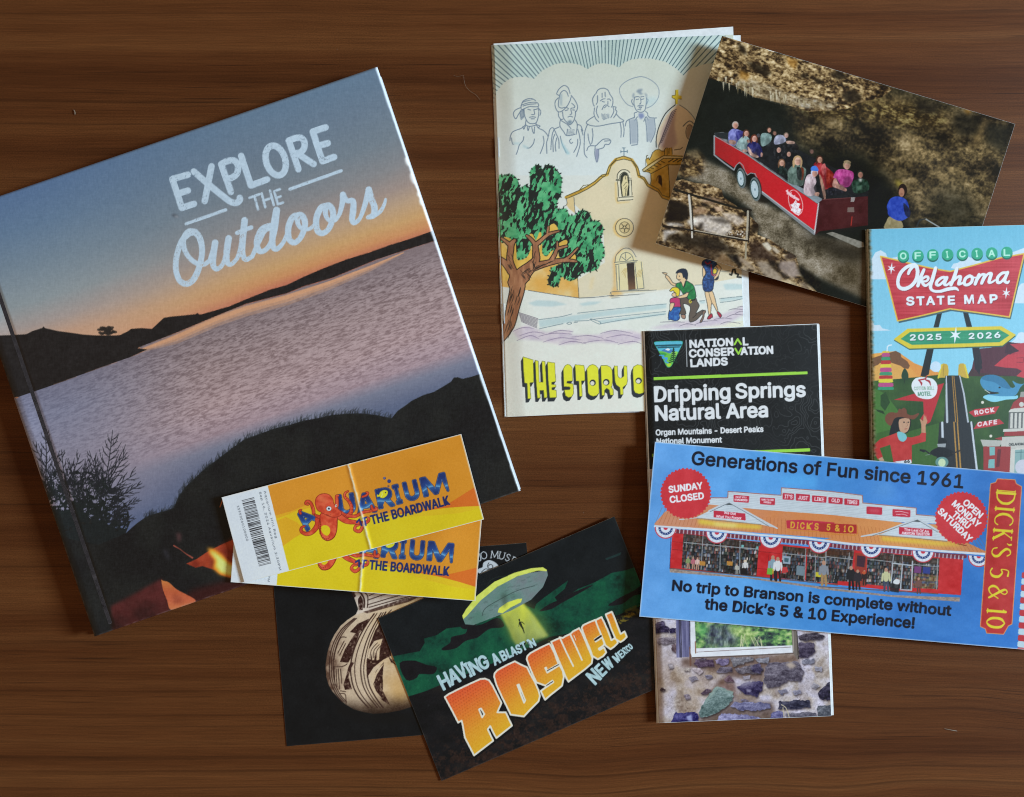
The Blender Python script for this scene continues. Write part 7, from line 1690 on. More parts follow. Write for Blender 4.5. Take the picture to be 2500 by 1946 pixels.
# roadside sights
c.part('striped_tower', label='tall stack of pink, green, red and yellow bottle rings')
cols = ['c8b83a', 'a8487c', '3a8a66', 'a8302f', 'c9c03a', 'a8487c', '3a8a66', 'a8302f', 'c9c03a', 'a8487c', '2f8a66']
yy = [268, 292, 338, 378, 422, 462, 512, 552, 592, 636, 684, 720]
for k in range(11):
    w0 = 30 + 48 * k / 10; cx = 390
    c.fill(smooth(zn([(cx - w0, yy[k] + 2), (cx + w0, yy[k]), (cx + w0 + 12, (yy[k] + yy[k + 1]) / 2), (cx + w0 + 4, yy[k + 1] - 4), (cx - w0 - 4, yy[k + 1] - 2), (cx - w0 - 12, (yy[k] + yy[k + 1]) / 2)]), True, 2), cols[k])
c.stroke(zn([(405, 268), (408, 220), (425, 205), (455, 200)]), 3.2, 'c6d8e2')
c.part('cypress'); c.fill(smooth(zn([(570, 560), (585, 500), (610, 470), (640, 510), (652, 560), (640, 600), (590, 600)]), True, 3), '1f3a26'); c.stroke(zn([(605, 590), (603, 640)]), 1.6, '1c2c1c')
c.part('bridge_arch'); c.fill(smooth(zn([(990, 580), (1030, 430), (1070, 415), (1108, 440), (1110, 560), (1060, 575)]), False, 2), 'b89c3c'); c.stroke(zn([(995, 578), (1035, 430)]), 4, 'c9ba34'); c.stroke(zn([(1060, 430), (1050, 560)]), 1.5, '907a30')
c.part('bridge_arch'); c.fill(smooth(zn([(1225, 550), (1230, 430), (1270, 412), (1300, 430), (1345, 575), (1290, 575)]), False, 2), 'b89c3c'); c.stroke(zn([(1300, 430), (1338, 575)]), 4, 'c9ba34')
c.part('moon'); c.fill(ellipse(*zn([(965, 450)])[0], 13, 13), 'b8cfe0')
c.part('highway', label='dark two lane highway with double yellow line')
c.fill(zn([(1075, 555), (1250, 550), (1300, 760), (1350, 1085), (1400, 1090), (1450, 1700), (960, 1700), (1010, 1090), (1060, 1085), (1080, 800)]), '23262a')
for pts, w, col in (([(1088, 560), (1090, 800), (1097, 1088)], [3, 5, 5.5], 'a8b2bc'), ([(1242, 555), (1290, 760), (1338, 1085)], [3, 4, 4.4], 'a8b2bc'), ([(1040, 1095), (1046, 1278)], 5.6, 'b4bec8'), ([(1375, 1090), (1440, 1640)], [4.5, 5], 'b4bec8'), ([(1155, 558), (1195, 1085)], [2, 2.6], '9a7434'), ([(1175, 558), (1220, 1085)], [2, 2.6], '9a7434'), ([(1175, 1090), (1212, 1620)], [3.2, 4], 'a07a3a'), ([(1215, 1090), (1252, 1620)], [3.2, 4], 'a07a3a')):
    c.stroke(zn(pts), w, col)
c.part('motorcyclist', label='rider on a motorcycle seen from the front')
c.fill(smooth(zn([(1000, 1340), (1010, 1280), (1050, 1270), (1090, 1300), (1085, 1350)]), True, 3), '15181a'); c.fill(zn([(980, 1340), (1085, 1335), (1078, 1380), (990, 1375)]), '8a9296'); c.fill(smooth(zn([(900, 1440), (980, 1385), (1080, 1385), (1180, 1440), (1120, 1490), (980, 1490)]), True, 3), '14161a')
c.stroke(zn([(905, 1460), (840, 1415), (790, 1410)]), 3.5, '1c2022'); c.stroke(zn([(790, 1412), (830, 1428)]), 4.4, '15181a'); c.stroke(zn([(1160, 1450), (1240, 1420), (1262, 1410)]), 3.2, '2a2420'); c.stroke(zn([(850, 1470), (900, 1460)]), 1.6, '6a7a70')
p = zn([(1037, 1550)])[0]; c.fill(ellipse(p[0], p[1], 16, 13), '5a8480'); c.fill(ellipse(p[0], p[1] + 1.5, 9, 10), 'b4c8a4')
c.part('motel_sign', label='red arrow sign with a white cotton boll reading COTTON BOLL MOTEL')
c.fill(zn([(1062, 638), (985, 660), (980, 720), (900, 800), (720, 760), (480, 832), (820, 852), (828, 990), (790, 1050), (870, 1110), (905, 1085), (960, 930), (1010, 780)]), 'aa2830')
bl = [(690, 700), (690, 640), (730, 585), (800, 570), (860, 575), (930, 590), (975, 640), (985, 700), (970, 770), (920, 815), (850, 825), (760, 800), (720, 750)]
c.fill(smooth(zn(bl), True, 3), 'cfd6dc'); c.stroke(zn([(770, 605), (800, 640), (800, 668)]), [2, 5, 1], '9a2830', sm=True); c.stroke(zn([(860, 560), (850, 600), (890, 620), (908, 668)]), [3, 3, 5, 1], '9a2830', sm=True); c.stroke(zn([(770, 605), (850, 590)]), 3.4, '9a2830')
p = zn([(716, 722), (948, 716)]); c.text('COTTON BOLL', p[0], p[1], 8.5, '7ea08c', bold=.5); p = zn([(762, 788), (915, 782)]); c.text('MOTEL', p[0], p[1], 9.5, '5a8a74', bold=1.0)
c.part('cowgirl', label='waving woman in a brown cowboy hat and red shirt')
c.fill(smooth(zn([(430, 1240), (450, 1130), (460, 1060), (520, 1030), (660, 1040), (680, 1100), (660, 1180), (620, 1220), (520, 1200), (500, 1250), (460, 1262)]), True, 3), '17181a')
c.fill(smooth(zn([(545, 1060), (660, 1050), (665, 1130), (640, 1195), (590, 1215), (550, 1180)]), True, 3), 'b08c72')
c.fill(smooth(zn([(380, 1050), (400, 1000), (450, 975), (520, 980), (540, 935), (570, 940), (600, 922), (630, 950), (640, 995), (700, 1010), (760, 985), (772, 1000), (720, 1055), (660, 1050), (560, 1030), (490, 1050), (450, 1130), (400, 1100)]), True, 3), '6a3e2c')
for x in (600, 650):
    c.fill(ellipse(*zn([(x, 1090)])[0], 2.2, 1.6), '2a2424')
c.stroke(zn([(605, 1170), (635, 1165)]), 1.6, '9a4a44'); c.stroke(zn([(630, 1090), (640, 1130), (628, 1138)]), 1, '8a6450')
RD = lambda x, y: hx('ab302e') + (fbm(x / 14, y / 14, 421, 2)[..., None] - .5) * 18
c.fill(zn([(240, 1360), (330, 1280), (440, 1240), (520, 1210), (620, 1260), (690, 1265), (780, 1240), (800, 1210), (855, 1210), (850, 1310), (690, 1355), (690, 1560), (480, 1560), (440, 1350), (320, 1390), (355, 1490), (300, 1520), (240, 1420)]), RD)
c.fill(smooth(zn([(520, 1210), (560, 1200), (620, 1230), (630, 1280), (590, 1315), (540, 1290)]), True, 3), '6fb0b8')
c.fill(zn([(800, 1210), (800, 1120), (780, 1050), (800, 1060), (820, 1080), (828, 990), (845, 1040), (850, 1000), (860, 1050), (870, 1080), (850, 1130), (852, 1215)]), 'b08468'); c.fill(zn([(305, 1510), (350, 1490), (375, 1535), (320, 1540)]), 'b08c74')
c.fill(zn([(490, 1545), (680, 1520), (690, 1560), (600, 1590)]), 'c4ccd2'); p = zn([(605, 1560), (665, 1555)]); c.text('66', p[0], p[1], 7, '23282c', bold=1.2)
c.part('blue_whale', label='smiling blue whale')
c.fill(smooth(zn([(1480, 640), (1490, 580), (1560, 545), (1660, 550), (1760, 600), (1830, 690), (1880, 680), (1860, 640), (1850, 610), (1900, 640), (1960, 650), (1990, 640), (1940, 690), (1910, 750), (1860, 790), (1700, 800), (1600, 790), (1560, 770), (1700, 760), (1600, 735), (1520, 705)]), True, 3), '3f83aa')
c.fill(smooth(zn([(1490, 580), (1560, 545), (1660, 550), (1760, 600), (1830, 700), (1740, 690), (1640, 630), (1540, 610)]), True, 3), '2f6c92'); c.fill(smooth(zn([(1510, 800), (1560, 775), (1700, 790), (1860, 790), (1910, 780), (1900, 820), (1780, 830), (1640, 858), (1550, 830)]), True, 3), '7ec0d6'); c.fill(zn([(1515, 705), (1600, 740), (1700, 745), (1640, 765), (1545, 770), (1590, 750)]), '1c2226'); p = zn([(1702, 690)])[0]; c.fill(ellipse(p[0], p[1], 2.6, 2), '14202c')
c.stroke(zn([(1530, 715), (1590, 755)]), 1.4, 'd0d8dc')
c.part('cafe_sign', label='red arrow signs reading ROCK and CAFE')
c.fill(zn([(1345, 975), (1420, 940), (1700, 905), (1650, 990), (1410, 1030)]), 'ab3038'); c.fill(zn([(1400, 1170), (1450, 1090), (1700, 1055), (1755, 1105), (1600, 1140)]), 'ab3038')
p = zn([(1420, 1005), (1640, 968)]); c.text('ROCK', p[0], p[1], 9.5, 'd8c8cc', bold=1.8, space=1.25); p = zn([(1448, 1140), (1670, 1108)]); c.text('CAFE', p[0], p[1], 10, 'd8c8cc', bold=1.6, space=1.2, slant=.15)
for x, y in ((1505, 862), (1600, 1250)):
    c.fill(ellipse(*zn([(x, y)])[0], 3.6, 3.6), 'c8c8bc')
c.part('domed_capitol', label='white and red columned capitol building')
WHT, RDB = 'b9bab4', '8a3030'
c.fill(zn([(1945, 740), (2060, 730), (2060, 830), (1930, 830)]), '8a8c86'); c.fill(zn([(1860, 860), (1940, 800), (2060, 800), (2060, 940), (1820, 950)]), RDB); c.fill(ellipse(*zn([(1955, 885)])[0], 6, 6), WHT)
c.fill(smooth(zn([(1805, 975), (1830, 940), (1930, 925), (2060, 920), (2060, 975)]), False, 2), WHT); c.fill(zn([(1810, 975), (2060, 970), (2060, 1160), (1800, 1170)]), '5a5c5c')
for k in range(5):
    c.fill(zn([(1828 + 48 * k, 985), (1856 + 48 * k, 982), (1852 + 48 * k, 1160), (1822 + 48 * k, 1160)]), WHT)
c.fill(zn([(1745, 1170), (2060, 1155), (2060, 1195), (1740, 1200)]), WHT); c.fill(zn([(1760, 1200), (2060, 1190), (2060, 1245), (1750, 1250)]), RDB); c.fill(zn([(1720, 1260), (2060, 1245), (2060, 1390), (1720, 1400), (1715, 1300)]), 'b0b1ab'); p = zn([(1810, 1360), (2000, 1352)]); c.text('OKLAHOMA', p[0], p[1], 5.5, '3c4040', bold=.9)
c.fill(zn([(1640, 1280), (1730, 1255), (1730, 1300)]), RDB); c.fill(zn([(1480, 1290), (1720, 1300), (1720, 1340), (1700, 1370), (1510, 1370)]), 'a4a6a0'); c.fill(zn([(1515, 1370), (1830, 1370), (1820, 1700), (1515, 1700)]), RDB); c.fill(zn([(1585, 1375), (1648, 1375), (1648, 1470), (1588, 1475)]), '6fa4a4'); c.fill(zn([(1575, 1520), (1645, 1515), (1645, 1620), (1570, 1620)]), '6fa4a4'); c.fill(zn([(1830, 1395), (2060, 1385), (2060, 1700), (1815, 1700)]), WHT); c.fill(zn([(1880, 1410), (2060, 1400), (2060, 1700), (1870, 1700)]), '7a9c9c'); c.stroke(zn([(1950, 1405), (1945, 1640)]), 1.8, '4a6c70'); c.stroke(zn([(1885, 1440), (2050, 1430)]), 1.6, '4a6c70'); c.fill(ellipse(*zn([(1970, 1610)])[0], 19, 19), 'b6b8c4')
c.fill(zn([(1680, 1400), (1720, 1400), (1700, 1600), (1660, 1610)]), '5c2226')
# rubbed fold
c.part()
c.rgb += (vnoise(X / 1.6, Y / 1.6, 431)[..., None] - .5) * 6 + (fbm(X / 3, Y / 40, 432, 2)[..., None] - .5) * 6
le = sstep(.034, .006, c.U + .012 * (vnoise(c.V * 200, c.U * 0, 433) - .5))[..., None]
mot = ramp(fbm(X / 7, Y / 4, 434, 3), [(.3, '4a4a34'), (.5, '86826a'), (.7, 'a09a84')])
c.rgb = c.rgb * (1 - .8 * le) + mot * .8 * le
def map_h(U, V):
    return 0.0062 - .0014 * (1 - np.sqrt(np.clip(1 - np.clip((0.03 - U) / .03, 0, 1) ** 2, 0, 1))) + .0004 * np.sin(V * 4)
loc = world_pt(2320, 1000, 0)
rmap = thing('road_map', 'sky blue folded road map with a red sign and white script lettering', 'map', (loc[0], loc[1], 0.003))
M_MAP = print_mat('satin_map_paper', 0.48, 0.25, 0.06, 700)
print_parts(c, rmap, map_h, M_MAP)
mq = (mp_tl, mp_tr, mp_bl)
sheet('folded_panel', mq, map_h, 0.00014, M_CREAM, rmap, (500, 12), .4, 8e-5)
M_FOLD = plain_mat('worn_fold', (0.30, 0.28, 0.20), 0.7, 0.3, 0.4, 900)
for k in range(4):
    dz = .0009 * (k + 1)
    sheet('folded_panel', ((mp_tl[0] - 3 - (k % 2) * 2, mp_tl[1] + 1), mp_tr, (mp_bl[0] - 4 - (k % 2) * 2, mp_bl[1])), lambda U, V, dz=dz: np.full(U.shape, .0062 - dz - .0004), 0.00022, M_FOLD, rmap, (4, 4))
# ---------------------------------------------------------------- blue shop leaflet
ad_tl, ad_tr, ad_bl = (1599, 1079), (2600, 1165), (1561, 1505)
c = Print(ad_tl, ad_tr, ad_bl, 1.25, '4a90d2', 'blue_background')
yA, yB, yC = zt(1540, 1060, 3.148), zt(2000, 1100, 3.4), zt(1600, 1160, 5.46)
X, Y = c.X, c.Y
c.rgb = ramp(c.U + .05 * (fbm(X / 60, Y / 60, 501, 3) - .5), [(0, '5a94d0'), (.25, '5498d6'), (.45, '4488cc'), (.6, '3a78c0'), (.8, '3270b8'), (1, '2e6ab4')]) + (fbm(X / 50, Y / 36, 502, 4)[..., None] - .5) * 26  # paler left end: stronger light on the tilted leaflet painted into the blue
c.soft(yA([(1140, 330), (1300, 300), (1440, 330), (1420, 420), (1180, 400)]), '52a4e2', 5, .6); c.soft(yB([(480, 260), (620, 280), (620, 400), (440, 360)]), '6aa0d4', 16, .5); c.soft(yA([(230, 440), (260, 300), (400, 260), (300, 500)]), '3f74bc', 8, .5)
BK = '0f1626'
c.part('headline', label='black lettering reading Generations of Fun since 1961')
p = [yA([(468, 232)])[0], yB([(1190, 312)])[0]]
def bow(p0, p1, sag, h):
    p0 = np.array(p0); p1 = np.array(p1); e = (p1 - p0) / np.hypot(*(p1 - p0)); up = np.array([e[1], -e[0]])
    return lambda x, y, L: p0 + x[..., None] * e + (y + sag * np.sin(np.pi * x / L))[..., None] * up
c.text('Generations of Fun since 1961', p[0], p[1], 31.5, BK, bold=2.7, warp=bow(p[0], p[1], 1.5, 1), space=1.0)
c.part('slogan', label='black lettering reading No trip to Branson is complete without the Experience')
p = [yA([(318, 1200)])[0], yB([(1090, 1370)])[0]]
c.text('No trip to Branson is complete without', p[0], p[1], 24.5, BK, bold=2.9, warp=bow(p[0], p[1], 1.0, 1))
p = [yA([(568, 1343)])[0], yB([(785, 1475)])[0]]
c.text("the Dick\u2019s 5 & 10 Experience!", p[0], p[1], 25.5, BK, bold=2.9)
# storefront
c.part('shop_front', label='red and white shop front under an orange tin roof')
c.fill(yA([(300, 1035), (1000, 1110), (1600, 1190)]) + yB([(600, 1200), (1170, 1220), (1165, 1255), (600, 1215), (0, 1150)]) + yA([(1400, 1180), (900, 1110), (300, 1062)]), lambda x, y: hx('8e8078') + (vnoise(x / 4, y / 3, 511)[..., None] - .5) * 34)
REDW = lambda x, y: hx('b4282c') + (fbm(x / 14, y / 10, 512, 2)[..., None] - .5) * 26
c.fill(yA([(320, 750), (1000, 830), (1400, 870)]) + yB([(600, 850), (1197, 900), (1175, 1200), (600, 1160), (0, 1100)]) + yA([(1400, 1130), (900, 1090), (300, 1030)]), REDW)
def goods(x, y):
    gx = x * .996 + y * .09; gy = y * .996 - x * .09
    sh = gy / 8.5; row = np.floor(sh)
    n = vnoise(gx / 4.2 + row * 7, gy / 5.0, 521); n2 = _hash(np.floor(gx / 3.1 + row * .37), row, 522); n3 = _hash(np.floor(gx / 3.1 + row * .37), row, 523)
    pal = np.array([hx(q) for q in ('2a2a2c', '3a3434', '3c4a5c', '6a6e74', '8a8c90', '5a3a30', '3a4a44', '7a4a4a', '4c5c74', '96887a', '24282c', '30343a')])
    col = pal[(n2 * 11.99).astype(int)]
    blot = fbm(x / 16, y / 13, 525, 3)[..., None]
    col = (col * .75 + 10) * (.5 + .7 * n[..., None]) * (.8 + .4 * n3[..., None]) * (.55 + .9 * blot)
    up = sstep(0, 1, sh - row)
    return col * (.78 + .3 * sstep(.1, .4, sh - row))[..., None]
for pts in (yA([(405, 765), (1000, 835), (965, 1095), (390, 1030)]), yA([(1170, 860), (1350, 880), (1335, 1130), (1150, 1105)]), yA([(1360, 880), (1600, 900), (1590, 1150), (1345, 1130)]), yB([(60, 810), (290, 830), (260, 1090), (40, 1075)]), yB([(400, 840), (615, 855), (600, 1130), (390, 1110)]), yB([(610, 860), (780, 880), (770, 1160), (600, 1140)]), yB([(780, 880), (1000, 900), (985, 1150), (775, 1140)])):
    c.fill(pts, goods)
c.fill(yB([(785, 1020), (990, 1040), (985, 1150), (780, 1140)]), lambda x, y: goods(x, y) * .6 + ramp(vnoise(x / 8, y / 6, 524), [(.2, '7a3c2c'), (.5, '8a7a3a'), (.8, '4a4a6a')]) * .5)
for pts, col in (([(405, 765), (560, 785), (1000, 830), (990, 880), (400, 820)], '3a2c24'), ([(1170, 860), (1600, 905), (1600, 950), (1165, 905)], '4a3020')):
    c.fill(yA(pts), col, .55)
c.fill(yB([(60, 810), (290, 830), (285, 880), (55, 860)]), '4a2a1c', .6); c.fill(yB([(400, 840), (1000, 895), (995, 950), (400, 900)]), '3a2a20', .6)
c.fill(yA([(1165, 935), (1230, 940), (1225, 1000), (1170, 995)]), '8a9cac'); c.fill(yA([(1180, 950), (1215, 955), (1210, 985), (1180, 980)]), '3c5a64'); c.fill(yA([(1275, 1010), (1335, 1015), (1330, 1090), (1270, 1080)]), '6a7c88'); c.fill(yA([(1420, 1060), (1465, 1065), (1460, 1100), (1420, 1095)]), 'b4ac30'); c.fill(yB([(790, 960), (850, 965), (845, 1020), (785, 1015)]), '6a3a6c'); c.fill(yB([(860, 965), (925, 970), (920, 1025), (860, 1020)]), '2c3a7c'); c.fill(yB([(300, 990), (370, 990), (365, 1020), (300, 1015)]), 'b07a30')
c.fill(yA([(850, 850), (870, 852), (868, 878), (848, 875)]), '6aa4a4'); c.fill(yA([(965, 862), (980, 864), (978, 888), (962, 885)]), '6aa4a4')
GRY = '8a8e92'
for pts in ([(555, 785), (540, 1040)], [(690, 800), (685, 1050)], [(840, 820), (835, 1070)], [(410, 832), (700, 860), (985, 885)], [(1345, 880), (1335, 1130)], [(1420, 940), (1415, 1135)], [(1350, 935), (1500, 950)], [(1500, 900), (1490, 1140)], [(1165, 915), (1340, 935)]):
    c.stroke(yA(pts), 2.0, GRY)
for pts, w in (([(60, 820), (45, 1075)], 2), ([(60, 880), (280, 905)], 2), ([(250, 850), (240, 1085)], 2), ([(610, 935), (595, 1130)], 3), ([(690, 945), (675, 1155)], 3), ([(775, 920), (765, 1160)], 3.4), ([(605, 935), (775, 955)], 3), ([(620, 860), (610, 935)], 2), ([(690, 870), (690, 940)], 1.6), ([(400, 900), (600, 925)], 1.6), ([(780, 945), (985, 965)], 1.8), ([(685, 1155), (765, 1160)], 3), ([(985, 900), (975, 1150)], 2.4)):
    c.stroke(yB(pts), w, 'a0a8b0' if w > 2.5 else GRY)
c.fill(yB([(300, 850), (395, 860), (380, 1130), (285, 1110)]), '8a3428'); c.fill(yB([(315, 870), (385, 880), (375, 970), (310, 960)]), '3c2430'); c.fill(yB([(1000, 905), (1195, 900), (1175, 1200), (985, 1180)]), REDW); c.fill(yA([(985, 860), (1160, 880), (1145, 1110), (965, 1095)]), REDW)
for pts in ([(322, 825), (405, 835)], [(320, 885), (400, 895)], [(985, 900), (1150, 920)], [(970, 1030), (1060, 1042)], [(1062, 915), (1055, 1000)]):
    c.stroke(yA(pts), 1.0, '7a1c20')
c.stroke(yA([(310, 760), (300, 1030)]), 1.4, '1c2450'); c.stroke(yA([(300, 1032), (970, 1095), (1590, 1160)]), 2.2, '5c4a48'); c.stroke(yB([(0, 1130), (600, 1165), (985, 1190)]), 2.2, '5c4a48')
# upper gallery with its sign boards
SID = lambda x, y: hx('b9c4cc') - 14 * (np.abs(((y - .092 * x) / 4.2) % 1 - .5) < .14)[..., None] + (fbm(x / 20, y / 20, 531, 2)[..., None] - .5) * 10
roofline = yA([(600, 500), (610, 487), (745, 490), (748, 440), (1155, 470), (1158, 412), (1540, 440)]) + yB([(360, 370), (362, 432), (805, 475), (805, 530), (1010, 545), (1020, 610), (600, 590), (0, 530)]) + yA([(1000, 580), (900, 570), (600, 545)])
c.fill(roofline, SID)
c.stroke(yA([(605, 488), (745, 490), (748, 440), (1155, 470), (1158, 412), (1540, 440)]) + yB([(358, 372), (362, 435), (805, 478), (805, 532), (1010, 548)]), 2.0, '96625a')
ROOF = lambda x, y: ramp(np.clip((x - 1600) / 800 + .2 * (fbm(x / 30, y / 20, 533, 2) - .5), 0, 1), [(0, 'bc8468'), (.25, 'c07e56'), (.5, 'c47c48'), (.8, 'c68a54'), (1, 'b87c50')])
c.part('tin_roof', parent=c.cur)
c.fill(yA([(180, 690), (260, 600), (300, 570), (600, 540), (1000, 580), (1540, 620)]) + yB([(700, 600), (1010, 615), (1240, 770), (1420, 855), (1000, 825), (0, 745)]) + yA([(1540, 800), (800, 745), (200, 712)]), ROOF)
for k in range(86):
    x0 = 1600 + k * 9.6
    yb_ = 1277 + (x0 - 1600) * .0895; sl = -.55 + 1.35 * (k / 86.0)
    c.stroke([(x0, yb_), (x0 - sl * 30 * -1 * -1, yb_ - 38)], 1.0, '8e4c2a', alpha=.55, own=False, mask=lambda x, y: 1.0)
c.soft(yA([(520, 650), (700, 680), (1000, 700), (1005, 730), (720, 715), (520, 690)]), 'd0c040', 4, .85); c.soft(yA([(640, 680), (820, 690), (800, 715), (640, 700)]), 'dcd8a0', 4, .6)
c.soft(yB([(510, 715), (640, 725), (1100, 765), (1200, 790), (1000, 790), (520, 745)]), 'd0b83c', 4, .85)
c.part('gable'); c.fill(yA([(380, 660), (500, 640), (755, 515), (940, 620), (1115, 720), (1000, 695), (700, 660), (510, 645)]), SID); c.stroke(yA([(600, 590), (755, 515), (940, 622), (1125, 724)]), 3.4, 'b4bcc4'); c.stroke(yA([(610, 596), (755, 528), (935, 630), (1060, 708)]), 1.3, '5c666e'); c.stroke(yA([(510, 648), (760, 672), (1000, 694)]), 1.6, '7a7468'); c.fill(yA([(725, 545), (757, 530), (790, 546)]), '4c5458'); c.stroke(yA([(375, 655), (410, 655)]), 2.4, 'b4bcc4')
c.part('gable'); c.fill(yB([(350, 715), (520, 690), (815, 565), (960, 650), (1040, 720), (1070, 750), (800, 725), (500, 700)]), SID); c.stroke(yB([(350, 713), (500, 685), (815, 562), (1000, 672)]), 3.4, 'b4bcc4'); c.stroke(yB([(430, 712), (600, 655), (815, 575), (985, 678)]), 1.3, '5c666e'); c.stroke(yB([(500, 702), (800, 728), (1060, 755)]), 1.6, '7a7468'); c.fill(yB([(780, 590), (815, 575), (850, 595)]), '4c5458'); c.stroke(yB([(1150, 775), (1220, 790)]), 2.4, '7c3c24')
c.part('shop_sign', label='small red boards with white lettering on the roof line')
SG = 'b02c40'
def board(z, pts, txt=None, a=None, b=None, h=6, bold=.9, col='dcc4cc', sg=SG, sp=1.0):
    p = smooth(z(pts), True, 2) if len(pts) > 4 else z(pts)
    c.stroke(z(pts), 3.4, sg, closed=True); c.fill(z(pts), sg)
    if txt:
        for t, a_, b_ in zip(txt, a, b):
            q = z([a_, b_]); c.text(t, q[0], q[1], h, col, bold=bold, space=sp)
board(yA, [(1172, 458), (1250, 463), (1248, 500), (1172, 497)], ["IT\u2019S"], [(1183, 492)], [(1242, 494)], 8.5)
board(yA, [(1274, 462), (1372, 470), (1370, 512), (1274, 505)], ['JUST'], [(1286, 500)], [(1360, 506)], 8.5)
board(yA, [(1398, 476), (1500, 484), (1498, 522), (1398, 516)], ['LIKE'], [(1412, 510)], [(1484, 516)], 8.5)
board(yB, [(82, 392), (190, 400), (188, 440), (82, 432)], ['OLD'], [(102, 426)], [(168, 432)], 8.5)
board(yB, [(214, 404), (328, 413), (326, 452), (214, 444)], ['TIMES'], [(230, 438)], [(314, 446)], 8.5)
board(yA, [(795, 472), (905, 480), (902, 522), (795, 514)], ['HAVE YOU', 'REMEMBERED'], [(806, 489), (798, 509)], [(888, 494), (896, 516)], 4.2, .6)
board(yA, [(998, 492), (1104, 498), (1102, 540), (998, 532)], ['HARD TO FIND', 'NEEDS'], [(1004, 509), (1022, 528)], [(1098, 514), (1078, 534)], 4.2, .6)
board(yB, [(398, 470), (518, 478), (516, 528), (398, 520)]); c.soft(yB([(420, 485), (500, 490), (495, 515), (415, 508)]), 'c4606c', 3, .6)
board(yB, [(614, 492), (752, 500), (750, 548), (614, 540)]); c.stroke(yB([(630, 508), (680, 505), (740, 520)]), 1.4, 'dcb0b8'); c.stroke(yB([(640, 530), (700, 528), (730, 540)]), 1.4, 'dcb0b8')
board(yA, [(642, 592), (875, 615), (878, 658), (642, 634)], ['We Got', 'What You Forgot'], [(716, 612), (656, 640)], [(806, 622), (848, 656)], 6, .8)
board(yB, [(668, 640), (934, 660), (932, 706), (668, 690)], ['The Last Of An', 'AMERICAN TRADITION'], [(704, 664), (686, 694)], [(908, 682), (914, 706)], 6, .8)
board(yA, [(1200, 668), (1310, 664), (1560, 684), (1560, 742), (1310, 728), (1205, 718)], None)
c.fill(yB([(0, 602), (310, 615), (312, 690), (0, 680)]), 'a02c2c'); c.stroke(yA([(1205, 735), (1400, 748), (1560, 760)]), 2.2, 'c07a34'); c.stroke(yB([(0, 690), (300, 704), (318, 690), (318, 625)]), 2.2, 'c07a34')
for s, a, b in (('D', (1228, 720), (1258, 722)), ('I', (1276, 724), (1284, 725)), ('C', (1302, 726), (1332, 728)), ('K', (1352, 730), (1386, 732)), ('S', (1412, 732), (1440, 734)), ('5', (1506, 738), (1530, 740))):
    q = yA([a, b]); c.text(s, q[0], q[1], 15, 'c99a34', bold=1.5)
c.stroke(yA([(1396, 680), (1392, 692)]), 1.8, 'c99a34')
for s, a, b in (('&', (132, 668), (168, 670)), ('1', (205, 674), (218, 675)), ('0', (240, 676), (282, 679))):
    q = yB([a, b]); c.text(s, q[0], q[1], 15, 'c99a34', bold=1.5)
# eaves, fringe and bunting
c.part('awning_fringe')
c.stroke([(x, y + 9) for x, y in yA([(230, 712), (600, 735), (1000, 775), (1350, 801)]) + yB([(300, 781), (600, 800), (1000, 835), (1210, 848)])], 10, '70303e')
c.stroke(yA([(185, 708), (600, 735), (1000, 775), (1350, 801)]) + yB([(300, 781), (600, 800), (1000, 835), (1420, 862)]), 5.2, 'c2ccd6')
for k in range(150):
    x = 1650 + k * 4.8; 
    y = 1290 + (x - 1640) * .094
    if x < 2355:
        c.stroke([(x, y + 1), (x - .6, y + 9)], 2.6, '6a2c3a' if k % 2 else 'aaa2aa', own=False)
bunt = [(yA, 268, 720, 84), (yA, 662, 756, 86), (yA, 1076, 794, 88), (yA, 1450, 830, 88), (yB, 0, 775, 96), (yB, 432, 800, 94), (yB, 862, 838, 94), (yB, 1325, 878, 90)]
for z, x, y, r in bunt:
    f = 3.148 if z is yA else 3.4
    if z is yB and x == 0:
        continue
    p = z([(x, y)])[0]; R = r / f
    c.part('bunting')
    def half(rr, col):
        e = ellipse(p[0], p[1], rr, rr, 5, 0, 180, 20); c.fill(e, col)
    half(R, 'b03a48'); half(R * .90, 'c8d0dc'); half(R * .66, '243a70'); half(R * .46, 'c8d0dc'); half(R * .20, 'b83444')
    for k in range(7):
        a = math.radians(20 + 140 * k / 6 + 5); c.fill(ellipse(p[0] + R * .56 * math.cos(a), p[1] + R * .56 * math.sin(a), 1.1, 1.1, n=6), 'c8d0dc')
        c.stroke([(p[0] + R * .68 * math.cos(a), p[1] + R * .68 * math.sin(a)), (p[0] + R * .88 * math.cos(a), p[1] + R * .88 * math.sin(a))], .8, '9aa4b4')
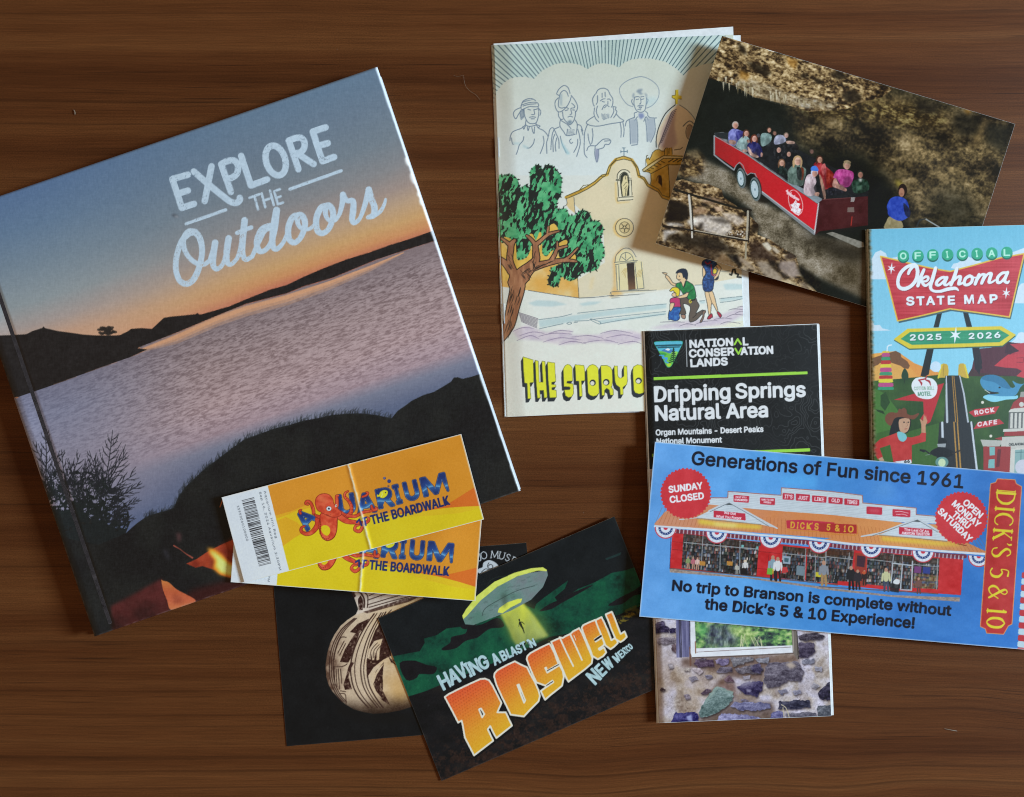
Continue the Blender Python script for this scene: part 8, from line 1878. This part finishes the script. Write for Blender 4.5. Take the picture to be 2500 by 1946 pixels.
# people on the pavement
c.part('passers_by', label='shoppers standing and sitting outside the shop')
def pp(z, x, y, h, top, legs, w=.21, skin='a8806c', sit=False):
    f = 3.148 if z is yA else 3.4
    px, py = z([(x, y)])[0]; H = h / f
    c.stroke([(px - H * .06, py - H * .48), (px - H * .07, py)], H * .10, legs); c.stroke([(px + H * .05, py - H * .48), (px + H * .10, py)], H * .10, legs)
    c.stroke([(px, py - H * .78), (px, py - H * .50)], H * w, top); c.stroke([(px - H * .14, py - H * .74), (px - H * .17, py - H * .45)], H * .09, top); c.stroke([(px + H * .14, py - H * .74), (px + H * .17, py - H * .45)], H * .09, top)
    c.fill(ellipse(px, py - H * .92, H * .075, H * .09), skin)
pp(yA, 1092, 1118, 185, '7c96a4', '24242c'); pp(yA, 1130, 1125, 180, 'c8ccd0', '2a2024'); c.fill(yA([(1050, 1030), (1090, 1030), (1085, 1080), (1045, 1078)]), '6aa43c'); c.fill(yA([(1090, 1035), (1100, 1040), (1095, 1078), (1088, 1075)]), 'c8a83c'); c.fill(yA([(1165, 1022), (1200, 1020), (1212, 1060), (1160, 1070)]), 'b03a3c')
pp(yA, 1482, 1158, 185, '6a7484', '9a7c54'); c.stroke(yA([(1490, 1020), (1500, 1060)]), 4, '3a3e4c')
for x, y, top in ((440, 1030, '7a8a5c'), (480, 1035, 'a8606c'), (512, 1038, 'c8a8a0')):
    pp(yA, x, y, 90, top, 'a8806c')
for x0 in (550, 760):
    c.fill(yA([(x0 - 22, 975), (x0 + 24, 980), (x0 + 22, 1012), (x0 - 22, 1008)]), 'a87838')
pp(yA, 880, 1075, 110, 'c4c4c4', '1c1a1c'); pp(yA, 815, 1075, 80, 'a8a8a0', '8a8a84'); c.fill(yA([(840, 1030), (890, 1030), (890, 1080), (845, 1080)]), '1c1a1c'); c.fill(ellipse(*yA([(880, 975)])[0], 4.5, 2.5), 'c8bca8')
pp(yB, 265, 1150, 190, '1c1c20', '17171b', .3); pp(yB, 320, 1150, 160, '28242a', '201c20', .3); pp(yB, 375, 1115, 120, '2a1e20', '2c2422', .3); c.fill(ellipse(*yB([(372, 1015)])[0], 4.5, 4), 'b05030')
pp(yB, 555, 1165, 190, 'b4b48c', '3a4458'); pp(yB, 640, 1165, 70, 'c8ccc8', '24242a', .4); c.fill(yB([(580, 1100), (670, 1110), (660, 1180), (590, 1170)]), '1c1e22', .85); c.fill(smooth(yB([(615, 1085), (640, 1065), (670, 1080), (660, 1110), (620, 1105)]), True, 2), 'c4c8cc'); pp(yB, 825, 1185, 130, '6a4a44', '5a3c3a'); pp(yB, 40, 1110, 190, '7c828c', '9a7c54')
# red seals
def seal(z, x, y, r, lines, nm, lab):
    c.part(nm, label=lab)
    f = 3.148 if z is yA else 3.4
    px, py = z([(x, y)])[0]; R = r / f
    t = np.linspace(0, 2 * np.pi, 240, endpoint=False); rr = R * (1 + .022 * np.sign(np.sin(40 * t)))
    c.fill(np.stack([px + rr * np.cos(t), py + rr * np.sin(t)], -1), lambda x, y: hx('bc343c') + (fbm(x / 20, y / 20, 541, 2)[..., None] - .5) * 12)
    for s, a, b, h in lines:
        q = z([a, b]); c.text(s, q[0], q[1], h, 'd8dbe0', bold=2.0)
seal(yA, 423, 456, 192, (('SUNDAY', (296, 450), (552, 418), 15.5), ('CLOSED', (304, 528), (562, 496), 15.5)), 'red_seal', 'red seal reading SUNDAY CLOSED')
seal(yB, 1180, 560, 215, (('OPEN', (1190, 440), (1330, 562), 15), ('MONDAY', (1100, 450), (1312, 640), 15), ('THRU', (1100, 540), (1228, 650), 15), ('SATURDAY', (982, 512), (1240, 760), 15)), 'red_seal', 'red seal reading OPEN MONDAY THRU SATURDAY')
# hanging sign board
c.part('vertical_sign', label='tall red sign with yellow letters reading DICK\u2019S 5 & 10')
vs = [(1480, 235), (1625, 243), (1635, 275), (1680, 300), (1600, 1440), (1570, 1455), (1530, 1525), (1390, 1515), (1380, 1480), (1338, 1460), (1420, 310), (1425, 275), (1465, 265)]
c.fill(yB(vs), lambda x, y: hx('a83030') + (fbm(x / 24, y / 24, 551, 3)[..., None] - .5) * 22)
c.stroke(yB(vs), 2.0, 'c48450', closed=True)
YL = 'c9bc30'
A0 = np.array(yB([(1560, 245)])[0]); A1 = np.array(yB([(1458, 1518)])[0]); ax = (A1 - A0) / np.hypot(*(A1 - A0)); acr = np.array([-ax[1], ax[0]])   # reading direction and letter-top side
up_ = -acr if acr[0] < 0 else acr
LV = np.hypot(*(A1 - A0))
def vq(t, h):          # t along the board 0..1, h across: letter foot at -.5, head at +.5
    return A0 + ax * LV * t + up_ * h * 44
def pen(strokes, w):
    for pts, wt in strokes:
        c.stroke([vq(*p) for p in pts], wt, YL, sm=len(pts) > 2)
T, N_ = 6.4, 2.6
pen([([(.072, -.5), (.072, .5)], N_), ([(.066, -.5), (.100, -.5)], N_), ([(.066, .5), (.100, .5)], N_), ([(.086, -.5), (.086, .5)], T), ([(.09, .5), (.125, .44), (.150, .2), (.153, 0), (.150, -.2), (.125, -.44), (.09, -.5)], [N_, 4, T, T, T, 4, N_])], 0)
pen([([(.190, -.5), (.190, .5)], T), ([(.176, .5), (.204, .5)], N_), ([(.176, -.5), (.204, -.5)], N_)], 0)
pen([([(.290, .36), (.275, .48), (.250, .48), (.228, .25), (.222, 0), (.228, -.25), (.250, -.48), (.280, -.48), (.294, -.32)], [4, N_, N_, T, T, T, N_, N_, 3])], 0)
pen([([(.330, -.5), (.330, .5)], T), ([(.318, .5), (.344, .5)], N_), ([(.318, -.5), (.344, -.5)], N_), ([(.336, -.05), (.375, .48)], N_), ([(.345, .05), (.384, -.5)], T), ([(.366, .5), (.388, .5)], N_), ([(.372, -.5), (.396, -.5)], N_)], 0)
pen([([(.418, .5), (.420, .40), (.412, .28)], [5, 4, 1.5])], 0)
pen([([(.492, .34), (.478, .50), (.455, .46), (.448, .26), (.468, .04), (.494, -.14), (.498, -.36), (.478, -.52), (.452, -.46), (.444, -.26)], [3.4, N_, 4, T, T, T, T, N_, N_, 3.4])], 0)
pen([([(.622, .46), (.588, .46), (.582, .08), (.604, .14), (.630, -.06), (.628, -.36), (.604, -.52), (.580, -.44)], [5, N_, N_, 4, T, T, N_, 4])], 0)
pen([([(.770, -.48), (.720, .20), (.712, .40), (.728, .50), (.742, .36), (.730, .14), (.700, -.10), (.694, -.34), (.712, -.52), (.742, -.42), (.764, -.08), (.772, .02)], [5, T, 4, N_, 3, N_, 5, T, 4, N_, N_, 3])], 0)
pen([([(.856, .5), (.856, -.5)], T), ([(.844, .36), (.856, .5)], N_), ([(.842, -.5), (.870, -.5)], N_)], 0)
pen([([(.930, .5), (.906, .30), (.900, 0), (.906, -.30), (.930, -.5), (.954, -.30), (.960, 0), (.954, .30), (.930, .5)], [N_, T, T, T, N_, T, T, T, N_])], 0)
# candy striped pole at the outer end
c.part('striped_pole')
for k in range(14):
    y0 = 1010 + 52 * k; x0 = 1698 - 3.2 * k
    c.fill(smooth(yB([(x0 - 8, y0), (x0 + 60, y0 + 12), (x0 + 60, y0 + 60), (x0 - 12, y0 + 48), (x0 - 16, y0 + 24)]), True, 2), 'a83038' if k % 2 == 0 else 'a8bec8')
c.part()
c.rgb += (vnoise(X / 1.6, Y / 1.6, 561)[..., None] - .5) * 6
eb = np.maximum(np.maximum(sstep(.004, .001, c.U), sstep(.008, .002, c.V)), sstep(.993, .998, c.V))[..., None]
c.rgb = c.rgb * (1 - .5 * eb) + hx('c4ced8') * .5 * eb
def ad_h(U, V):
    z = 0.0068 + .0014 * sstep(.42, .60, U) * (1 - .6 * V) + .0012 * np.exp(-U / .12)
    return z + .0008 * np.sin(U * 15 + V * 2) * (.3 + .7 * U) + .0006 * np.sin(V * 4 + U * 6) + .0016 * np.clip(.10 - U, 0, 1) * 10 * np.clip(1 - V * 2, 0, 1)
loc = world_pt(2060, 1330, 0)
ad = thing('shop_leaflet', 'bright blue leaflet showing a red shop front, lying over the brochure and road map', 'leaflet', (loc[0], loc[1], 0.0066))
M_AD = print_mat('glossy_leaflet', 0.33, 0.35, 0.05, 600)
print_parts(c, ad, ad_h, M_AD)
sheet('leaflet_paper', (ad_tl, ad_tr, ad_bl), ad_h, 0.00018, M_PAPER, ad, (200, 40), .3)
# ---------------------------------------------------------------- stray hairs and crumbs on the wood
M_HAIR = plain_mat('pale_fibre', (0.20, 0.145, 0.10), 0.6, 0.3)
def fibre(pts, r, label, name='hair'):
    p = np.array([world_pt(x, y, 0.0003 + 0.0004 * math.sin(3.1 * i / (len(pts) - 1))) for i, (x, y) in enumerate(pts)])
    q = smooth(p[:, :2], n=5); z = np.interp(np.linspace(0, 1, len(q)), np.linspace(0, 1, len(p)), p[:, 2])
    q = np.column_stack([q, z]); vs, fs = [], []
    for i in range(len(q)):
        d = q[min(i + 1, len(q) - 1)] - q[max(i - 1, 0)]; d /= np.linalg.norm(d)
        n1 = np.array([-d[1], d[0], 0]); n1 /= np.linalg.norm(n1) + 1e-9; n2 = np.array([0, 0, 1.0])
        rr = r * (0.5 if i in (0, len(q) - 1) else 1)
        vs += [q[i] + rr * (n1 * math.cos(a) + n2 * math.sin(a)) for a in (0, 2.09, 4.19)]
    for i in range(len(q) - 1):
        for k in range(3):
            fs.append((i * 3 + k, i * 3 + (k + 1) % 3, i * 3 + 3 + (k + 1) % 3, i * 3 + 3 + k))
    o = mesh_ob(name, vs, fs, M_HAIR)
    o['label'] = label; o['category'] = 'lint'
fibre([(1107, 184), (1118, 187), (1131, 184), (1133, 196), (1138, 212), (1150, 224), (1162, 232), (1172, 244)], 0.00006, 'fine pale hair curling on the wood left of the comic booklet')
fibre([(2305, 1779), (2320, 1782), (2337, 1785)], 0.00018, 'short pale splinter on the bare wood below the blue leaflet', 'splinter')
fibre([(180, 268), (183, 274), (183, 280)], 0.00028, 'small pale crumb on the wood in the upper left corner', 'crumb')
